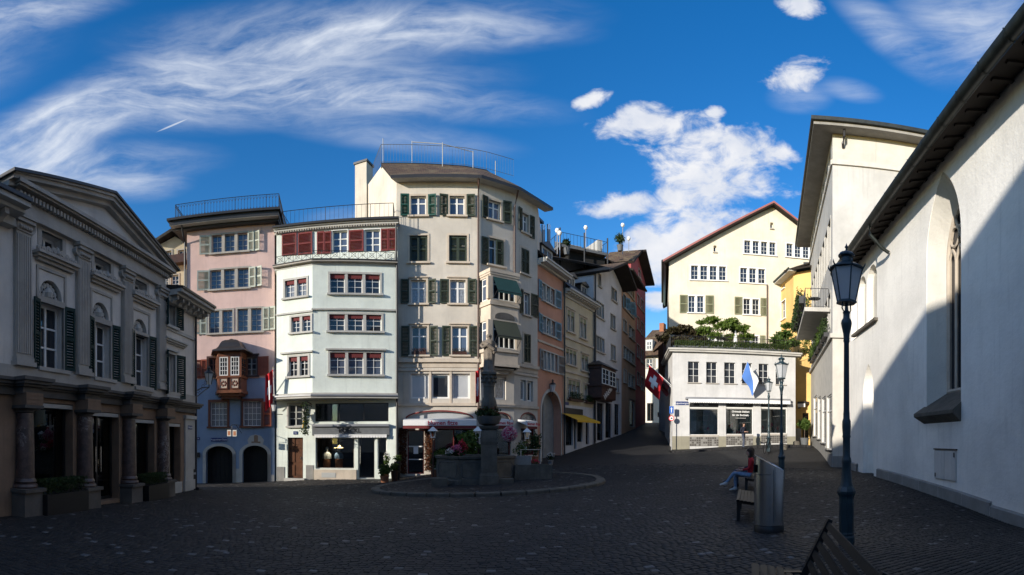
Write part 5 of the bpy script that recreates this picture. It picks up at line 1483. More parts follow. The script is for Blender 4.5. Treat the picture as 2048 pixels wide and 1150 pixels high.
MB().tube([(W.L - .05, -.1, zt), (W.L - .05, -.1, g0)], .05, 8).obj('downpipe', 'iron', SA, W.M)
for x, y0, y1 in ((1086.5, 450, 492), (1097.5, 449, 495)):
    D_ = 32.5; a, c = wp(x, y1, D_), wp(x, y0, D_)
    fl = MB().tube([a, c - Vector((0, 0, .35))], .12, 10).obj('flue_pipe', 'zinc', SA, I4, True)
    MB().tube([c - Vector((0, 0, .35)), c], .125, 10).obj('flue_cap', 'steel', fl, I4, True)

# ---- cream house
W = Wall.px(1127, 31.4, 1187, 35.5)
CR = thing('cream_house', 'cream house with green blinds, bracketed cornice and yellow shop awning up the lane', 'house', (*W.at(W.L / 2), G(*W.at(W.L / 2))))
zt = W.Z(1155, 607)
CT = dict(sm='sand_stone', fm='paint_white', sw=.10, mw=.10, cols=2, rows=2, mu=.012, fr=.035, gl='glass')
for r, n in (((1134.5, 1148, 622, 664), 2), ((1160, 1172, 637, 677), 2), ((1131.5, 1152, 700, 730), 3), ((1163, 1175.5, 711, 742), 2), ((1136, 1159, 762, 797), 3), ((1168.5, 1180, 771, 803), 2)):
    P = win(CR, W, *r, nl=n, head=True, **CT)
    u0, u1, z0, z1 = W.rect(*r); MB().box(u0, u1, .0, .1, z1 - (z1 - z0) * .22, z1 - .001).obj('blind', 'shutter_olive', P, W.M)
for y in (683, 748): z_ = W.Z(1155, y); MB().box(0, W.L, -.09, .02, z_ - .07, z_ + .07).obj('string_course', 'sand_stone', CR, W.M)
zs = W.Z(1155, 812)
wall(CR, W, [(0, zs), (W.L, zs), (W.L, zt), (0, zt)], 'cream_plaster', px=False, depth=5)
Q = Wall(W.a, W.b); gq = lambda x: G(*Q.at(Q.U(x)))
shopwin(CR, Q, 1131.5, 1146, 829, 893, 'display_window', 'black_paint', zb=gq(1139) + .45, rm='room_warm')
shopwin(CR, Q, 1148, 1153, 832, 897, 'shop_door', 'black_paint', zb=gq(1150) + .1, rm='room_dark')
shopwin(CR, Q, 1154.5, 1165, 836, 885, 'display_window', 'black_paint', zb=gq(1160) + .45, rm='room_warm')
shopwin(CR, Q, 1171.5, 1178, 838, 890, 'house_door', 'dark_wood', zb=gq(1175) + .1, rm='room_dark')
wall(CR, Q, [(0, -1), (W.L, -1), (W.L, zs), (0, zs)], 'greywhite_plaster', px=False, depth=5)
MB().box(.05, Q.U(1165), -.04, .05, Q.Z(1147, 829), Q.Z(1147, 817)).obj('shop_fascia', 'black_paint', CR, Q.M)
q = MB().box(Q.U(1130), Q.U(1137), -.03, -.004, Q.Z(1133, 810), Q.Z(1133, 804)).obj('street_plate', 'sign_blue', CR, Q.M)
b = MB(); u0, u1 = Q.U(1136, .5), Q.U(1166); za, zb_ = Q.Z(1150, 829), Q.Z(1150, 840, 1.0)
b.add([(u0, -.06, za), (u1, -.06, za), (u1 + .3, -1.15, zb_), (u0, -1.15, zb_), (u0, -1.15, zb_ - .12), (u1 + .3, -1.15, zb_ - .12)], [(0, 1, 2, 3), (3, 2, 5, 4)]); b.obj('awning', 'yellow_fabric', CR, Q.M)
moulding(CR, W, 0, W.L + .15, zt, [(.16, .08), (.10, .22), (.10, .45), (.12, .55)], 'pale_stone', 'cornice')
br = MB(); br.box(-.05, .05, -.38, -.1, 0, .1); bme = br.mesh('bracket', 'sand_stone'); u = .2
while u < W.L: inst('bracket', bme, CR, W.M @ TR(u, 0, zt + .155)); u += .36
roofbox(CR, W, 0, W.L, zt + .48, .5, 2.6, 2.5, 'roof_metal')
dormer(CR, W, 1138.5, 1148, 556, 585, -.5); dormer(CR, W, 1163, 1172, 574, 606, -.5)
MB().tube([(W.L - .02, -.12, zt), (W.L - .02, -.12, gq(1185))], .06, 8).obj('downpipe', 'iron', CR, W.M)
# flowers on its sills
for r in ((1134, 1160, 799), (1167, 1181, 804)):
    u0, u1 = W.U(r[0]), W.U(r[1]); z = W.Z((r[0] + r[1]) / 2, r[2])
    T_ = thing('window_box', 'planted window box on the %s first-floor sill of the cream house' % ('wide' if r[0] == 1134 else 'narrow'), 'planter', (*W.at((u0 + u1) / 2, .15), z - .12), math.atan2(W.d.y, W.d.x))
    L = u1 - u0
    MB().box(-L / 2, L / 2, -.12, .1, 0, .2).obj('box', 'dark_wood', T_, WM[T_.name])
    leaves('foliage', 'leaf_dark', T_, WM[T_.name], [(random.uniform(-L / 2, L / 2), random.uniform(-.2, .1), .12 + random.random() ** 1.5 * .45) for _ in range(500)], .05)

# ---- white gabled house with wooden oriel
W = Wall.px(1187, 35.5, 1243, 41.5)
WG = thing('gabled_house', 'greyish white house with wide gable roof and dark wooden oriel up the lane', 'house', (*W.at(W.L / 2), G(*W.at(W.L / 2))))
GT = dict(sm='grey_stone', fm='paint_grey', sw=.07, mw=.09, cols=2, rows=2, mu=.012, fr=.035, gl='glass')
win(WG, W, 1187.5, 1207, 604, 634, nl=4, **GT); win(WG, W, 1223, 1233, 578, 602, nl=2, **GT); win(WG, W, 1221, 1230, 630, 658, nl=2, **GT)
win(WG, W, 1188.5, 1208, 674, 703, nl=4, **GT); win(WG, W, 1222, 1230.5, 691, 720, nl=2, **GT); win(WG, W, 1228, 1237, 757, 784, nl=2, **GT); win(WG, W, 1197, 1201.5, 549, 573, **GT)
g0 = G(*W.at(W.L * .2))
for x0, x1, yt, nm in ((1194, 1207, 806, 'house_door'), (1211, 1224, 806, 'shop_door'), (1229, 1239, 808, 'shop_door')):
    shopwin(WG, W, x0, x1, yt, 880, nm, 'dark_wood', zb=G(*W.at(W.U((x0 + x1) / 2))) + .08, rm='room_dark')
ptsg = [(1187, 990), (1243, 940), (1243, 572), (1223, 533), (1197, 547), (1187, 549)]
wall(WG, W, [(W.U(x), (W.Z(x, y) if y < 900 else -1)) for x, y in ptsg], 'greywhite_plaster', px=False, depth=5)
ap_ = (W.U(1224), W.Z(1224, 527)); le = (W.U(1187) - .2, W.Z(1192, 549)); re = (W.U(1243) + .5, W.Z(1243, 578))
OVH = 1.25
uvroof('roof', [(le[0], 5, le[1]), (le[0], -OVH, le[1]), (ap_[0], -OVH, ap_[1]), (ap_[0], 5, ap_[1])], 'roof_tile', WG, W.M, .16)
uvroof('roof', [(re[0], -OVH, re[1]), (re[0], 5, re[1]), (ap_[0], 5, ap_[1]), (ap_[0], -OVH, ap_[1])], 'roof_tile', WG, W.M, .16)
MB().tube([(0.12, -.1, W.Z(1190, 549)), (.12, -.1, g0)], .06, 8).obj('downpipe', 'iron', WG, W.M)
OD = .95; zo = lambda y: W.Z(1205, y, OD)
u0, u1 = W.U(1189, OD * .5), W.U(1224, OD * .5)
pl2 = lambda k: [((u0 + u1) / 2 + (x - (u0 + u1) / 2) * k, y * k) for x, y in ((u0, 0), (u0 + .15, -OD), (u1 - .5, -OD), (u1, 0))]
b = MB(); b.prismz(pl2(1), zo(795), zo(770)); b.prismz(pl2(1.08), zo(772), zo(769)); b.prismz(pl2(1), zo(736), zo(730)); b.prismz(pl2(.8), zo(799), zo(795))
OR = b.obj('oriel', 'dark_wood', WG, W.M)
MB().prismz(pl2(.94), zo(796), zo(732)).obj('oriel_core', 'dark_wood', OR, W.M)
G1 = Wall(W.at(u0 + .15, OD), W.at(u1 - .5, OD))
n = 2
for k in range(n): win(OR, G1, 0, 0, 0, 0, rect=(G1.L * k / n + .1, G1.L * (k + 1) / n - .1, zo(767), zo(736)), cols=2, rows=3, sw=0, sill=False, dep=-.03, hole=False, flat=True, mu=.016)
G2 = Wall(W.at(u1 - .5, OD), W.at(u1, 0))
win(OR, G2, 0, 0, 0, 0, rect=(.2, G2.L - .2, zo(767), zo(736)), cols=2, rows=3, sw=0, sill=False, dep=-.03, hole=False, flat=True, mu=.016)
text('Widder', .62, 'sign_white', OR, G1.M @ TR(G1.L * .42, -.03, zo(782)) @ RY(R(-30)), 'lettering', .004)
b = MB(); vs = [(x, y, zo(730)) for x, y in pl2(1.15)] + [(x, y + .0, zo(720)) for x, y in pl2(.6)] + [((u0 + u1) / 2, -.1, zo(713))]
b.add(vs, [(0, 1, 5, 4), (1, 2, 6, 5), (2, 3, 7, 6), (4, 5, 8), (5, 6, 8), (6, 7, 8), (3, 2, 1, 0), (3, 0, 4, 8, 7)]); b.obj('oriel_roof', 'roof_metal', OR, W.M)

# ---- tan house and dark red gabled house further up
W = Wall.px(1243, 41.5, 1271, 47)
TN = thing('tan_house', 'tan house with bright blue shutters squeezed between white gable and dark red gable', 'house', (*W.at(W.L / 2), G(*W.at(W.L / 2))))
TT = dict(sm='grey_stone', fm='paint_grey', sw=.08, mw=.09, cols=2, rows=2, mu=.015, fr=.04, gl='glass')
win(TN, W, 1247, 1267, 600, 626, nl=4, sh=[(1244, 1247, 592, 615, 'R', 10), (1251, 1253.5, 597, 620, 'L', 40), (1261, 1263.5, 605, 630, 'L', 40), (1267, 1270, 610, 634, 'L', 10)], shm='shutter_blue', **TT)
win(TN, W, 1246, 1253, 640, 664, nl=2, **TT); win(TN, W, 1258, 1269, 655, 678, nl=2, **TT); win(TN, W, 1247, 1269, 700, 723, nl=4, **TT); win(TN, W, 1247, 1253, 740, 765, nl=2, **TT); win(TN, W, 1257, 1269, 750, 775, nl=2, **TT)
win(TN, W, 1253, 1268, 575, 592, nl=4, sh=[(1249, 1252.5, 566, 584, 'R', 20)], shm='shutter_blue', **TT)
shopwin(TN, W, 1259, 1270, 800, 850, 'shop_window', 'paint_grey', zb=G(*W.at(W.L * .7)) + .3, rm='room_warm')
zt = W.Z(1257, 562)
wall(TN, W, [(0, 0), (W.L, 0), (W.L, zt), (0, zt)], 'tan_plaster', px=False, depth=3)
roofbox(TN, W, -.3, W.L + .2, zt, 1.1, 1.2, 1.6)
W = Wall.px(1271, 47, 1291, 52.5)
RD = thing('red_house', 'dark red house with steep gable at the top of the lane', 'house', (*W.at(W.L / 2), G(*W.at(W.L / 2))))
for y0, y1 in ((590, 612), (635, 660), (690, 715), (745, 770)): win(RD, W, 1274, 1279, y0, y1, cols=2, rows=2, sw=.07, sm='grey_stone'); win(RD, W, 1282, 1287, y0 + 10, y1 + 10, cols=2, rows=2, sw=.07, sm='grey_stone')
win(RD, W, 1277, 1281, 540, 556, cols=2, rows=2, sw=.07, sm='grey_stone')
wall(RD, W, [(W.U(1271), 1), (W.L, 1), (W.L, W.Z(1291, 563)), (W.U(1275), W.Z(1275, 506)), (W.U(1262), W.Z(1262, 521)), (W.U(1262), W.Z(1262, 560)), (0, W.Z(1271, 562))], 'red_plaster', px=False, depth=2.5)
apx = (W.U(1274), W.Z(1274, 500))
uvroof('roof', [(W.L + .5, -.9, W.Z(1291, 566)), (W.L + .5, 2.7, W.Z(1291, 566)), (apx[0], 2.7, apx[1]), (apx[0], -.9, apx[1])], 'roof_tile_dark', RD, W.M, .2)
uvroof('roof', [(W.U(1261), 2.7, W.Z(1262, 523)), (W.U(1261), -.3, W.Z(1262, 523)), (apx[0], -.5, apx[1]), (apx[0], 2.7, apx[1])], 'roof_tile', RD, W.M, .2)

# ---- roof terrace with globe lamps above the row
c0, c1 = pp(1120, 38), pp(1215, 40)
RT = thing('roof_terrace', 'wooden roof terrace with glass screen on posts above the lane roofs', 'terrace', (*((c0 + c1) / 2), wp(1170, 500, 39).z))
d_ = (c1 - c0).normalized(); n_ = Vector((-d_.y, d_.x)); zf = wp(1170, 497, 39).z
def ppoly(a, c, dep_): return [(q.x, q.y) for q in (a, c, c + n_ * dep_, a + n_ * dep_)]
MB().prismz(ppoly(c0, c1, 5), zf - .2, zf).obj('deck', 'planter_grey', RT, I4)
MB().prismz(ppoly(c0 + n_ * .6 + d_, c1 + n_ * .4, 4.4), zf - 1.4, zf - .2).obj('deck_base', 'room_dark', RT, I4)
for q in (c0, c1, (c0 + c1) / 2): MB().tube([(q.x, q.y, zf - 1.8), (q.x, q.y, zf + 1.2)], .06, 6).obj('post', 'iron', RT, I4)
Mr = Matrix(((d_.x, n_.x, 0, c0.x), (d_.y, n_.y, 0, c0.y), (0, 0, 1, 0), (0, 0, 0, 1)))
L = (c1 - c0).length
railing(RT, Mr, [(0, 4, zf), (0, 0.05, zf), (L, .05, zf), (L, 4, zf)], .9, gap=.3, r=.012, top=.02, post=3)
b = MB(); b.box(L * .28, L * .86, 3.4, 3.43, zf + .1, zf + 1.5); b.obj('glass_screen', 'curtain_glass', RT, Mr)
b = MB(); b.box(L * .27, L * .87, 3.38, 3.45, zf + 1.5, zf + 1.56)
for k in range(6): b.box(L * (.28 + .58 * k / 5) - .03, L * (.28 + .58 * k / 5) + .03, 3.37, 3.46, zf, zf + 1.5)
b.obj('screen_frame', 'paint_grey', RT, Mr)
b = MB(); b.box(L * .9, L * 1.0, .8, 3, zf, zf + 1.3); b.obj('stair_house', 'paint_grey', RT, Mr)
# tiled roof slope that carries it
RB = thing('terrace_roof_block', 'brown tiled roof slope beneath the roof terrace and behind the gabled house', 'roof', (*((c0 + c1) / 2), 8))
uvroof('tiled_slope', [(-2.5, -2.0, zf - 1.9), (L * .72, -2.0, zf - 1.9), (L * .72, 3, zf + .2), (-2.5, 3, zf + .2)], 'roof_tile', RB, Mr, .15)
MB().box(-2.4, L * .6, .5, 6, 6, zf - 1.0).obj('wall', 'greywhite_plaster', RB, Mr)
b_ = thing('terrace_bench', 'red slatted bench on the roof terrace in front of glass screen', 'bench', Mr @ Vector((L * .66, 2.2, zf)), math.atan2(d_.y, d_.x))
bb = MB(); bb.box(-.8, .8, -.3, .2, .42, .47); bb.obj('seat', 'red_fabric', b_, WM[b_.name])
bb = MB()
for k in range(3): bb.box(-.8, .8, .2, .24, .55 + k * .14, .64 + k * .14)
bb.box(-.8, -.74, .19, .23, .4, .95); bb.box(.74, .8, .19, .23, .4, .95); bb.obj('backrest', 'red_fabric', b_, WM[b_.name])
for s_ in (-.72, .72): MB().box(s_ - .03, s_ + .03, -.28, .2, 0, .42).obj('leg', 'iron', b_, WM[b_.name])
for i, (x, y, D_) in enumerate(((1114.5, 461, 38), (1119.5, 466, 37.6), (1171.5, 455, 41.5), (1245.5, 450, 44), (1257.5, 477, 46))):
    top = wp(x, y, D_); hgt = (1.9, 1.9, 2.2, 2.6, 1.2)[i]
    lab = ('left of the pair of globe lamps at the near end of the roof terrace', 'right of the pair of globe lamps at the near end of the roof terrace', 'globe lamp standing alone mid-way along the roof terrace', 'tall globe lamp beside the bushy plant on the roof ridge', 'low globe lamp on the roof end above the dark red gable')[i]
    g_ = thing('globe_lamp', lab, 'lamp', (top.x, top.y, top.z - hgt), 0, 'globe lamps on the roof terrace')
    MB().tube([(0, 0, 0), (0, 0, hgt - .1)], .03, 6).obj('pole', 'zinc', g_, WM[g_.name], True)
    MB().lathe([(.03, -.2), (.13, -.13), (.18, 0), (.13, .13), (0, .18)], 12, (0, 0, hgt)).obj('globe', 'sign_white', g_, WM[g_.name], True)
for x, y, D_, r, lab in ((1240, 478, 43.5, .55, 'bushy plant on the roof ridge behind the terrace'), (1133, 487, 38.4, .38, 'round shrub in a pot at the near corner of the roof terrace')):
    c = wp(x, y, D_); p_ = thing('roof_shrub', lab, 'shrub', (c.x, c.y, c.z - r - .5))
    MB().lathe([(.2, 0), (.28, .45), (.3, .5)], 10).obj('pot', 'planter_grey', p_, WM[p_.name], True)
    leaves('foliage', 'leaf_dark', p_, WM[p_.name], cloudpts((0, 0, r + .5), (r, r, r * .9), 700), .08)

# ---- far house that closes the lane, and the corner with dark wooden bay opposite
W = Wall.px(1286, 60, 1336, 59)
FH = thing('far_house', 'small cream house with mansard roof and red chimney closing the lane', 'house', (*W.at(W.L / 2), G(*W.at(W.L / 2))))
win(FH, W, 1293, 1304, 718, 735, cols=2, rows=2, sw=.12, sm='pale_stone', sh=[(1305, 1311, 716, 737, 'L', 5)], shm='shutter_grey')
shopwin(FH, W, 1294, 1307, 806, 842, 'shop_window', 'dark_wood', rm='room_warm', nv=2)
shopwin(FH, W, 1315, 1322, 824, 834, 'notice_case', 'black_paint', rm='room_dark')
zt = W.Z(1310, 712)
wall(FH, W, [(0, 2), (W.L, 2), (W.L, zt), (0, zt)], 'far_plaster', px=False, depth=8)
uvroof('roof', [(-.4, -.7, zt), (W.L + .5, -.7, zt), (W.L - .6, 1.5, W.Z(1315, 668)), (-.2, 1.5, W.Z(1315, 668))], 'roof_tile', FH, W.M, .2)
uvroof('roof', [(-.2, 1.5, W.Z(1315, 668)), (W.L - .6, 1.5, W.Z(1315, 668)), (W.L - 1.2, 4, W.Z(1315, 644)), (-.2, 4, W.Z(1315, 644))], 'roof_tile', FH, W.M, .2)
b = MB(); b.box(W.U(1291), W.U(1306), -.2, 2, W.Z(1299, 702), W.Z(1299, 680)); dm = b.obj('dormer', 'white_plaster', FH, W.M)
dw = Wall(W.at(0, .2), W.at(1, .2)); win(dm, dw, 1294, 1303, 683, 699, cols=2, rows=2, sw=0, sill=False, dep=-.04, hole=False, flat=True, mu=.03)
b = MB(); b.box(W.U(1302), W.U(1311), 3.2, 4.2, W.Z(1306, 652), W.Z(1306, 634)); ch = b.obj('chimney', 'terracotta', FH, W.M)
W = Wall.px(1318, 46, 1346, 41)
DB = thing('bay_house', 'whitish house with overhanging dark timber bay on the right side of the lane', 'house', (*W.at(W.L / 2), G(*W.at(W.L / 2))))
win(DB, W, 1326, 1332, 730, 752, cols=2, rows=2, sw=.06, sm='dark_wood', fm='paint_white')
zt = W.Z(1333, 690)
wall(DB, W, [(0, 1), (W.L, 1), (W.L, zt), (0, zt)], 'greywhite_plaster', px=False, depth=3)
b = MB(); u0, u1 = W.U(1332), W.U(1343); b.box(u0, u1, -.7, .05, W.Z(1337, 768), W.Z(1337, 690)); b.box(u0 + .2, u1 - .2, -.5, .05, W.Z(1337, 778), W.Z(1337, 768)); by = b.obj('timber_bay', 'dark_wood', DB, W.M)
dw = Wall(W.at(0, .7), W.at(1, .7)); win(by, dw, 1334, 1339, 710, 735, cols=2, rows=2, sw=0, sill=False, dep=-.04, hole=False, flat=True, mu=.03)
roofbox(DB, W, -.3, W.L + .2, zt, .5, 1.2, 1.5)
# ================================================================ white shop house with roof garden
W = Wall.px(1345, 35, 1591, 37)
WH = thing('white_shop_house', 'low white shop house with large windows and planted roof terrace', 'house', (*W.at(W.L / 2), G(*W.at(W.L / 2))))
zt = W.Z(1468, 707)
for x0, x1, y0, y1 in ((1376, 1398.5, 723, 765), (1412.5, 1434, 724, 766), (1448.5, 1470.5, 725, 767), (1484, 1504, 726, 767.5), (1517.5, 1537, 727.5, 768.5), (1551.5, 1569, 729, 769)):
    win(WH, W, x0, x1, y0, y1, cols=2, rows=3, sw=0, sill=False, fm='paint_white', gl='glass', fr=.03, mu=.011, dep=.16)
    u0, u1, z0, z1 = W.rect(x0, x1, y0, y1); MB().box(u0 - .05, u1 + .12, -.10, .12, z0 - .06, z0).obj('sill', 'grey_stone', WH, W.M)
SHOPS = []
for x0, x1, y0, y1 in ((1379, 1437, 804, 870), (1452, 1506, 804, 869), (1522, 1574, 804, 867)):
    fo, r = shopwin(WH, W, x0, x1, y0 + 13, y1, 'display_window', 'paint_white', rm='room_green', room=2.2, fr=.04, dep=.1)
    SHOPS.append((fo, r))
    u0, u1, z0, z1 = r
    zt2 = W.Z((x0 + x1) / 2, y0 + .5)
    W.holes[-1] = [(u0, z0), (u1, z0), (u1, zt2), (u0, zt2)]
    fa = MB().box(u0, u1, .05, .2, z1 + .09, zt2).obj('shop_fascia', 'black_paint', WH, W.M)
    MB().box(u0, u1, .04, .2, z1, z1 + .09).obj('transom', 'paint_white', WH, W.M)
    text('mis\'läch', .20, 'sign_white', fa, W.M @ TR((u0 + u1) / 2, .045, (z1 + zt2) / 2 + .05), 'lettering', .002)
    # glass-brick panel under the window, each brick its own block
    gb = W.Z((x0 + x1) / 2, 892 if x0 < 1440 else (890 if x0 < 1510 else 886)); 
    nb = max(12, int((u1 - u0) / .155)); nr = 4; hh = (z0 - .14 - gb) / nr
    pn = MB().box(u0, u1, -.01, .06, gb - .02, z0 - .12).obj('brick_panel', 'plinth_grey', WH, W.M)
    bw = (u1 - u0) / nb
    for i in range(nb):
        for j in range(nr): piece('glass_brick', 'plinth_grey' if random.random() < .25 else 'dark_stone', pn, W.M, u0 + i * bw + .018, u0 + (i + 1) * bw - .018, -.035, -.0, gb + j * hh + .016, gb + (j + 1) * hh - .016) if x0 < 1440 or True else None
    MB().box(u0, u1, -.04, .1, z0 - .12, z0).obj('sill', 'grey_stone', WH, W.M)
wall(WH, W, [(0, -.5), (W.L, -.5), (W.L, zt), (0, zt)], 'white_plaster', px=False, depth=6.5)
xs = [1345, 1379, 1437, 1452, 1506, 1522, 1574, 1591]
for a, c in ((0, 1), (2, 3), (4, 5), (6, 7)):
    MB().box(W.U(xs[a]) - (.02 if a == 0 else 0), W.U(xs[c]), -.02, .03, -.5, W.Z(1460, 872.5)).obj('plinth', 'plinth_olive', WH, W.M)
b = MB(); b.box(-.02, W.L, -.025, .03, -.5, G(*W.at(W.L / 2)) + .05); 
# terrace slab, railing, hedge
b = MB(); b.box(-.25, W.L + .35, -.25, 6.5, zt, zt + .12); b.box(-.32, W.L + .42, -.34, 6.5, zt + .12, zt + .24); b.obj('terrace_slab', 'pale_stone', WH, W.M)
railing(WH, W.M, [(-.15, 3, zt + .24), (-.15, -.2, zt + .24), (W.L + .2, -.2, zt + .24)], .85, gap=.14, r=.009, top=.018, post=2.4)
# rolled awning with scalloped edge
u0, u1 = W.U(1372, .4), W.U(1581, .4); za = W.Z(1475, 800, .4)
aw = MB().box(u0, u1, -.45, .02, za + .02, za + .16).obj('awning_case', 'zinc', WH, W.M)
n = 60; v = MB()
for k in range(n):
    a, c = u0 + .15 + (u1 - u0 - .2) * k / n, u0 + .15 + (u1 - u0 - .2) * (k + 1) / n
    v.add([(a, -.5, za + .02), (c, -.5, za + .02), (c, -.56, za - .20), ((a + c) / 2, -.57, za - .26), (a, -.56, za - .20)], [(0, 1, 2, 3, 4)])
v.obj('awning_valance', 'white_fabric', aw, W.M)
fo, r = SHOPS[1]
for i, (s_, sz) in enumerate((('Originale bleiben', .19), ('für die Ewigkeit.', .19))):
    text(s_, sz, 'sign_white', fo, W.M @ TR((r[0] + r[1]) / 2 + .1, .118, r[3] - .22 - i * .25), 'lettering', .001, shear=.15, bold=.004)
MB().box((r[0] + r[1]) / 2 - .28, (r[0] + r[1]) / 2 + .5, .116, .118, r[3] - .70, r[3] - .665).obj('small_print', 'paint_grey', fo, W.M)
# shop goods
for k, (fo, r) in enumerate(SHOPS):
    u0, u1, z0, z1 = r
    s = MB()
    if k == 0:
        for j in range(4): s.box(u1 - 1.35, u1 - .5, 1.0, 1.3, z0 + .3 + j * .38, z0 + .33 + j * .38)
        s.box(u1 - 1.36, u1 - 1.33, 1.0, 1.3, z0, z0 + 1.5); s.box(u1 - .52, u1 - .49, 1.0, 1.3, z0, z0 + 1.5); s.box(u0 + .1, u0 + .8, .5, .8, z0 + .02, z0 + 1.0)
        s.obj('shelf', 'paint_grey', fo, W.M)
        MB().box(u0 + .05, u1 - .05, .4, .9, z0 + .28, z0 + .31).obj('display_table', 'zinc', fo, W.M)
    else:
        MB().box(u1 - .45, u1 - .02, .25, 2.1, z0 + .01, z1 - .01).obj('green_drape', 'green_panel', fo, W.M)
    for j in range(10):
        x = random.uniform(u0 + .3, u1 - .5); h = random.uniform(.1, .35); m = random.choice(['sign_red', 'white_fabric', 'straw', 'magenta_dot', 'green_panel', 'sand_stone'])
        MB().lathe([(.08, 0), (.11, h * .3), (.09, h * .7), (.03, h)], 9, (x, random.uniform(.5, .9), z0 + .05 + (.28 if k == 0 else random.choice([0, .25, .5])))).obj('merchandise', m, fo, W.M, True)
q = MB().box(W.U(1351.5), W.U(1377), -.05, -.02, W.Z(1364, 810), W.Z(1364, 803)).obj('street_plate', 'sign_blue', WH, W.M)
text('Augustinergasse', .17, 'sign_white', q, W.M @ TR(W.U(1364.3), -.053, W.Z(1364, 806.6)), 'lettering', .002)
WHW = W
hz = zt + .24
hp = []
hd = thing('terrace_hedge', 'long low clipped hedge behind the terrace railing of the white shop house', 'hedge', (*W.at(W.L / 2, -.5), hz), math.atan2(W.d.y, W.d.x))
L = W.L - .4
MB().box(-L / 2, L / 2, -.1, .35, 0, .3).obj('trough', 'planter_grey', hd, WM[hd.name])
leaves('foliage', 'leaf_hedge', hd, WM[hd.name], [(random.uniform(-L / 2, L / 2), random.uniform(-.2, .4), .1 + random.random() ** .6 * .58) for _ in range(9000)], .055)

# ================================================================ big yellow gabled house behind
W = Wall.px(1337, 42, 1660, 44.5)
YH = thing('yellow_gabled_house', 'tall pale yellow house with broad gable and red verge above the roof terrace', 'house', (*W.at(W.L / 2), 1))
YT = dict(sm='paint_white', fm='paint_white', sw=.09, mw=.20, cols=2, rows=3, mu=.011, fr=.03, gl='glass')
win(YH, W, 1488.5, 1551, 483, 509, nl=4, **YT); win(YH, W, 1573, 1634, 490, 516, nl=4, **YT)
win(YH, W, 1382, 1452, 532, 560, nl=4, **YT); win(YH, W, 1480.5, 1530, 537, 566, nl=3, **YT)
win(YH, W, 1377, 1407, 592, 625, nl=2, sh=[(1359.5, 1376, 590, 626, 'R', 4), (1411, 1427, 591, 627, 'L', 4)], shm='shutter_olive', **YT)
win(YH, W, 1487, 1518, 598, 629, nl=2, sh=[(1469, 1485, 594, 629, 'R', 4), (1521, 1533, 596, 632, 'L', 4)], shm='shutter_olive', **YT)
win(YH, W, 1418, 1445, 671, 700, nl=2, sh=[(1399, 1416, 669, 702, 'R', 4), (1447, 1458, 670, 702, 'L', 4)], shm='shutter_olive', **YT)
win(YH, W, 1489, 1517, 672, 702, nl=2, sh=[(1474, 1488, 670, 702, 'R', 4), (1520, 1530, 671, 703, 'L', 4)], shm='shutter_olive', **YT)
for x0, x1, y0, y1 in ((1427, 1433, 491, 504), (1540.5, 1546.5, 445, 457)): win(YH, W, x0, x1, y0, y1, cols=1, rows=1, sw=0, sill=True, dep=.3, sm='grey_stone')
wall(YH, W, [(W.U(1338), -1), (W.L, -1), (W.L, W.Z(1660, 500)), (W.U(1545), W.Z(1545, 411)), (W.U(1338), W.Z(1338, 517))], 'yellow_plaster', px=False, reveal=.35, depth=14)
ax, az_ = W.U(1545), W.Z(1545, 411); lx, lz = W.U(1326), W.Z(1326, 520, .6); rx, rz_ = W.L + .5, W.Z(1662, 505)
uvroof('roof', [(lx, 14, lz), (lx, -.55, lz), (ax, -.55, az_ + .12), (ax, 14, az_ + .12)], 'roof_tile_dark', YH, W.M, .22)
uvroof('roof', [(rx, -.55, rz_), (rx, 14, rz_), (ax, 14, az_ + .12), (ax, -.55, az_ + .12)], 'roof_tile_dark', YH, W.M, .22)
b = MB(); b.prism([(lx, lz - .13), (ax, az_ - .03), (ax, az_ + .14), (lx, lz + .04)], -.6, -.52); b.prism([(rx, rz_ - .13), (ax, az_ - .03), (ax, az_ + .14), (rx, rz_ + .04)], -.6, -.52); b.obj('verge_board', 'verge_red', YH, W.M)
b = MB(); b.add([(lx, -.5, lz - .05), (lx, 12, lz - .05), (lx + .25, 12, lz - .5), (lx + .25, -.5, lz - .5)], [(0, 1, 2, 3)]); b.tube([(lx - .05, -.5, lz), (lx - .05, 12, lz)], .09, 6); b.obj('gutter', 'roof_metal', YH, W.M)
u = W.U(1534); MB().tube([(u, -.1, W.Z(1534, 570)), (u, -.1, 8)], .06, 8).obj('downpipe', 'dark_wood', YH, W.M)

# ---- orange house in the corner
W = Wall.px(1531, 47.5, 1587, 40.4); W2 = Wall.px(1587, 40.4, 1625, 39.6)
OH = thing('orange_house', 'orange plastered house tucked between the white shop house and the tall stone building', 'house', (*W2.at(W2.L / 2), G(*W2.at(.5))))
zt = W.Z(1587, 546)
for x0, x1, y0, y1 in ((1539, 1545, 618, 650), (1563, 1571, 602, 638)): win(OH, W, x0, x1, y0, y1, cols=2, rows=2, sw=.1, sm='paint_white')
for x0, x1, y0, y1 in ((1541, 1546, 588, 594), (1564, 1570, 570, 577)): win(OH, W, x0, x1, y0, y1, cols=1, rows=1, sw=.0, sm='paint_white', sill=True)
wall(OH, W, [(0, 0), (W.L, 0), (W.L, zt), (0, zt)], 'orange_plaster', px=False, back=False)
fo, r_ = shopwin(OH, W2, 1604, 1617, 826, 884, 'shop_door', 'black_paint', zb=G(*W2.at(1)) + .05)
wall(OH, W2, [(0, 0), (W2.L, 0), (W2.L, zt), (0, zt)], 'orange_plaster', px=False, depth=7)
uvroof('roof', [(-.3, -.6, zt + .1), (W.L + .6, -.6, zt + .1), (W.L + .6, 4, zt + 2.0), (-.3, 4, zt + 2.0)], 'roof_tile_dark', OH, W.M, .12)
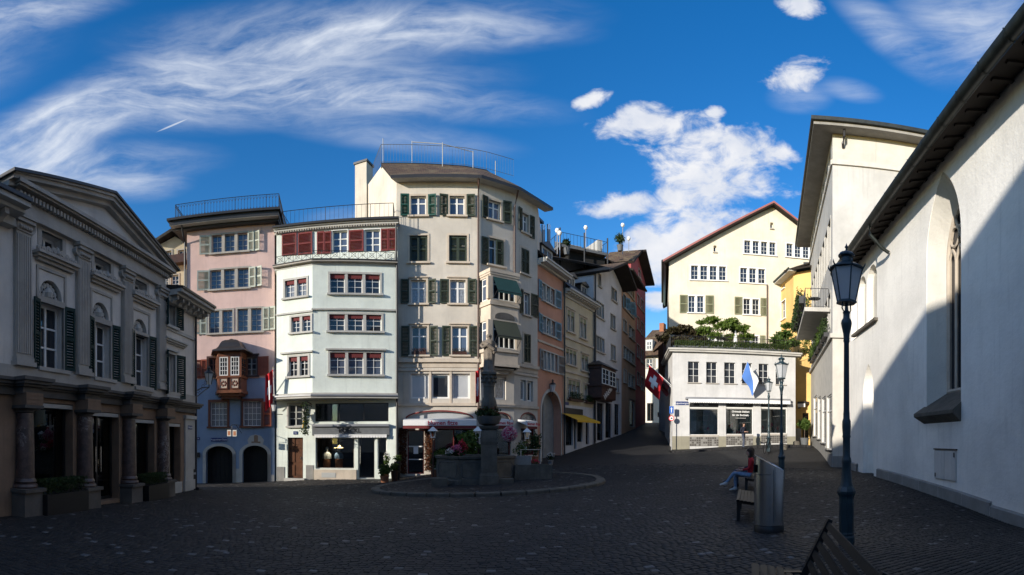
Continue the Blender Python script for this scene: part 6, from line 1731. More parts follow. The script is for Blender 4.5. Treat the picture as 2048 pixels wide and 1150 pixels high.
uvroof('roof', [(-.5, -.7, zt + .1), (W2.L + .3, -.7, zt + .1), (W2.L + .3, 4, zt + 2.0), (-.5, 4, zt + 2.0)], 'roof_tile_dark', OH, W2.M, .12)
b = MB(); b.box(-.2, W.L + .6, -.62, .02, zt - .06, zt + .02); b.obj('soffit', 'pale_stone', OH, W.M)
MB().tube([(-.3, -.66, zt + .12), (W.L + .65, -.66, zt + .12)], .08, 6).obj('gutter', 'copper_green', OH, W.M)
b = MB(); b.box(W2.U(1603), W2.U(1619), -.7, .02, W2.Z(1610, 809), W2.Z(1610, 804)); a_ = b.obj('awning_case', 'iron', OH, W2.M)
MB().box(W2.U(1604), W2.U(1618.5), -.72, -.69, W2.Z(1610, 814, .7), W2.Z(1610, 807, .7)).obj('awning_valance', 'white_fabric', a_, W2.M)
MB().box(0.02, W2.U(1602), -.02, .03, 0, W2.Z(1590, 857)).obj('plinth', 'pale_grey_plaster', OH, W2.M)
q = MB().box(W2.U(1596.5), W2.U(1601), -.03, -.004, W2.Z(1599, 817), W2.Z(1599, 812.5)).obj('number_plate', 'sign_blue', OH, W2.M)
OW2 = W2

# ================================================================ tall white building with stone ground floor
W = Wall.px(1620, 40.5, 1665, 26)       # lane side, runs towards the viewer
dv = W.d; 
E0 = W.b + W.d * .008; E1 = E0 + Vector((-W.n.x * 14, -W.n.y * 14)); 
E = Wall(E0, E1)                          # end wall facing the square
TB = thing('tall_stone_building', 'tall white building with deep dark eaves, long balcony and stone-clad shop floor', 'building', (*E0, G(*E0)))
zS = E.Z(1690, 672); zF = E.Z(1700, 332); zE = E.Z(1665, 268)
win_x = [1625, 1629, 1633.5, 1638, 1643, 1648.5, 1655]
for y_, yb_ in ((300, 350),):
    pass
zf0, zf1 = zF + .35, zE - .3
k = 9; 
for i in range(k):                        # attic openings between piers
    a = .5 + i * (W.L - 1.0) / k; win(TB, W, 0, 0, 0, 0, rect=(a + .25, a + (W.L - 1.0) / k - .25, zf0, zf1), cols=1, rows=1, sw=0, sill=False, dep=.10, fr=.06, gl='glass')
    win(TB, W, 0, 0, 0, 0, rect=(a + .2, a + (W.L - 1.0) / k - .2, zF - 4.6, zF - 2.4), cols=1, rows=1, sw=.07, sm='pale_stone', sill=False, dep=.10, fr=.06, gl='glass')
    win(TB, W, 0, 0, 0, 0, rect=(a + .2, a + (W.L - 1.0) / k - .2, zS + .5, zS + 2.5), cols=1, rows=1, sw=.07, sm='pale_stone', sill=False, dep=.10, fr=.06, gl='glass')
wall(TB, W, [(0, zS), (W.L, zS), (W.L, zE), (0, zE)], 'tall_plaster', px=False, reveal=.2, depth=13)
wall(TB, E, [(0, zS), (E.L, zS), (E.L, zF), (0, zF)], 'tall_plaster', px=False, back=False)
for i in range(6):
    a, c = i * 2.3, min((i + 1) * 2.3, E.L)
    if a < E.L: piece('stone_slab', 'buff_stone', TB, E.M, a + .008, c - .008, -.02, .1, zF + .25, zE)
MB().box(-.03, E.L, -.10, .1, zF, zF + .25).obj('string_course', 'buff_stone', TB, E.M)
MB().box(0, W.L + .03, -.10, .1, zF, zF + .25).obj('string_course', 'buff_stone', TB, W.M)
# deep eaves
q = [W.at(-.8, 1.05), W.at(W.L, 1.05) + E.n * 0.75, E.at(E.L, .75), W.at(-.8, -13)]
cn_ = W.b + W.n * 1.05 + W.d * .75
q[1] = cn_
b = MB(); b.prismz([(p.x, p.y) for p in q], zE, zE + .16); b.obj('soffit', 'plinth_grey', TB, I4)
b = MB(); b.prismz([(p.x, p.y) for p in (W.at(-.9, 1.18), W.b + W.n * 1.18 + W.d * .9, E.at(E.L, .9), W.at(-.9, -13))], zE + .16, zE + .34); b.obj('gutter', 'gutter', TB, I4)
b = MB(); pr = [W.at(-.8, 1.05), W.b + W.n * 1.05 + W.d * .8, E.at(E.L, .8), W.at(-.8, -13)]; ce = sum(pr, Vector((0, 0))) / 4
b.add([(p.x, p.y, zE + .4) for p in pr] + [(ce.x + (p.x - ce.x) * .3, ce.y + (p.y - ce.y) * .3, zE + 1.5) for p in pr], [(0, 1, 5, 4), (1, 2, 6, 5), (2, 3, 7, 6), (3, 0, 4, 7), (4, 5, 6, 7)]); b.obj('roof', 'roof_tile_dark', TB, I4)
p0 = E.at(.55, .45); p1 = E.at(.55, .06)
MB().tube([(p0.x, p0.y, zE + .1), (p0.x, p0.y, zE - .35), (E.at(.5, .3).x, E.at(.5, .3).y, zE - .6), (p1.x, p1.y, zE - .68)], .07, 8).obj('downpipe', 'roof_metal', TB, I4)
# stone shop floor
Q = Wall(W.a, W.b)
for u0, u1, zt_ in [(W.U(a_), min(W.U(b_), W.L - .35), h_) for a_, b_, h_ in ((1653.5, 1664, 3.4), (1643.5, 1651.5, 3.2), (1635.5, 1641.5, 3.2), (1627, 1633.5, 3.3))]:
    g0 = G(*Q.at((u0 + u1) / 2)) + .75
    Q.holes.append([(u0, g0), (u1, g0), (u1, g0 + zt_ - .4), (u0, g0 + zt_ - .4)]); z1 = g0 + zt_ - .4
    f = MB(); f.box(u0, u0 + .07, .05, .15, g0, z1); f.box(u1 - .07, u1, .05, .15, g0, z1); f.box(u0, u1, .05, .15, z1 - .07, z1); f.box(u0, u1, .05, .15, g0, g0 + .07); f.box(u0, u1, .05, .15, z1 - .9, z1 - .84)
    fo = f.obj('shop_window', 'paint_white', TB, Q.M); piece('pane', 'curtain_glass', fo, Q.M, u0 + .05, u1 - .05, .09, .1, g0 + .05, z1 - .05)
    MB().box(u0 - .05, u1 + .05, -.1, .1, g0 - .08, g0).obj('sill', 'iron', fo, Q.M)
wall(TB, Q, [(0, -1), (Q.L, -1), (Q.L, zS), (0, zS)], 'buff_stone', 'stone_floor', px=False, reveal=.11, depth=13)
MB().box(.0, E.L, 0.0, .1, -1, zS).obj('stone_floor', 'buff_stone', TB, E.M)
for i in range(1, 5):
    MB().box(i * .62 - .006, i * .62 + .006, -.004, .0, 0, zS).obj('joint', 'plinth_grey', TB, E.M)
MB().box(-.02, Q.L + .03, -.14, .05, zS - .12, zS + .1).obj('ledge', 'buff_stone', TB, Q.M); MB().box(-.13, E.L, -.14, .05, zS - .12, zS + .1).obj('ledge', 'buff_stone', TB, E.M)
for i in range(14):
    u0 = Q.L * i / 14; g0 = G(*Q.at(u0)); MB().box(u0 + .006, Q.L * (i + 1) / 14 - .006, -.05, .03, -1, g0 + .62).obj('plinth_slab', 'plinth_grey', TB, Q.M)
for i in range(3): MB().box(i * .7 + .006, i * .7 + .69, -.05, .03, -1, G(*E0) + .62).obj('plinth_slab', 'plinth_grey', TB, E.M)
# balcony
zB = W.Z(1650, 640)
bu0, bu1 = W.L - 9.5, W.L - 1.6
b = MB(); b.box(bu0, bu1, -1.35, .05, zB, zB + .22); BA = b.obj('balcony', 'pale_stone', TB, W.M)
railing(BA, W.M, [(bu1 - .03, -.02, zB + .22), (bu1 - .03, -1.3, zB + .22), (bu0, -1.3, zB + .22), (bu0, 0, zB + .22)], 1.05, gap=.13, r=.01, top=.02, post=2)
b = MB(); b.box(bu0, bu1 - .4, -1.62, -1.36, zB + .55, zB + .95); b.obj('planter_box', 'black_paint', BA, W.M)
leaves('trailing_plants', 'leaf_dark', BA, W.M, [(random.uniform(bu0, bu1 - .4), random.uniform(-1.75, -1.4), zB + .95 + random.gauss(-.05, .22)) for _ in range(2500)], .07)
for j in range(1): 
    t_ = thing('balcony_table', 'round metal café table with chairs on the balcony of the tall building', 'table', (*W.at(bu1 - .9, .7), zB + .22))
    M = WM[t_.name]; MB().lathe([(.32, .70), (.33, .72), (.32, .74)], 16).obj('table_top', 'iron', t_, M); MB().lathe([(.2, 0), (.2, .02), (.02, .04), (.02, .7)], 10).obj('leg', 'iron', t_, M)
# window boxes above the stone floor
for i in range(5):
    u0 = W.L - 1.6 - i * 2.0
    t_ = thing('window_box', 'trailing window box above the stone shop floor, %s from the square' % ('nearest', 'second', 'third', 'fourth', 'fifth')[i], 'planter', (*W.at(u0, .25), zS + .12), math.atan2(W.d.y, W.d.x), 'window boxes of the tall building')
    M = WM[t_.name]; MB().box(-.8, .8, -.12, .12, 0, .22).obj('box', 'iron', t_, M)
    leaves('foliage', 'leaf_green' if i % 2 else 'leaf_dark', t_, M, [(random.uniform(-.8, .8), random.uniform(-.25, .12), .15 + random.random() ** 2 * .9) for _ in range(600)], .06)

# ================================================================ church
CD = math.sin(.417), math.cos(.417)      # direction of the wall on plan
nn = Vector((-CD[1], CD[0]))             # towards the square (left)
base = Vector((CD[1], -CD[0])) * 6.4
far = base + Vector(CD) * 24.2; near = base - Vector(CD) * 6
W = Wall(far, near)
CH = thing('church', 'whitewashed church nave with tall pointed window, dark eaves gutter and half-shaded wall', 'church', (*W.at(W.L * .5), G(*W.at(W.L * .5))))
CHW = W
zEv = W.Z(1900, 300)
# tall traceried window in deep splay
u0, u1 = W.U(1853), W.U(1922); zb_, zt_ = W.Z(1888, 822), W.Z(1872, 358); zsp = zt_ - (u1 - u0) * .95
big = arch_pts(u0, u1, zb_, zsp, zt_, 14, True); W.holes.append(big)
inn = arch_pts(u0 + .42, u1 - .42, zb_ + .65, zsp - .1, zt_ - .75, 14, True)
sp = MB(); n = len(big)
for i in range(n):
    a, c, d, e = big[i], big[(i + 1) % n], inn[(i + 1) % n], inn[i]
    sp.add([(a[0], .02, a[1]), (c[0], .02, c[1]), (d[0], .62, d[1]), (e[0], .62, e[1])], [(0, 1, 2, 3)])
CWn = sp.obj('window_splay', 'splay_plaster', CH, W.M)
tr_ = MB()
ia, ib = u0 + .42, u1 - .42; im = (ia + ib) / 2; zi0 = zb_ + .65
for i in range(n):
    a, c = inn[i], inn[(i + 1) % n]; tr_.tube([(a[0], .6, a[1]), (c[0], .6, c[1])], .09, 6)
for uu in (ia + (ib - ia) / 3, ia + 2 * (ib - ia) / 3): tr_.tube([(uu, .6, zi0), (uu, .6, zsp - .1)], .06, 6)
w3 = (ib - ia) / 3
for k3 in range(3):
    ac = arch_pts(ia + k3 * w3, ia + (k3 + 1) * w3, zsp - .6, zsp - .35, zsp + .2, 6, True)
    for i in range(2, len(ac) - 1): tr_.tube([(ac[i][0], .6, ac[i][1]), (ac[i + 1][0], .6, ac[i + 1][1])], .05, 5)
for cx_, cz_, r_ in ((im - .35, zsp + .55, .3), (im + .35, zsp + .55, .3), (im, zsp + 1.05, .28)):
    tr_.tube([(cx_ + r_ * math.cos(q * .5236), .6, cz_ + r_ * math.sin(q * .5236)) for q in range(13)], .05, 5)
tr_.obj('tracery', 'sand_stone', CWn, W.M, True)
piece('leaded_glass', 'glass', CWn, W.M, ia - .1, ib + .1, .66, .68, zi0, zt_)
b = MB(); b.add([(u0 - .35, -.30, zb_ - .12), (u1 + .08, -.30, zb_ - .12), (u1 + .08, -.30, zb_ - .02), (u0 - .35, -.30, zb_ - .02), (u0 + .1, .6, zb_ + .66), (u1 - .1, .6, zb_ + .66), (u0 - .2, .0, zb_ - .34), (u1, .0, zb_ - .34)],
             [(0, 1, 2, 3), (3, 2, 5, 4), (0, 6, 7, 1), (0, 3, 4, 6), (1, 7, 5, 2)]); b.obj('window_sill', 'weathered_stone', CH, W.M)
# blind arches and the low pointed niche
for x0, x1, yt in ((1703, 1713, 575), (1717, 1732, 553), (1734, 1754, 530)):
    a, c = W.U(x0), W.U(x1); zb2 = W.Z((x0 + x1) / 2, 690 - (x1 - 1700) * .9); z1 = W.Z((x0 + x1) / 2, yt)
    W.holes.append(arch_pts(a, c, zb2, z1 - (c - a) * .5, z1, 12)); 
    MB().box(a - .05, c + .05, .28, .32, zb2 - .1, z1 + .1).obj('blind_arch', 'splay_plaster', CH, W.M)
a, c = W.U(1709), W.U(1756); z1 = W.Z(1733, 652); MB().box(a, c, -.16, .03, z1 - .12, z1).obj('ledge', 'weathered_stone', CH, W.M)
a, c = W.U(1726), W.U(1747.5); g0 = G(*W.at((a + c) / 2)); z1 = W.Z(1737, 727)
W.holes.append(arch_pts(a, c, g0 - .3, z1 - (c - a) * .9, z1, 12, True)); MB().box(a - .05, c + .05, .42, .5, g0 - .5, z1 + .1).obj('niche_back', 'church_plaster', CH, W.M)
wall(CH, W, [(0, -2), (W.L, -2), (W.L, zEv), (0, zEv)], 'church_plaster', px=False, reveal=.42, depth=12)
# plinth that steps with the ground
for i in range(20):
    ua, ub = W.L * i / 20, W.L * (i + 1) / 20
    if a - .4 < (ua + ub) / 2 < c + .35: continue
    g1, g2 = G(*W.at(ua)), G(*W.at(ub)); hh = .34 if ua < W.U(1938) else .26
    b = MB(); b.add([(ua + .003, -.07, -2), (ub - .003, -.07, -2), (ub - .003, -.07, g2 + hh), (ua + .003, -.07, g1 + hh), (ua + .003, .03, g1 + hh + .06), (ub - .003, .03, g2 + hh + .06)], [(0, 1, 2, 3), (3, 2, 5, 4)]); b.obj('plinth_stone', 'plinth_grey', CH, W.M)
# service doors
pa, pb, pz0, pz1 = W.rect(1871, 1914, 900, 960)
b = MB(); b.box(pa, pb, -.03, .02, pz0, pz1); pd = b.obj('meter_cupboard', 'pale_grey_plaster', CH, W.M)
MB().box(pa - .03, pb + .03, -.06, .02, pz1, pz1 + .04).obj('cupboard_hood', 'iron', pd, W.M)
for k in (0, 1):
    pm = (pa + pb) / 2; x0, x1 = (pa + .02, pm - .008) if k == 0 else (pm + .008, pb - .02)
    piece('door_leaf', 'pale_grey_plaster', pd, W.M, x0, x1, -.05, -.03, pz0 + .02, pz1 - .02)
    piece('vent', 'iron', pd, W.M, (x0 + .03) if k == 0 else (x1 - .11), (x0 + .11) if k == 0 else (x1 - .03), -.056, -.049, (pz0 + .06) if k == 0 else (pz1 - .2), (pz0 + .18) if k == 0 else (pz1 - .06))
# eaves: rafters, boarding, gutter in lengths, roof
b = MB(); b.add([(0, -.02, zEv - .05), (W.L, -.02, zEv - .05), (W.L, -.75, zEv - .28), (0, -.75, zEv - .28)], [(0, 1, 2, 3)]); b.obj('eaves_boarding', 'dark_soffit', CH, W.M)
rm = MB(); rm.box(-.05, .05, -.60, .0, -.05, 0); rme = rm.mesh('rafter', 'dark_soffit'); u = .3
while u < W.L: inst('rafter', rme, CH, W.M @ TR(u, -.02, zEv - .06) @ RX(R(17))); u += .62
gl_ = 1.05; u = 0
gme = MB(); 
for i in range(9):
    q0 = math.pi + math.pi * i / 8
prof = [(-.17 * math.cos(math.pi * i / 8), -.20 * math.sin(math.pi * i / 8)) for i in range(9)]
vs = [(x, p[0], p[1]) for x in (0, gl_ - .01) for p in prof] + [(x, p[0] * .85, p[1] * .85) for x in (0, gl_ - .01) for p in prof]
gme.add(vs, [(i, i + 1, 9 + i + 1, 9 + i) for i in range(8)] + [(18 + i, 27 + i, 27 + i + 1, 18 + i + 1) for i in range(8)] + [(0, 9, 27, 18), (8, 26, 35, 17)])
for i in range(8): gme.add([(gl_ - .045 + dx_, prof[j][0] * 1.12, prof[j][1] * 1.12 - .0) for dx_ in (0, .04) for j in (i, i + 1)], [(0, 1, 3, 2)])
gm_e = gme.mesh('gutter_length', 'gutter', True)
while u < W.L: inst('gutter_length', gm_e, CH, W.M @ TR(u, -.84, zEv - .10)); u += gl_
uvroof('roof', [(-.3, -.70, zEv - .06), (W.L, -.70, zEv - .06), (W.L, 7, zEv + 5.6), (-.3, 7, zEv + 5.6)], 'roof_tile_dark', CH, W.M, .12)
u = W.U(1757, .5)
MB().tube([(u, -.86, zEv - .3), (u, -.84, zEv - .62), (u - .05, -.35, zEv - 1.05), (u - .05, -.06, zEv - 1.2)], .07, 8).obj('downpipe', 'gutter', CH, W.M, True)

# ================================================================ houses behind and beside the viewpoint (they shade the square)
def plain_house(name, lab, pts, h, rise, m):
    H = thing(name, lab, 'house', (pts[0][0], pts[0][1], 0))
    MB().prismz(pts, -2, h).obj('wall', m, H, I4)
    c = [(pts[i][0] + pts[(i + 1) % 4][0]) / 2 for i in (1, 3)], [(pts[i][1] + pts[(i + 1) % 4][1]) / 2 for i in (1, 3)]
    b = MB(); b.add([(p[0], p[1], h) for p in pts] + [(c[0][0], c[1][0], h + rise), (c[0][1], c[1][1], h + rise)], [(0, 1, 4, 5), (2, 3, 5, 4), (1, 2, 4), (3, 0, 5), (0, 3, 2, 1)]); b.obj('roof', 'roof_tile_dark', H, I4)
    return H
# ---- unseen neighbours that shade the square
plain_house('neighbour_house', 'long low house closing the square behind the viewpoint', [(-8, -15), (14, -17), (14, -27), (-8, -25)], 7.5, 3, 'pale_grey_plaster')
plain_house('neighbour_house', 'tall gabled house on the left behind the viewpoint', [(-23, -4.6), (-11, -4.6), (-11, -25), (-23, -25)], 10.3, 5.7, 'pale_grey_plaster')
plain_house('neighbour_house', 'lower house between the pedimented building and the tall gabled house behind', [(-20, 3.2), (-11.2, 3.2), (-11.2, -4.55), (-20, -4.55)], 8.2, 1.6, 'cream_plaster')

plain_house('lane_house', 'unseen house added in the lane beyond the left edge to shade the blue wall', [(-33, 11.05), (-26, 11.05), (-26, 17.5), (-33, 17.5)], 8.3, 1.5, 'cream_plaster')  # out of view; placed and sized to throw shade on the blue wall
# ================================================================ fountain
z_at = lambda y, D: EYE + (HOR - y) / PXR * D
FD = 19.4
fc = pp(978, FD); g0 = G(fc.x, fc.y) + .11
FN = thing('fountain', 'old stone fountain with octagonal basin and column bearing a robed statue', 'fountain', (fc.x, fc.y, g0), -math.atan2(fc.x, fc.y))
M = WM[FN.name]
zl = lambda y: z_at(y, FD) - g0
def sq(b, hw, z0, z1, hw2=None): b.frus((0, 0), 2 * hw, 2 * hw, 2 * (hw2 or hw), 2 * (hw2 or hw), z0, z1)
b = MB(); sq(b, .37, -.2, zl(950)); sq(b, .34, zl(950), zl(946), .32); b.obj('column_foot', 'weathered_stone', FN, M)
b = MB(); sq(b, .305, zl(947), zl(893)); sq(b, .315, zl(894), zl(890)); b.obj('pedestal', 'weathered_stone', FN, M)
b = MB()
pr = [(.305, zl(890)), (.33, zl(884)), (.335, zl(876)), (.31, zl(866)), (.285, zl(860)), (.34, zl(858)), (.37, zl(855)), (.39, zl(852))]
for (a, z0), (c, z1) in zip(pr, pr[1:]): sq(b, a, z0, z1, c)
b.obj('pedestal_top', 'weathered_stone', FN, M)
MB().lathe([(.16, zl(852)), (.38, zl(848)), (.47, zl(838)), (.48, zl(833)), (.44, zl(833)), (.40, zl(836))], 20).obj('flower_bowl', 'dark_stone', FN, M, True)
col = MB().lathe([(.20, zl(836)), (.22, zl(822)), (.29, zl(812)), (.27, zl(804)), (.23, zl(797)), (.215, zl(794)), (.21, zl(774)), (.225, zl(773)), (.215, zl(771))], 20, mod=lambda a, z: 1 + (.07 * math.cos(a * 8) if z < zl(795) else 0)).obj('column', 'weathered_stone', FN, M, True)
b = MB().lathe([(.215, zl(771)), (.22, zl(764)), (.26, zl(757)), (.25, zl(753)), (.28, zl(750))], 20, mod=lambda a, z: 1 + .06 * math.cos(a * 8))
for k in range(8):
    q = k * math.pi / 4
    for r_, y_ in ((.25, 764), (.28, 756)): b.lathe([(0, -.05), (.05, -.03), (.06, .02), (0, .08)], 6, (r_ * math.cos(q + (.39 if y_ == 756 else 0)), r_ * math.sin(q + (.39 if y_ == 756 else 0)), zl(y_)))
sq(b, .29, zl(750), zl(746.5))
b.obj('capital', 'weathered_stone', FN, M)
# robed statue: one skin from hem to crown, folds in the drapery, right arm bent across the body
def folds(a, z):
    t = (z - zl(746)) / (zl(668) - zl(746))
    k = .10 if t < .55 else (.06 if t < .8 else 0)
    return 1 + k * math.sin(a * 7 + t * 5) + k * .5 * math.sin(a * 12 - t * 9)
Hs = zl(668) - zl(746)
sp = [(.25, 0), (.26, .03), (.21, .06), (.20, .20), (.205, .38), (.215, .50), (.20, .58), (.205, .64), (.225, .72), (.235, .78), (.21, .82), (.13, .845), (.072, .86), (.07, .885), (.095, .905), (.105, .935), (.10, .965), (.07, .99), (.0, 1.0)]
b = MB(); b.lathe([(r, zl(746) + t * Hs) for r, t in sp], 28, sx=1, sy=.8, mod=folds)
zt = zl(746)
for s_, path in ((-1, [(-.20, 0, .77), (-.29, -.03, .70), (-.25, -.16, .64), (-.08, -.21, .68), (.04, -.2, .70)]), (1, [(.20, 0, .77), (.27, .0, .68), (.26, -.05, .57), (.20, -.14, .52), (.17, -.17, .50)])):
    b.tube([(x, y, zt + t * Hs) for x, y, t in path], [.075, .075, .06, .05, .04], 8)
b.tube([(-.24, -.06, zt + .78 * Hs), (-.05, -.20, zt + .70 * Hs), (.16, -.16, zt + .58 * Hs), (.24, -.02, zt + .52 * Hs)], [.07, .08, .08, .05], 8)
b.tube([(0, -.085, zt + .955 * Hs), (0, -.12, zt + .935 * Hs), (0, -.09, zt + .925 * Hs)], .018, 6)
b.obj('statue', 'statue_stone', FN, M, True)
# octagonal basin
bc = pp(951, 21.1); gb_ = G(bc.x, bc.y) + .11
Mb = Matrix.Translation((bc.x, bc.y, gb_)) @ RZ(-math.atan2(bc.x, bc.y))
zr = z_at(913, 19.6) - gb_; RO = 1.78
oct_ = [(RO * math.cos(R(22.5 + 45 * k)), RO * math.sin(R(22.5 + 45 * k))) for k in range(8)]
sc_ = lambda k: [(x * k, y * k) for x, y in oct_]
b = MB(); n = 8
prof = [(1.0, -.2), (1.0, .08), (.965, .11), (.965, zr - .12), (1.0, zr - .09), (1.01, zr), (.88, zr), (.87, .2)]
vs = [(x, y, z) for k, z in prof for x, y in sc_(k)]
b.add(vs, [(j * 8 + i, j * 8 + (i + 1) % 8, (j + 1) * 8 + (i + 1) % 8, (j + 1) * 8 + i) for j in range(len(prof) - 1) for i in range(8)])
BS = b.obj('basin', 'weathered_stone', FN, Mb)
mat('basin_water', (.012, .016, .014), rough=.05, var=0, spec=.8)
MB().prismz(sc_(.87), .2, zr - .12).obj('water', 'basin_water', BS, Mb)
for k in range(8):            # framed panels with drawn-in corners
    a, c = Vector(oct_[k]), Vector(oct_[(k + 1) % 8]); m_ = (a + c) / 2; t_ = (c - a).normalized(); o_ = m_.normalized()
    w2 = (c - a).length / 2 - .14; z0, z1 = .2, zr - .22; r_ = .12
    pth = [(-w2 + r_, z0), (w2 - r_, z0), (w2 - r_ * .5, z0 + r_ * .5), (w2, z0 + r_), (w2, z1 - r_), (w2 - r_ * .5, z1 - r_ * .5), (w2 - r_, z1), (-w2 + r_, z1), (-w2 + r_ * .5, z1 - r_ * .5), (-w2, z1 - r_), (-w2, z0 + r_), (-w2 + r_ * .5, z0 + r_ * .5), (-w2 + r_, z0)]
    MB().tube([((m_ * .967 + t_ * x).x, (m_ * .967 + t_ * x).y, z) for x, z in pth], .022, 5, False).obj('panel_frame', 'dark_stone', BS, Mb)
for x, w_, y0, y1, D_ in ((879, .62, 957, 966, 19.3), (942, .70, 958, 967, 19.3), (1011, .62, 958, 967, 19.2)):
    q = pp(x, D_); gq_ = G(q.x, q.y) + .1
    MB().box(-w_ / 2, w_ / 2, 0, .5, -.1, z_at(y0, D_) - gq_).obj('step_stone', 'weathered_stone', FN, Matrix.Translation((q.x, q.y, gq_)) @ RZ(-math.atan2(q.x, q.y)))
q = pp(1067, 20.4); gq_ = G(q.x, q.y) + .08; zz = z_at(930, 20.2) - gq_
Mt = Matrix.Translation((q.x, q.y, gq_)) @ RZ(-math.atan2(q.x, q.y))
b = MB(); b.box(-.76, .76, -.1, .0, -.2, zz); b.box(-.76, .76, .7, .8, -.2, zz); b.box(-.76, -.66, 0, .7, -.2, zz); b.box(.66, .76, 0, .7, -.2, zz); b.box(-.7, .7, -.02, .72, -.2, .1); tr_ = b.obj('trough', 'weathered_stone', FN, Mt)
MB().box(-.67, .67, 0, .7, .1, zz - .08).obj('water', 'basin_water', tr_, Mt)
q = pp(1045, 20.9); gq_ = G(q.x, q.y) + .1
MB().box(-.36, .36, 0, .4, 0, z_at(912, 20.9) - gq_).obj('inlet_block', 'plinth_grey', FN, Matrix.Translation((q.x, q.y, gq_)) @ RZ(-math.atan2(q.x, q.y)))

def plant(name, lab, cat, x, D, z, r, n, lm, ls=.06, pot=None, potr=.16, poth=.26, potm='terracotta', flowers=None, fn=200, group=None, up=.25):
    """potted or bedded plant: pot, leaves and blossoms"""
    q = pp(x, D); t_ = thing(name, lab, cat, (q.x, q.y, z), random.uniform(0, 6), group); Mx = WM[t_.name]; h = 0
    if pot: MB().lathe([(potr * .75, 0), (potr, poth * .9), (potr * 1.08, poth * .9), (potr * 1.08, poth), (potr * .9, poth), (potr * .85, poth * .85)], 14).obj('pot', potm, t_, Mx, True); h = poth
    leaves('foliage', lm, t_, Mx, cloudpts((0, 0, h + r[2] * .85), r, n), ls, up=up)
    if flowers: leaves('blossoms', flowers, t_, Mx, [(p.x, p.y, p.z + .05) for p in cloudpts((0, 0, h + r[2] * 1.0), (r[0], r[1], r[2] * .95), fn, .2)], ls * .8)
    return t_
zb = z_at(834, FD)
plant('bowl_flowers', 'dark leafy flowers spilling from the bowl on the fountain column', 'flowers', 976, FD, zb - .12, (.62, .5, .30), 1500, 'leaf_dark', .06, flowers='leaf_rust', fn=200)
plant('basin_flowers', 'pink geraniums along the left rim of the fountain basin', 'flowers', 912, 20.4, z_at(915, 20.4), (.42, .25, .26), 500, 'leaf_dark', .06, flowers='petal_pink', fn=320)
plant('basin_flowers', 'red geraniums behind the pink ones on the fountain basin', 'flowers', 924, 21.4, z_at(912, 21.4), (.34, .25, .34), 400, 'leaf_dark', .06, flowers='petal_red', fn=300)
plant('basin_flowers', 'white trailing flowers at the left end of the fountain basin', 'flowers', 899, 20.0, z_at(914, 20), (.22, .18, .16), 200, 'leaf_dark', .05, flowers='petal_white', fn=120)
# flower shop display
gy = lambda x, D: G(*pp(x, D))
DISP = [('potted_tree', 'light green potted tree left of the fountain column', 'tree', 938, 23.3, (.72, .5, .75), 1500, 'leaf_green', .09, .2, .9, 'planter_grey', None),
        ('potted_shrub', 'bushy green shrub right of the flower shop door', 'shrub', 884, 24.0, (.42, .4, .5), 900, 'leaf_green', .06, .2, .5, 'planter_grey', None),
        ('potted_shrub', 'tall dark green shrub beside the shop door lantern', 'shrub', 869, 24.2, (.34, .3, .55), 700, 'leaf_dark', .05, .2, .35, 'terracotta', None),
        ('potted_shrub', 'dark shrub between basin and potted tree', 'shrub', 955, 23.6, (.45, .4, .6), 900, 'leaf_dark', .06, .2, .5, 'terracotta', None),
        ('potted_shrub', 'shrub with small white flowers right of the fountain column', 'shrub', 1042, 25.0, (.42, .35, .55), 800, 'leaf_green', .05, .2, .5, 'terracotta', 'petal_white'),
        ('potted_shrub', 'dark climbing shrub at the right end of the flower shop', 'shrub', 1071, 26.4, (.38, .35, .75), 900, 'leaf_dark', .06, .2, .5, 'terracotta', None),
        ('potted_flowers', 'low red flowers on the ground near the stone trough', 'flowers', 1068, 24.4, (.35, .25, .16), 300, 'leaf_dark', .05, .2, .2, 'planter_grey', 'petal_red'),
        ('potted_flowers', 'low white flowers in front of the salmon gateway', 'flowers', 1101, 26.8, (.25, .25, .2), 300, 'leaf_dark', .05, .16, .25, 'zinc', 'petal_white'),
        ('potted_grass', 'round pot of bushy grass in front of the lettered shop', 'plant', 769, 23.3, (.36, .34, .30), 900, 'leaf_hedge', .07, .22, .32, 'terracotta', None),
        ('potted_flowers', 'low green plants on the bench board outside the flower shop', 'plant', 789, 23.7, (.5, .24, .2), 700, 'leaf_hedge', .05, .18, .5, 'dark_wood', None),
        ('potted_flowers', 'small plant in a black box left of the flower shop door', 'plant', 795, 24.2, (.22, .2, .18), 250, 'leaf_green', .05, .16, .9, 'black_paint', None),
        ('potted_tree', 'small standard tree with white blossoms at the mint house corner', 'tree', 773, 23.9, (.18, .18, .36), 300, 'leaf_green', .05, .14, .7, 'terracotta', 'petal_white')]
for nm, lab, cat, x, D, r, n, lm, ls, pr_, ph, pm, fl in DISP:
    plant(nm, lab, cat, x, D, gy(x, D) + (.1 if 880 < x < 1060 and D < 23 else 0), r, n, lm, ls, True, pr_, ph, pm, fl, 160)
# ivy on the shop pier
q = F1.at(F1.U(806), .05); iv = thing('ivy', 'rust-coloured ivy climbing the pier left of the flower shop door', 'ivy', (q.x, q.y, gy(806, 25.4)))
leaves('foliage', 'leaf_rust', iv, WM[iv.name], [(random.uniform(-.2, .2), random.uniform(-.12, .03), random.uniform(.2, 2.5)) for _ in range(1400)], .05)
q = F1.at(F1.U(858), .05); iv = thing('ivy', 'rust-coloured ivy on the pier right of the flower shop door', 'ivy', (q.x, q.y, gy(858, 25.4)))
leaves('foliage', 'leaf_rust', iv, WM[iv.name], [(random.uniform(-.22, .22), random.uniform(-.12, .03), random.uniform(.2, 2.4)) for _ in range(1400)], .05)
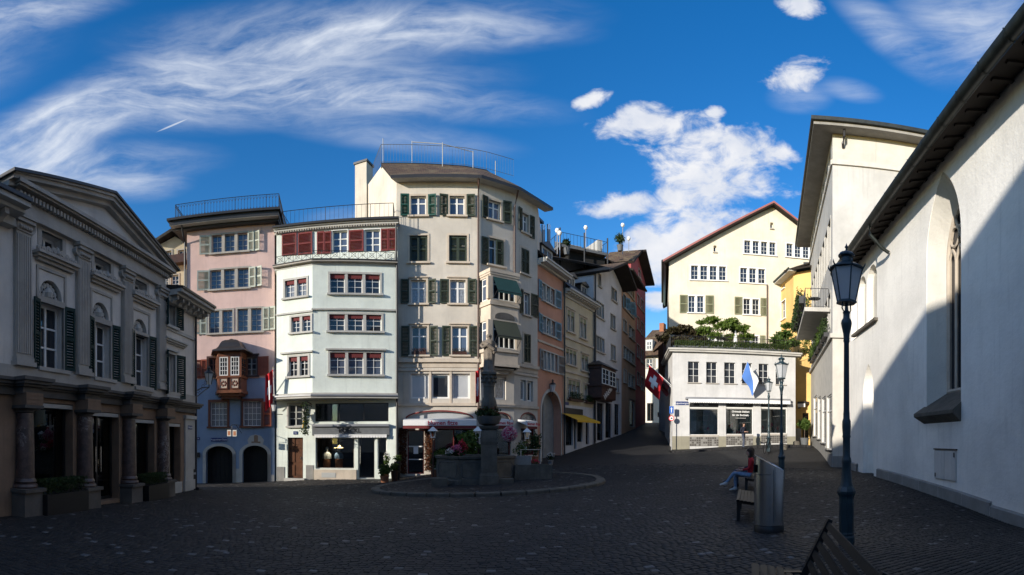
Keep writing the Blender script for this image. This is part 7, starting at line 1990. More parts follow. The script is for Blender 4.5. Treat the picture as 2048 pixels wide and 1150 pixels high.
# hanging flower ball
c = wp(1019, 868, 24.6); fb_ = thing('flower_ball', 'hanging ball of pink and white flowers right of the fountain column', 'flowers', c)
sp_ = []
for _ in range(1500):
    d = Vector((random.gauss(0, 1), random.gauss(0, 1), random.gauss(0, 1))).normalized(); sp_.append(d * .37 * random.uniform(.86, 1.04))
leaves('blossoms', 'petal_pink', fb_, WM[fb_.name], sp_[:800], .05); leaves('white_blossoms', 'petal_white', fb_, WM[fb_.name], sp_[800:], .045)
MB().lathe([(0, -.33), (.2, -.26), (.32, 0), (.2, .26), (0, .33)], 14).obj('moss_core', 'magenta_dot', fb_, WM[fb_.name], True)
MB().tube([(0, 0, .3), (0, 0, .9)], .006, 5).obj('cord', 'iron', fb_, WM[fb_.name])
# white garden lanterns
for x, y, D, lab in ((866, 866, 23.9, 'white wooden lantern on a post right of the flower shop door'), (956, 866, 23.2, 'white lantern half hidden behind the fountain column'), (1054, 868, 25.2, 'white lantern at the right end of the flower shop')):
    c = wp(x, y, D); g_ = gy(x, D); t_ = thing('garden_lantern', lab, 'lantern', (c.x, c.y, g_), 0, 'white lanterns of the flower shop'); Mx = WM[t_.name]; h = c.z - g_
    MB().box(-.03, .03, -.03, .03, 0, h - .22).obj('post', 'dark_wood', t_, Mx)
    b = MB(); b.frus((0, 0), .40, .40, .05, .05, h + .12, h + .30); b.frus((0, 0), .44, .44, .40, .40, h + .09, h + .12); b.obj('roof', 'paint_white', t_, Mx)
    b = MB()
    for sx in (-1, 1):
        for sy in (-1, 1): b.tube([(sx * .08, sy * .08, h - .2), (sx * .13, sy * .13, h + .1)], .018, 4)
    b.box(-.11, .11, -.11, .11, h - .23, h - .19); b.obj('frame', 'paint_white', t_, Mx)
# plant table by the flower shop
q = pp(1060, 25.0); t_ = thing('plant_stand', 'slim wooden plant stand under the right awning of the flower shop', 'stand', (q.x, q.y, gy(1060, 25)), .2); Mx = WM[t_.name]
MB().box(-.55, .55, -.2, .2, .95, .98).obj('shelf', 'sand_stone', t_, Mx)
for sx in (-.5, .5): MB().box(sx - .02, sx + .02, -.18, .18, 0, .95).obj('leg', 'sand_stone', t_, Mx)
# wire frame beside the door
q = F1.at(F1.U(797), .5)

# shop dummies in the lettered shop
for x, off, hs, lab, hat in ((654, -.7, 'pale_stone', 'bust with pale shawl in the left of the lettered shop window', False), (678, -.6, 'denim', 'bust with straw hat and blue scarf in the lettered shop window', True)):
    u = SH.U(x, off); q = SH.at(u, off); z0 = SH.Z(x, 937, off)
    t_ = thing('display_bust', lab, 'mannequin', (q.x, q.y, z0), 0, 'busts in the lettered shop window'); Mx = WM[t_.name]
    MB().lathe([(.17, 0), (.2, .05), (.2, .48), (.17, .5)], 14).obj('pedestal', 'terracotta', t_, Mx, True)
    MB().lathe([(.16, .48), (.2, .6), (.21, .74), (.12, .84), (.055, .87), (.055, .92), (.085, .97), (.09, 1.04), (.06, 1.12), (0, 1.14)], 16, sx=1, sy=.75).obj('bust', 'white_fabric', t_, Mx, True)
    MB().lathe([(.24, .52), (.235, .62), (.225, .74), (.14, .84), (.10, .84)], 16, sx=1, sy=.78, mod=lambda a, z: 1 + .05 * math.sin(9 * a)).obj('shawl', hs, t_, Mx, True)
    if hat: MB().lathe([(.26, 1.06), (.25, 1.08), (.11, 1.1), (.10, 1.2), (.06, 1.23), (0, 1.23)], 18).obj('straw_hat', 'straw', t_, Mx, True)
for x in (664, 681):
    u = SH.U(x, -.4); q = SH.at(u, -.4); t_ = thing('spot_lamp', 'small white spotlight at the top of the lettered shop window, %s one' % ('left' if x == 664 else 'right'), 'lamp', (q.x, q.y, SH.Z(x, 880, -.4)))
    MB().lathe([(.06, -.1), (.07, 0), (.04, .1), (.015, .14)], 10).obj('lamp_head', 'paint_white', t_, WM[t_.name], True)
    sp = bpy.data.lights.new('spot_light', 'SPOT'); sp.energy = 60; sp.spot_size = R(80); sp.color = (1, .85, .65); sp.shadow_soft_size = .04
    place(bpy.data.objects.new('spot_light', sp), t_, WM[t_.name] @ TR(0, 0, -.13))

# wrought iron sign with garland on the mint house
c = wp(612, 838, 24.6); gs = thing('wrought_iron_sign', 'wrought iron hanging sign with dark garland between house door and lettered shop', 'sign', c); Mx = WM[gs.name]
b = MB(); b.tube([(.1, .5, .75), (.05, 0, .85), (.12, -.25, .7), (.02, -.3, .3), (.1, -.2, -.1), (.02, -.1, -.5), (.12, 0, -.8)], .03, 6)
for k in range(5): 
    zc = .6 - k * .32; b.tube([(.06 + .12 * math.cos(q * .6), -.2, zc + .12 * math.sin(q * .6)) for q in range(9)], .014, 4)
b.obj('scrollwork', 'iron', gs, Mx, True)
leaves('garland', 'leaf_dark', gs, Mx, [(random.gauss(.06, .09), random.gauss(-.2, .1), random.uniform(-.75, .8)) for _ in range(500)], .055)['kind'] = 'stuff'
MB().tube([(-.02, -.22, -.1), (-.06, -.24, -.45)], .03, 6).obj('ribbon', 'yellow_fabric', gs, Mx)
# hanging guild sign under the oriel
c = wp(464, 866, 25.3); gs = thing('hanging_sign', 'two square pictorial panels hanging from an iron bracket on the blue wall', 'sign', c); Mx = WM[gs.name]
for dx, dz in ((-.16, 0), (.17, -.01)):
    MB().box(dx - .12, dx + .11, -.02, .02, dz - .16, dz + .16).obj('panel', 'pale_stone', gs, Mx)
    MB().box(dx - .08, dx + .07, -.028, .028, dz - .12, dz + .1).obj('picture', 'terracotta', gs, Mx)
b = MB(); b.tube([(0, .95, .42), (0, 0, .42), (0, -.1, .3)], .018, 5); b.tube([(-.3, 0, .24), (.3, 0, .24)], .012, 5); b.tube([(0, 0, .42), (0, 0, .2)], .012, 5); b.tube([(0, .95, 0), (0, .4, .4)], .014, 5); b.tube([(0, .9, .42), (0, .9, 1.9)], .03, 5); b.obj('bracket', 'iron', gs, Mx)

# ================================================================ flags
def flag(name, lab, O, hoist, fly, waves, amp, cols, group=None, cross=True, split=None, n=28, sag=0.0):
    t_ = thing(name, lab, 'flag', O, 0, group); b = MB(); O = Vector(O); hoist = Vector(hoist); fly = Vector(fly)
    nrm = hoist.cross(fly).normalized(); vs = []
    for j in range(n + 1):
        for i in range(n + 1):
            u, v = i / n, j / n
            p = hoist * v + fly * u + nrm * (amp * math.sin(u * waves * 2 * math.pi + v * 1.2) * (.25 + .75 * u)) + Vector((0, 0, -sag * u * u + .02 * math.sin(u * 9 + v * 3)))
            vs.append(p)
    for j in range(n):
        for i in range(n):
            u, v = (i + .5) / n, (j + .5) / n; k = 0
            if cross:
                a, c = abs(u - .5), abs(v - .5)
                if (a < .095 and c < .3) or (c < .095 and a < .3): k = 1
            if split and split(u, v): k = 1
            a = j * (n + 1) + i; b.f.append((a, a + 1, a + n + 2, a + n + 1)); b.mi.append(k)
    b.v = [tuple(p) for p in vs]
    b.obj('cloth', cols, t_, WM[t_.name], True)
    return t_
def pole(t_, a, c, r=.02):
    M0 = WM[t_.name].inverted(); a, c = M0 @ Vector(a), M0 @ Vector(c)
    p = MB().tube([a, c], r, 6).obj('pole', 'paint_white', t_, WM[t_.name]); MB().lathe([(0, -.04), (.04, 0), (0, .05)], 8, c).obj('finial', 'straw', p, WM[t_.name], True)
tip = wp(546.6, 735, 24.9)
f_ = flag('swiss_flag', 'narrow folded red flag with white cross between the blue wall and the mint house', tip + Vector((-.02, 0, -.1)), (-.06, .1, -1.75), (-.36, -.12, -.26), 1.6, .07, ['red_fabric', 'sign_white'], 'red flags with white cross', sag=.05)
pole(f_, wp(549, 818, 25.8), tip)
tip = wp(960, 735, 24.3)
f_ = flag('swiss_flag', 'narrow folded red flag hanging behind the fountain column', tip, (-.03, .1, -1.6), (-.22, -.14, -.26), 1.6, .07, ['red_fabric', 'sign_white'], 'red flags with white cross')
pole(f_, wp(962, 800, 25.3), tip)
a, c = wp(1297, 728, 36.0), wp(1343, 771, 35.2)
e = (c - a)
f_ = flag('swiss_flag', 'large red flag with white cross jutting over the lane', a + e * .03, e * .62, Vector((-.28, .25, -1.55)), 1.1, .12, ['red_fabric', 'sign_white'], 'red flags with white cross')
pole(f_, c, a)
a, c = wp(1322, 754, 37.6), wp(1343, 775, 36.0); e = c - a
f_ = flag('city_flag', 'dark red flag behind the large cross flag in the lane', a, e * .8, Vector((-.1, .2, -.8)), 1.4, .1, ['dark_red_fabric', 'black_soft'], None, cross=False, split=lambda u, v: (u - .5) ** 2 + (v - .5) ** 2 < .05)
pole(f_, c, a)
a, c = wp(1495.5, 721, 34.6), wp(1478.5, 769, 36.0); e = c - a
f_ = flag('canton_flag', 'blue and white flag on a slanting pole on the white shop house', a + e * .04, e * .62, Vector((.75, -.25, -1.35)), 1.0, .10, ['blue_fabric', 'sign_white'], None, cross=False, split=lambda u, v: u > v + .18)
pole(f_, c, a)

# ================================================================ street furniture
ZLP = [(.115, 0), (.125, .02), (.125, .12), (.113, .15), (.118, .18), (.112, .20), (.112, .72), (.12, .76), (.138, .80), (.142, .84), (.125, .88), (.10, .92), (.085, .98), (.075, 1.10), (.068, 1.26), (.078, 1.30), (.072, 1.34),
       (.058, 1.38), (.056, 1.66), (.066, 1.69), (.060, 1.72), (.068, 1.84), (.066, 1.93), (.052, 1.97), (.05, 2.05), (.046, 2.10), (.040, 3.15), (.050, 3.18), (.045, 3.22), (.052, 3.30), (.075, 3.40), (.085, 3.46), (.078, 3.50), (.052, 3.54), (.05, 3.60), (.06, 3.63), (.03, 3.66), (.02, 3.78)]
def street_lamp(x, D, lab):
    q = pp(x, D); t_ = thing('street_lamp', lab, 'street lamp', (q.x, q.y, G(q.x, q.y)), random.uniform(0, .5), 'old-style green street lamps'); Mx = WM[t_.name] @ SC(1, 1, .975)
    MB().lathe(ZLP[:12], 8).obj('base', 'lamp_paint', t_, Mx)
    MB().lathe(ZLP[11:], 18).obj('post', 'lamp_paint', t_, Mx, True)
    b = MB()
    for k in range(8):
        a = R(45 * k + 22.5); b.box(-.03, .03, -.004, .006, .26, .66, RZ(a) @ TR(0, -.104, 0))
    b.obj('base_panels', 'lamp_paint', t_, Mx)
    zb, zt = 3.80, 4.30; rb, rt = .14, .245
    lan = MB().lathe([(rb + .02, zb - .03), (rb + .02, zb)], 6).obj('lantern', 'lamp_paint', t_, Mx)
    b = MB(); hexa = lambda r, z: [Vector((r * math.cos(R(60 * k)), r * math.sin(R(60 * k)), z)) for k in range(6)]
    for p, q2 in zip(hexa(rb, zb), hexa(rt, zt)): b.tube([p, q2], .011, 5)
    h2 = hexa(rt, zt) + [hexa(rt, zt)[0]]; b.tube(h2, .014, 5); h3 = hexa(rb, zb) + [hexa(rb, zb)[0]]; b.tube(h3, .012, 5)
    for p in hexa(rt + .01, zt): b.tube([p, p + Vector((p.x * .12, p.y * .12, .05)), p + Vector((p.x * .14, p.y * .14, .09))], [.014, .012, .002], 5)
    b.obj('lantern_frame', 'lamp_paint', lan, Mx)
    hb, ht = hexa(rb - .004, zb), hexa(rt - .004, zt)
    for k in range(6): g = MB(); g.quad(hb[k], hb[(k + 1) % 6], ht[(k + 1) % 6], ht[k]); g.obj('pane', 'lamp_glass', lan, Mx)
    MB().lathe([(rt + .02, zt), (rt + .02, zt + .02), (.19, zt + .06), (.12, zt + .10), (.085, zt + .12), (.085, zt + .20), (.10, zt + .21)], 12).obj('lantern_roof', 'lamp_paint', lan, Mx, True)
    MB().lathe([(.125, zt + .20), (.13, zt + .22), (.10, zt + .26), (.04, zt + .285), (.015, zt + .30), (.015, zt + .33), (.03, zt + .35), (.012, zt + .38), (0, zt + .42)], 14).obj('finial', 'lamp_paint', lan, Mx, True)
    b = MB()
    for s_ in (-1, 1): b.tube([(s_ * .09, 0, zb - .03), (s_ * .10, 0, zb - .12), (s_ * .06, 0, zb - .16), (0, 0, zb - .17)], .011, 5)
    b.obj('yoke', 'lamp_paint', lan, Mx)
    return t_
street_lamp(1693, 7.62, 'nearest green street lamp standing before the church wall')
street_lamp(1563, 18.4, 'green street lamp just behind the steel bin')
street_lamp(1537.5, 30.5, 'farthest green street lamp, in front of the white shop house')
# wall lantern on the pedimented building
we = LW.at(LW.U(391), .0); c = wp(418, 752, 19.6)
wl = thing('wall_lantern', 'black bracket lantern on the corner of the pedimented building', 'lantern', c); Mx = WM[wl.name]
M0 = Mx.inverted(); s0 = M0 @ Vector((we.x, we.y, c.z - .65)); s1 = M0 @ Vector((we.x, we.y, c.z - .15))
b = MB(); b.tube([s0, s0 * .5 + Vector((0, 0, -.15)), (0, 0, -.45)], .022, 6); b.tube([s0 + Vector((0, 0, -.25)), s0 * .4 + Vector((0, 0, -.35)), (0, 0, -.45)], .018, 6)
for k in range(4): 
    m_ = s0 * (.85 - k * .2); b.tube([m_ + Vector((.07 * math.cos(q * .7), 0, -.2 + .03 * k + .07 * math.sin(q * .7))) for q in range(8)], .01, 4)
b.tube([(0, 0, -.45), (0, 0, -.33)], .02, 6); b.obj('bracket', 'iron', wl, Mx)
hx = lambda r, z: [Vector((r * math.cos(R(60 * k)), r * math.sin(R(60 * k)), z)) for k in range(6)]
b = MB()
for p, q2 in zip(hx(.10, -.33), hx(.20, .10)): b.tube([p, q2], .012, 5)
b.tube(hx(.20, .10) + [hx(.2, .1)[0]], .014, 5); b.obj('frame', 'iron', wl, Mx)
for k in range(6): g = MB(); h0, h1 = hx(.096, -.33), hx(.196, .1); g.quad(h0[k], h0[(k + 1) % 6], h1[(k + 1) % 6], h1[k]); g.obj('pane', 'lamp_glass', wl, Mx)
MB().lathe([(.22, .10), (.12, .2), (.06, .24), (.06, .30), (.09, .31), (.03, .36), (0, .44)], 12).obj('roof', 'iron', wl, Mx, True)
# lantern by the archway, lantern near flag
for x, y, D, s_, lab in ((1105.5, 772, 29.6, 1.0, 'black lantern above the arched gateway of the salmon house'), (547.5, 812, 24.9, .75, 'small lantern under the red flag by the mint house')):
    c = wp(x, y, D); t_ = thing('wall_lantern', lab, 'lantern', c); Mx = WM[t_.name]
    b = MB().lathe([(.10 * s_, -.34 * s_), (.20 * s_, .08 * s_)], 6); b.obj('glass', 'lamp_glass', t_, Mx)
    MB().lathe([(.22 * s_, .08 * s_), (.12 * s_, .18 * s_), (.05 * s_, .22 * s_), (.05 * s_, .3 * s_), (.08 * s_, .31 * s_), (0, .42 * s_)], 10).obj('roof', 'iron', t_, Mx, True)
    MB().tube([(0, 0, -.34 * s_), (0, .1, -.55 * s_), (0, 1.0, -.5 * s_)], .02, 5).obj('bracket', 'iron', t_, Mx)
# steel litter bin
q = pp(1538, 8.82); g_ = G(q.x, q.y); bn_ = thing('litter_bin', 'tall brushed steel litter bin with slanted top', 'litter bin', (q.x, q.y, g_), -math.atan2(q.x, q.y)); Mx = WM[bn_.name]
n = 40; b = MB(); rr = .262
vs = []
for z in (0.14, None):
    for k in range(n):
        a = 2 * math.pi * k / n; x_, y_ = rr * math.cos(a), rr * 1.05 * math.sin(a)
        vs.append((x_, y_, .14 if z else 1.36 - .28 * (x_ / rr * .5 + .5) + .0))
b.add(vs, [(k, (k + 1) % n, n + (k + 1) % n, n + k) for k in range(n)]); b.obj('body', 'steel', bn_, Mx, True)
b = MB(); b.add([(x_ * .985, y_ * .985, z - .015) for x_, y_, z in vs[n:]], [tuple(range(n))]); b.obj('lid', 'steel', bn_, Mx)
b = MB(); b.lathe([(rr - .02, 0), (rr + .005, .01), (rr + .005, .10), (rr - .02, .14)], 36, sx=1, sy=1.05); b.obj('foot', 'black_paint', bn_, Mx, True)
M_s = Mx @ TR(-.265, -.06, 1.12); MB().box(-.004, .02, -.12, .12, -.07, .07).obj('slot', 'black_soft', bn_, M_s)
b = MB(); b.tube([(rr * 1.003 * math.cos(a), rr * 1.053 * math.sin(a), 1.02) for a in [R(-172 + k * 6) for k in range(16)]], .004, 4); b.tube([(rr * 1.003 * math.cos(R(-72)), rr * 1.053 * math.sin(R(-72)), z) for z in (.2, 1.1)], .004, 4); b.obj('door_seam', 'iron', bn_, Mx)

mat('slat_paint', (.012, .012, .011), rough=.55, var=.3, scale=8, spec=.25, bump=.1)
def bench(lab, P, ax, L=2.1):
    t_ = thing('bench', lab, 'bench', (P[0], P[1], G(P[0] + ax[0] * L / 2, P[1] + ax[1] * L / 2)), math.atan2(ax[1], ax[0]), 'black slatted benches'); Mx = WM[t_.name]
    for k in range(7):
        y0 = -.33 + k * .073
        b = MB(); b.prism([(0, -.018), (L, -.018), (L, .012), (0, .012)], -.034, .034); b.prism([(0, .012), (L, .012), (L, .018), (0, .018)], -.022, .022)
        b.obj('seat_slat', 'slat_paint', t_, Mx @ TR(0, y0 + .0, .45 - .012 * k))
    for k in range(5):
        b = MB(); b.box(0, L, -.013, .013, -.026, .026); b.box(0, L, -.008, .008, -.031, .031)
        b.obj('back_slat', 'slat_paint', t_, Mx @ TR(0, .15 + .042 * k, .50 + k * .082) @ RX(R(-28)))
    for x in (.12, L - .12):
        b = MB(); b.prism([(-.36, 0), (-.30, 0), (-.27, .38), (.06, .33), (.12, 0), (.18, 0), (.14, .40), (.36, .87), (.32, .89), (.08, .42), (-.36, .43)], -.025, .025, RZ(R(90)) @ I4)
        b.obj('leg', 'black_paint', t_, Mx @ TR(x, 0, 0))
    return t_
ax = Vector((-.46, -.888))
bench('black slatted bench in the near right foreground', (2.42, 3.87), ax)
bench('empty black bench just beyond the steel bin', pp(1508, 12.0), ax)
BP = pp(1513, 16.6); bench('black bench with seated people behind the steel bin', BP, ax)

# ================================================================ people
def skin(name, joints, edges, mats, pick, parent, M, sub=2):
    """one continuous body grown round a skeleton; pick(p) chooses the material"""
    me = bpy.data.meshes.new(name); ks = list(joints)
    me.from_pydata([joints[k][0] for k in ks], [(ks.index(a), ks.index(c)) for a, c in edges], [])
    o = bpy.data.objects.new('tmp', me); C.objects.link(o)
    o.modifiers.new('skin', 'SKIN'); 
    for v, k in zip(me.skin_vertices[0].data, ks):
        r = joints[k][1]; v.radius = r if isinstance(r, tuple) else (r, r)
    me.skin_vertices[0].data[0].use_root = True
    s = o.modifiers.new('sub', 'SUBSURF'); s.levels = sub; s.render_levels = sub
    dg = bpy.context.evaluated_depsgraph_get(); ev = bpy.data.meshes.new_from_object(o.evaluated_get(dg))
    bpy.data.objects.remove(o); bpy.data.meshes.remove(me)
    ev.name = name; ev.materials.clear()
    for m in mats: ev.materials.append(MATS[m])
    for p in ev.polygons: p.material_index = pick(p.center); p.use_smooth = True
    return place(bpy.data.objects.new(name, ev), parent, M)
def figure(lab, P, z, rz, pose, mats, pick, hair, hl=.12, group=None, scale=1.0):
    t_ = thing('person', lab, 'person', (P[0], P[1], z), rz, group); Mx = WM[t_.name] @ SC(scale, scale, scale)
    J, E_ = pose
    skin('body', J, E_, mats, pick, t_, Mx)
    hd = Vector(J['head'][0]); 
    b = MB(); b.lathe([(.088, -.06 - hl), (.10, -.05), (.108, .02), (.10, .07), (.07, .115), (0, .135)], 16, sx=.92, sy=1.0, mod=lambda a, zz: .62 if (zz < .04 and math.sin(a) < -.3) else 1 + .03 * math.sin(a * 9), M=TR(hd.x, hd.y + .012, hd.z)); b.obj('hair', hair, t_, Mx, True)
    for s_ in (-1, 1): MB().lathe([(0, -.008), (.009, 0), (0, .008)], 6, (hd.x + s_ * .032, hd.y - .088, hd.z + .005)).obj('eye', 'black_soft', t_, Mx, True)
    return t_
def arms(J, E_, s, sh, el, wr, tipdir):
    k = 'L' if s < 0 else 'R'
    J['sh' + k] = (sh, .058); J['el' + k] = (el, .043); J['wr' + k] = (wr, .030)
    E_ += [('chest', 'sh' + k), ('sh' + k, 'el' + k), ('el' + k, 'wr' + k)]
    w_ = Vector(wr); t = Vector(tipdir).normalized(); sd_ = t.orthogonal().normalized()
    J['pa' + k] = (tuple(w_ + t * .06), (.034, .018)); E_ += [('wr' + k, 'pa' + k)]
    for i, f in enumerate((-.026, -.009, .009, .026)):
        J['f%d%s' % (i, k)] = (tuple(w_ + t * (.13 + (.01 if i in (1, 2) else 0)) + sd_ * f * 1.3 + Vector((0, 0, -.01))), .008); E_ += [('pa' + k, 'f%d%s' % (i, k))]
    J['th' + k] = (tuple(w_ + t * .07 + sd_ * .05), .009); E_ += [('wr' + k, 'th' + k)]
def seated():
    J = {'pel': ((0, 0, .53), (.15, .11)), 'waist': ((0, .03, .70), (.13, .095)), 'chest': ((0, .04, .95), (.155, .10)), 'neck': ((0, .02, 1.08), .05), 'chin': ((0, -.01, 1.13), .06), 'head': ((0, -.01, 1.21), (.082, .098)), 'crown': ((0, 0, 1.29), .06), 'nose': ((0, -.115, 1.195), .011)}
    E_ = [('pel', 'waist'), ('waist', 'chest'), ('chest', 'neck'), ('neck', 'chin'), ('chin', 'head'), ('head', 'crown'), ('head', 'nose')]
    for k, s in (('L', -1), ('R', 1)):
        J['hip' + k] = ((s * .10, -.03, .52), .085)
        if k == 'L':
            J['kn' + k] = ((s * .11, -.46, .52), .062); J['an' + k] = ((s * .12, -.44, .09), .042); J['to' + k] = ((s * .13, -.64, .05), (.036, .028)); J['he' + k] = ((s * .12, -.40, .05), .036)
        else:
            J['kn' + k] = ((s * .06, -.48, .60), .062); J['an' + k] = ((s * .0, -.74, .26), .042); J['to' + k] = ((s * .0, -.93, .22), (.036, .028)); J['he' + k] = ((s * .0, -.73, .20), .036)
        E_ += [('pel', 'hip' + k), ('hip' + k, 'kn' + k), ('kn' + k, 'an' + k), ('an' + k, 'to' + k), ('an' + k, 'he' + k)]
    arms(J, E_, -1, (-.19, .04, .98), (-.23, -.02, .72), (-.10, -.25, .66), (.4, -1, -.1)); arms(J, E_, 1, (.19, .04, .98), (.23, -.02, .72), (.10, -.27, .68), (-.4, -1, -.1))
    return J, E_
def standing(step=.12):
    J = {'pel': ((0, 0, .93), (.145, .10)), 'waist': ((0, 0, 1.08), (.125, .09)), 'chest': ((0, 0, 1.33), (.165, .105)), 'neck': ((0, 0, 1.47), .05), 'chin': ((0, -.025, 1.52), .06), 'head': ((0, -.02, 1.60), (.082, .098)), 'crown': ((0, -.01, 1.68), .06), 'nose': ((0, -.125, 1.585), .011)}
    E_ = [('pel', 'waist'), ('waist', 'chest'), ('chest', 'neck'), ('neck', 'chin'), ('chin', 'head'), ('head', 'crown'), ('head', 'nose')]
    for k, s in (('L', -1), ('R', 1)):
        o = step * s
        J['hip' + k] = ((s * .09, 0, .90), .088); J['kn' + k] = ((s * .09, o - .03, .50), .062); J['an' + k] = ((s * .08, o + .03, .09), .042); J['to' + k] = ((s * .09, o - .14, .04), (.038, .028)); J['he' + k] = ((s * .08, o + .06, .04), .036)
        E_ += [('pel', 'hip' + k), ('hip' + k, 'kn' + k), ('kn' + k, 'an' + k), ('an' + k, 'to' + k), ('an' + k, 'he' + k)]
    arms(J, E_, -1, (-.20, 0, 1.38), (-.26, .02, 1.12), (-.10, -.22, 1.12), (.5, -1, .1)); arms(J, E_, 1, (.20, 0, 1.38), (.26, .02, 1.12), (.12, -.24, 1.10), (-.5, -1, .1))
    return J, E_
rzb = math.atan2(ax.y, ax.x)
def pk_seat(p):
    if p.z > 1.06: return 0
    if p.z < .16 and p.y < -.2: return 3
    if p.y < -.64 and p.z < .30: return 3
    if p.z < .64 and not (p.z > .60 and abs(p.x) < .2 and p.y > -.12): return 2 if not (p.y < -.2 and p.z > .63) else 0
    if p.y < -.22 and p.z < .74: return 0
    return 1
q = BP + ax * 1.25 + Vector((.888, -.46)) * -.22
figure('seated person in red top and pale jeans with legs crossed on the bench', q, G(q.x, q.y) - .02, rzb, seated(), ['skin', 'red_cloth', 'denim', 'shoe_white'], pk_seat, 'hair_brown', .10)
q = BP + ax * 0.55 + Vector((.888, -.46)) * -.18
figure('second seated person in dark clothes mostly hidden behind the steel bin', q, G(q.x, q.y) - .02, rzb, seated(), ['skin', 'navy_cloth', 'dark_denim', 'black_paint'], pk_seat, 'hair_brown', .16)
def pk_stand(p):
    if p.z > 1.46: return 0
    if p.z < .10: return 3
    if p.z < .96 and abs(p.x) < .2: return 2
    if p.y < -.21 and .95 < p.z < 1.25: return 0
    return 1
q = pp(1487, 33.6)
figure('person in navy jacket and grey trousers standing before the white shop window', q, G(q.x, q.y) + .03, .35, standing(), ['skin', 'navy_cloth', 'dark_denim', 'black_paint'], pk_stand, 'hair_brown', .06)
q = pp(1322, 55); figure('distant person in pale clothes at the top of the lane', q, G(q.x, q.y), .2, standing(), ['skin', 'white_fabric', 'denim', 'black_paint'], pk_stand, 'hair_brown', .06)

# ================================================================ traffic signs, bollards, tub plant
q = pp(1343, 34.4); ts = thing('traffic_sign', 'blue one-way sign above round red-rimmed sign at the corner of the white shop house', 'sign', (q.x, q.y, G(q.x, q.y)), -math.atan2(q.x, q.y)); Mx = WM[ts.name]
zz = lambda y: z_at(y, 34.4) - G(q.x, q.y)
MB().tube([(0, .04, -.2), (0, .04, zz(812))], .03, 8).obj('post', 'zinc', ts, Mx)
sg = MB().box(-.15, .15, -.01, .02, zz(827), zz(812.5)).obj('plate', 'sign_bright_blue', ts, Mx)
MB().prism([(-.025, zz(825)), (.025, zz(825)), (.025, zz(818)), (.07, zz(818)), (0, zz(814.5)), (-.07, zz(818)), (-.025, zz(818))], -.016, -.008).obj('arrow', 'sign_white', sg, Mx)
rd = MB().lathe([(.19, -.01), (.19, .01)], 24, M=TR(0, 0, zz(836.5)) @ RX(R(90))).obj('round_plate', 'sign_red', ts, Mx)
MB().lathe([(.135, -.004), (.135, .004)], 24, M=TR(0, -.012, zz(836.5)) @ RX(R(90))).obj('plate_face', 'sign_white', rd, Mx)
b = MB(); b.box(-.07, .07, -.022, -.016, zz(837.8), zz(836)); b.box(-.03, .05, -.022, -.016, zz(836), zz(834.8)); b.obj('car_symbol', 'black_paint', rd, Mx)
for x, y, D, lab in ((1593, 893, 35.5, 'squat round stone bollard in front of the orange house'), (1567, 897, 32.5, 'squat stone bollard left of the round one')):
    q = pp(x, D); t_ = MB().lathe([(.24, -.1), (.25, .25), (.23, .34), (.15, .38), (0, .39)], 14).obj('stone_bollard', 'weathered_stone', None, TR(q.x, q.y, G(q.x, q.y)), True); tag(t_, lab, 'bollard', 'stone bollards')
q = pp(1609, 37.0); tp = thing('topiary', 'clipped round topiary in a grey tub before the orange house', 'plant', (q.x, q.y, G(q.x, q.y))); Mx = WM[tp.name]
MB().lathe([(.25, 0), (.33, .48), (.36, .5), (.36, .56), (.3, .56)], 16).obj('tub', 'planter_grey', tp, Mx, True); MB().tube([(0, 0, .4), (.01, 0, 1.2)], .03, 6).obj('stem', 'bark', tp, Mx)
leaves('crown', 'leaf_green', tp, Mx, cloudpts((0, 0, 1.6), (.56, .56, .5), 2200, .25), .06)
q = pp(386, 18.9); t_ = thing('parcel_post', 'black post with white band on a flat base at the corner of the pedimented building', 'post', (q.x, q.y, G(q.x, q.y))); Mx = WM[t_.name]
MB().box(-.11, .11, -.1, .1, 0, .78).obj('post', 'black_paint', t_, Mx); MB().box(-.113, .113, -.103, .103, .58, .66).obj('band', 'paint_grey', t_, Mx); MB().box(-.34, .28, -.14, .14, 0, .05).obj('base', 'black_paint', t_, Mx)
for k in (-1, 1): MB().lathe([(.06, -.03), (.06, .03)], 12, M=TR(k * .3, -.13, .06) @ RX(R(90))).obj('wheel', 'black_soft', t_, Mx)

# ================================================================ roof-garden trees and parasol
def tree(name, lab, x, D, zb, h, r, n, lm, ls, lobes):
    q = pp(x, D); t_ = thing(name, lab, 'tree', (q.x, q.y, zb), 0); Mx = WM[t_.name]
    b = MB(); b.tube([(0, 0, 0), (.04, .02, h * .3), (-.02, .03, h * .55)], [.07, .055, .04], 7)
    pts = []
    for (lx, ly, lz, lr) in lobes:
        b.tube([(-.02, .03, h * .5), (lx * .5, ly * .5, lz * .8), (lx, ly, lz)], [.035, .022, .008], 5)
        pts += cloudpts((lx, ly, lz), (lr, lr, lr * .45), int(n * lr * lr), .5)
    b.obj('trunk', 'bark', t_, Mx, True)
    leaves('crown', lm, t_, Mx, pts, ls, up=.8)
    return t_
zt = WHW.Z(1468, 707) + .24
tree('maple_tree', 'spreading light green maple on the roof terrace', 1450, 38.6, zt, 2.6, 2, 1500, 'leaf_maple', .10,
     [(-1.7, 0, 1.9, .85), (-1.0, .2, 2.8, .8), (-.3, -.2, 2.3, .9), (.5, .1, 2.75, .85), (1.2, 0, 2.3, .95), (2.0, .1, 1.75, .8), (-1.0, -.4, 1.5, .7), (.6, .3, 1.6, .7), (-2.0, .1, 2.5, .4), (1.8, 0, 2.5, .4)])
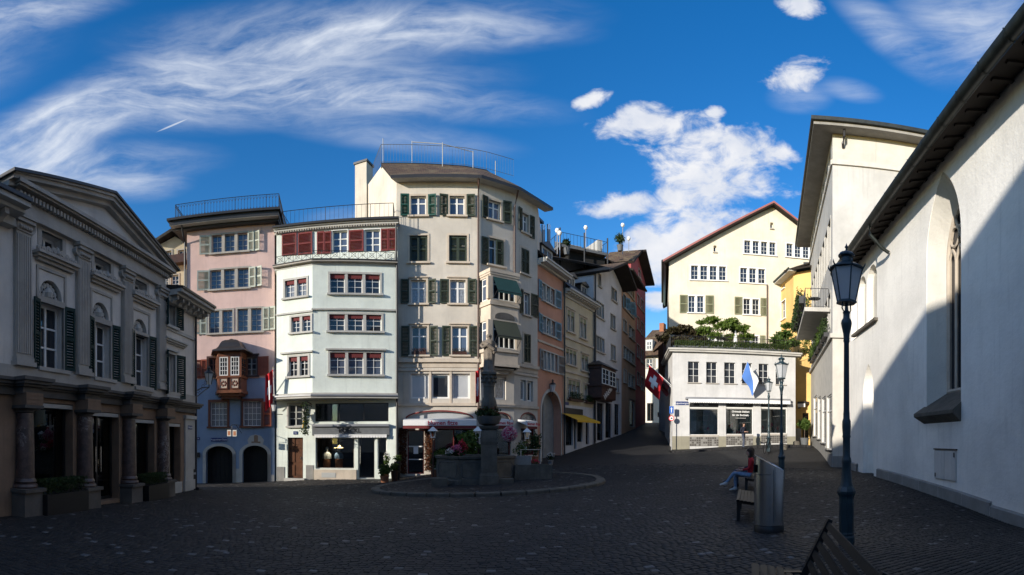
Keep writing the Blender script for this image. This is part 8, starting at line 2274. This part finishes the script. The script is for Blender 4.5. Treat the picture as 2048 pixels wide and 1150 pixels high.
tree('copper_tree', 'dark copper-leaved tree at the left end of the roof terrace', 1362, 38.2, zt, 1.9, 1.4, 1700, 'leaf_copper', .10,
     [(-1.4, 0, 1.3, .7), (-.6, .1, 1.9, .8), (.2, 0, 2.1, .85), (1.0, -.1, 1.8, .8), (1.6, 0, 1.4, .7), (0, .2, 1.2, .9), (-.8, .1, 1.0, .6), (.9, 0, 1.0, .7)])
tree('terrace_shrub', 'tall loose green shrub at the right end of the roof terrace', 1570, 38.0, zt, 2.4, 1.2, 1500, 'leaf_green', .11,
     [(-.8, 0, 1.1, .65), (0, .1, 1.6, .8), (.2, 0, 2.3, .55), (.9, 0, 1.0, .65), (-.3, 0, .8, .8), (1.0, .1, 2.1, .35), (.4, 0, 1.0, .8)])
tree('terrace_shrub', 'low dark green bush between copper tree and maple', 1402, 39.0, zt, 1.5, .8, 1300, 'leaf_dark', .08, [(0, 0, 1.0, .6), (.5, .1, 1.3, .5), (-.4, 0, .8, .5)])
q = pp(1471, 38.8); t_ = thing('parasol', 'closed cream parasol on the roof terrace beside the maple', 'parasol', (q.x, q.y, zt)); Mx = WM[t_.name]
MB().tube([(0, 0, 0), (0, 0, 2.1)], .025, 6).obj('pole', 'zinc', t_, Mx)
MB().lathe([(.2, .55), (.19, .8), (.14, 1.6), (.05, 2.0), (.01, 2.15)], 16, mod=lambda a, z: 1 + .15 * math.sin(a * 8)).obj('canopy', 'white_fabric', t_, Mx, True)
# climbing plants on the orange corner
q = OW2.at(OW2.U(1612), .1); iv = thing('climber', 'green climber on the orange wall beside the balcony', 'climber', (q.x, q.y, 8.5))
leaves('foliage', 'leaf_green', iv, WM[iv.name], [(random.gauss(0, .35), random.gauss(-.2, .15), random.uniform(0, 4.5)) for _ in range(900)], .09)
# window boxes on the second floor of the corner house
for x, lab in ((838, 'left'), (919, 'right')):
    u = F1.U(x); q = F1.at(u, .06); z = F1.Z(x, 709)
    t_ = thing('window_box', 'small rusty-leaved window box on the %s second-floor window of the ivory corner house' % lab, 'planter', (q.x, q.y, z), math.atan2(F1.d.y, F1.d.x)); Mx = WM[t_.name]
    MB().box(-.36, .36, -.07, .07, 0, .14).obj('box', 'dark_wood', t_, Mx)
    leaves('foliage', 'leaf_rust' if lab == 'left' else 'leaf_copper', t_, Mx, [(random.uniform(-.36, .36), random.uniform(-.1, .08), .1 + random.random() ** 1.5 * .22) for _ in range(220)], .035)
# bicycle leaning by the far lamp
q = pp(1533.5, 29.6); t_ = thing('bicycle', 'black bicycle parked beside the farthest street lamp', 'bicycle', (q.x, q.y, G(q.x, q.y)), math.atan2(q.y, q.x) - .25); Mx = WM[t_.name] @ RX(R(6))
for x in (-.52, .52):
    w_ = MB().tube([(x + .33 * math.cos(k * .3307), 0, .34 + .33 * math.sin(k * .3307)) for k in range(20)], .02, 6, False).obj('wheel', 'black_soft', t_, Mx, True)
    sp_ = MB()
    for k in range(10): sp_.tube([(x, 0, .34), (x + .32 * math.cos(k * .628), 0, .34 + .32 * math.sin(k * .628))], .003, 3)
    sp_.obj('spokes', 'zinc', w_, Mx)
b = MB()
for a, c in (((-.52, 0, .34), (-.05, 0, .30)), ((-.52, 0, .34), (-.2, 0, .82)), ((-.05, 0, .30), (-.2, 0, .85)), ((-.05, 0, .30), (.36, 0, .78)), ((-.19, 0, .78), (.36, 0, .82)), ((.36, 0, .92), (.52, 0, .34))): b.tube([a, c], .018, 6)
b.obj('frame', 'black_paint', t_, Mx); MB().box(-.33, -.08, -.07, .07, .88, .93).obj('saddle', 'black_soft', t_, Mx); MB().tube([(.28, -.28, 1.0), (.36, -.1, 1.02), (.36, .1, 1.02), (.28, .28, 1.0)], .014, 6).obj('handlebar', 'iron', t_, Mx)
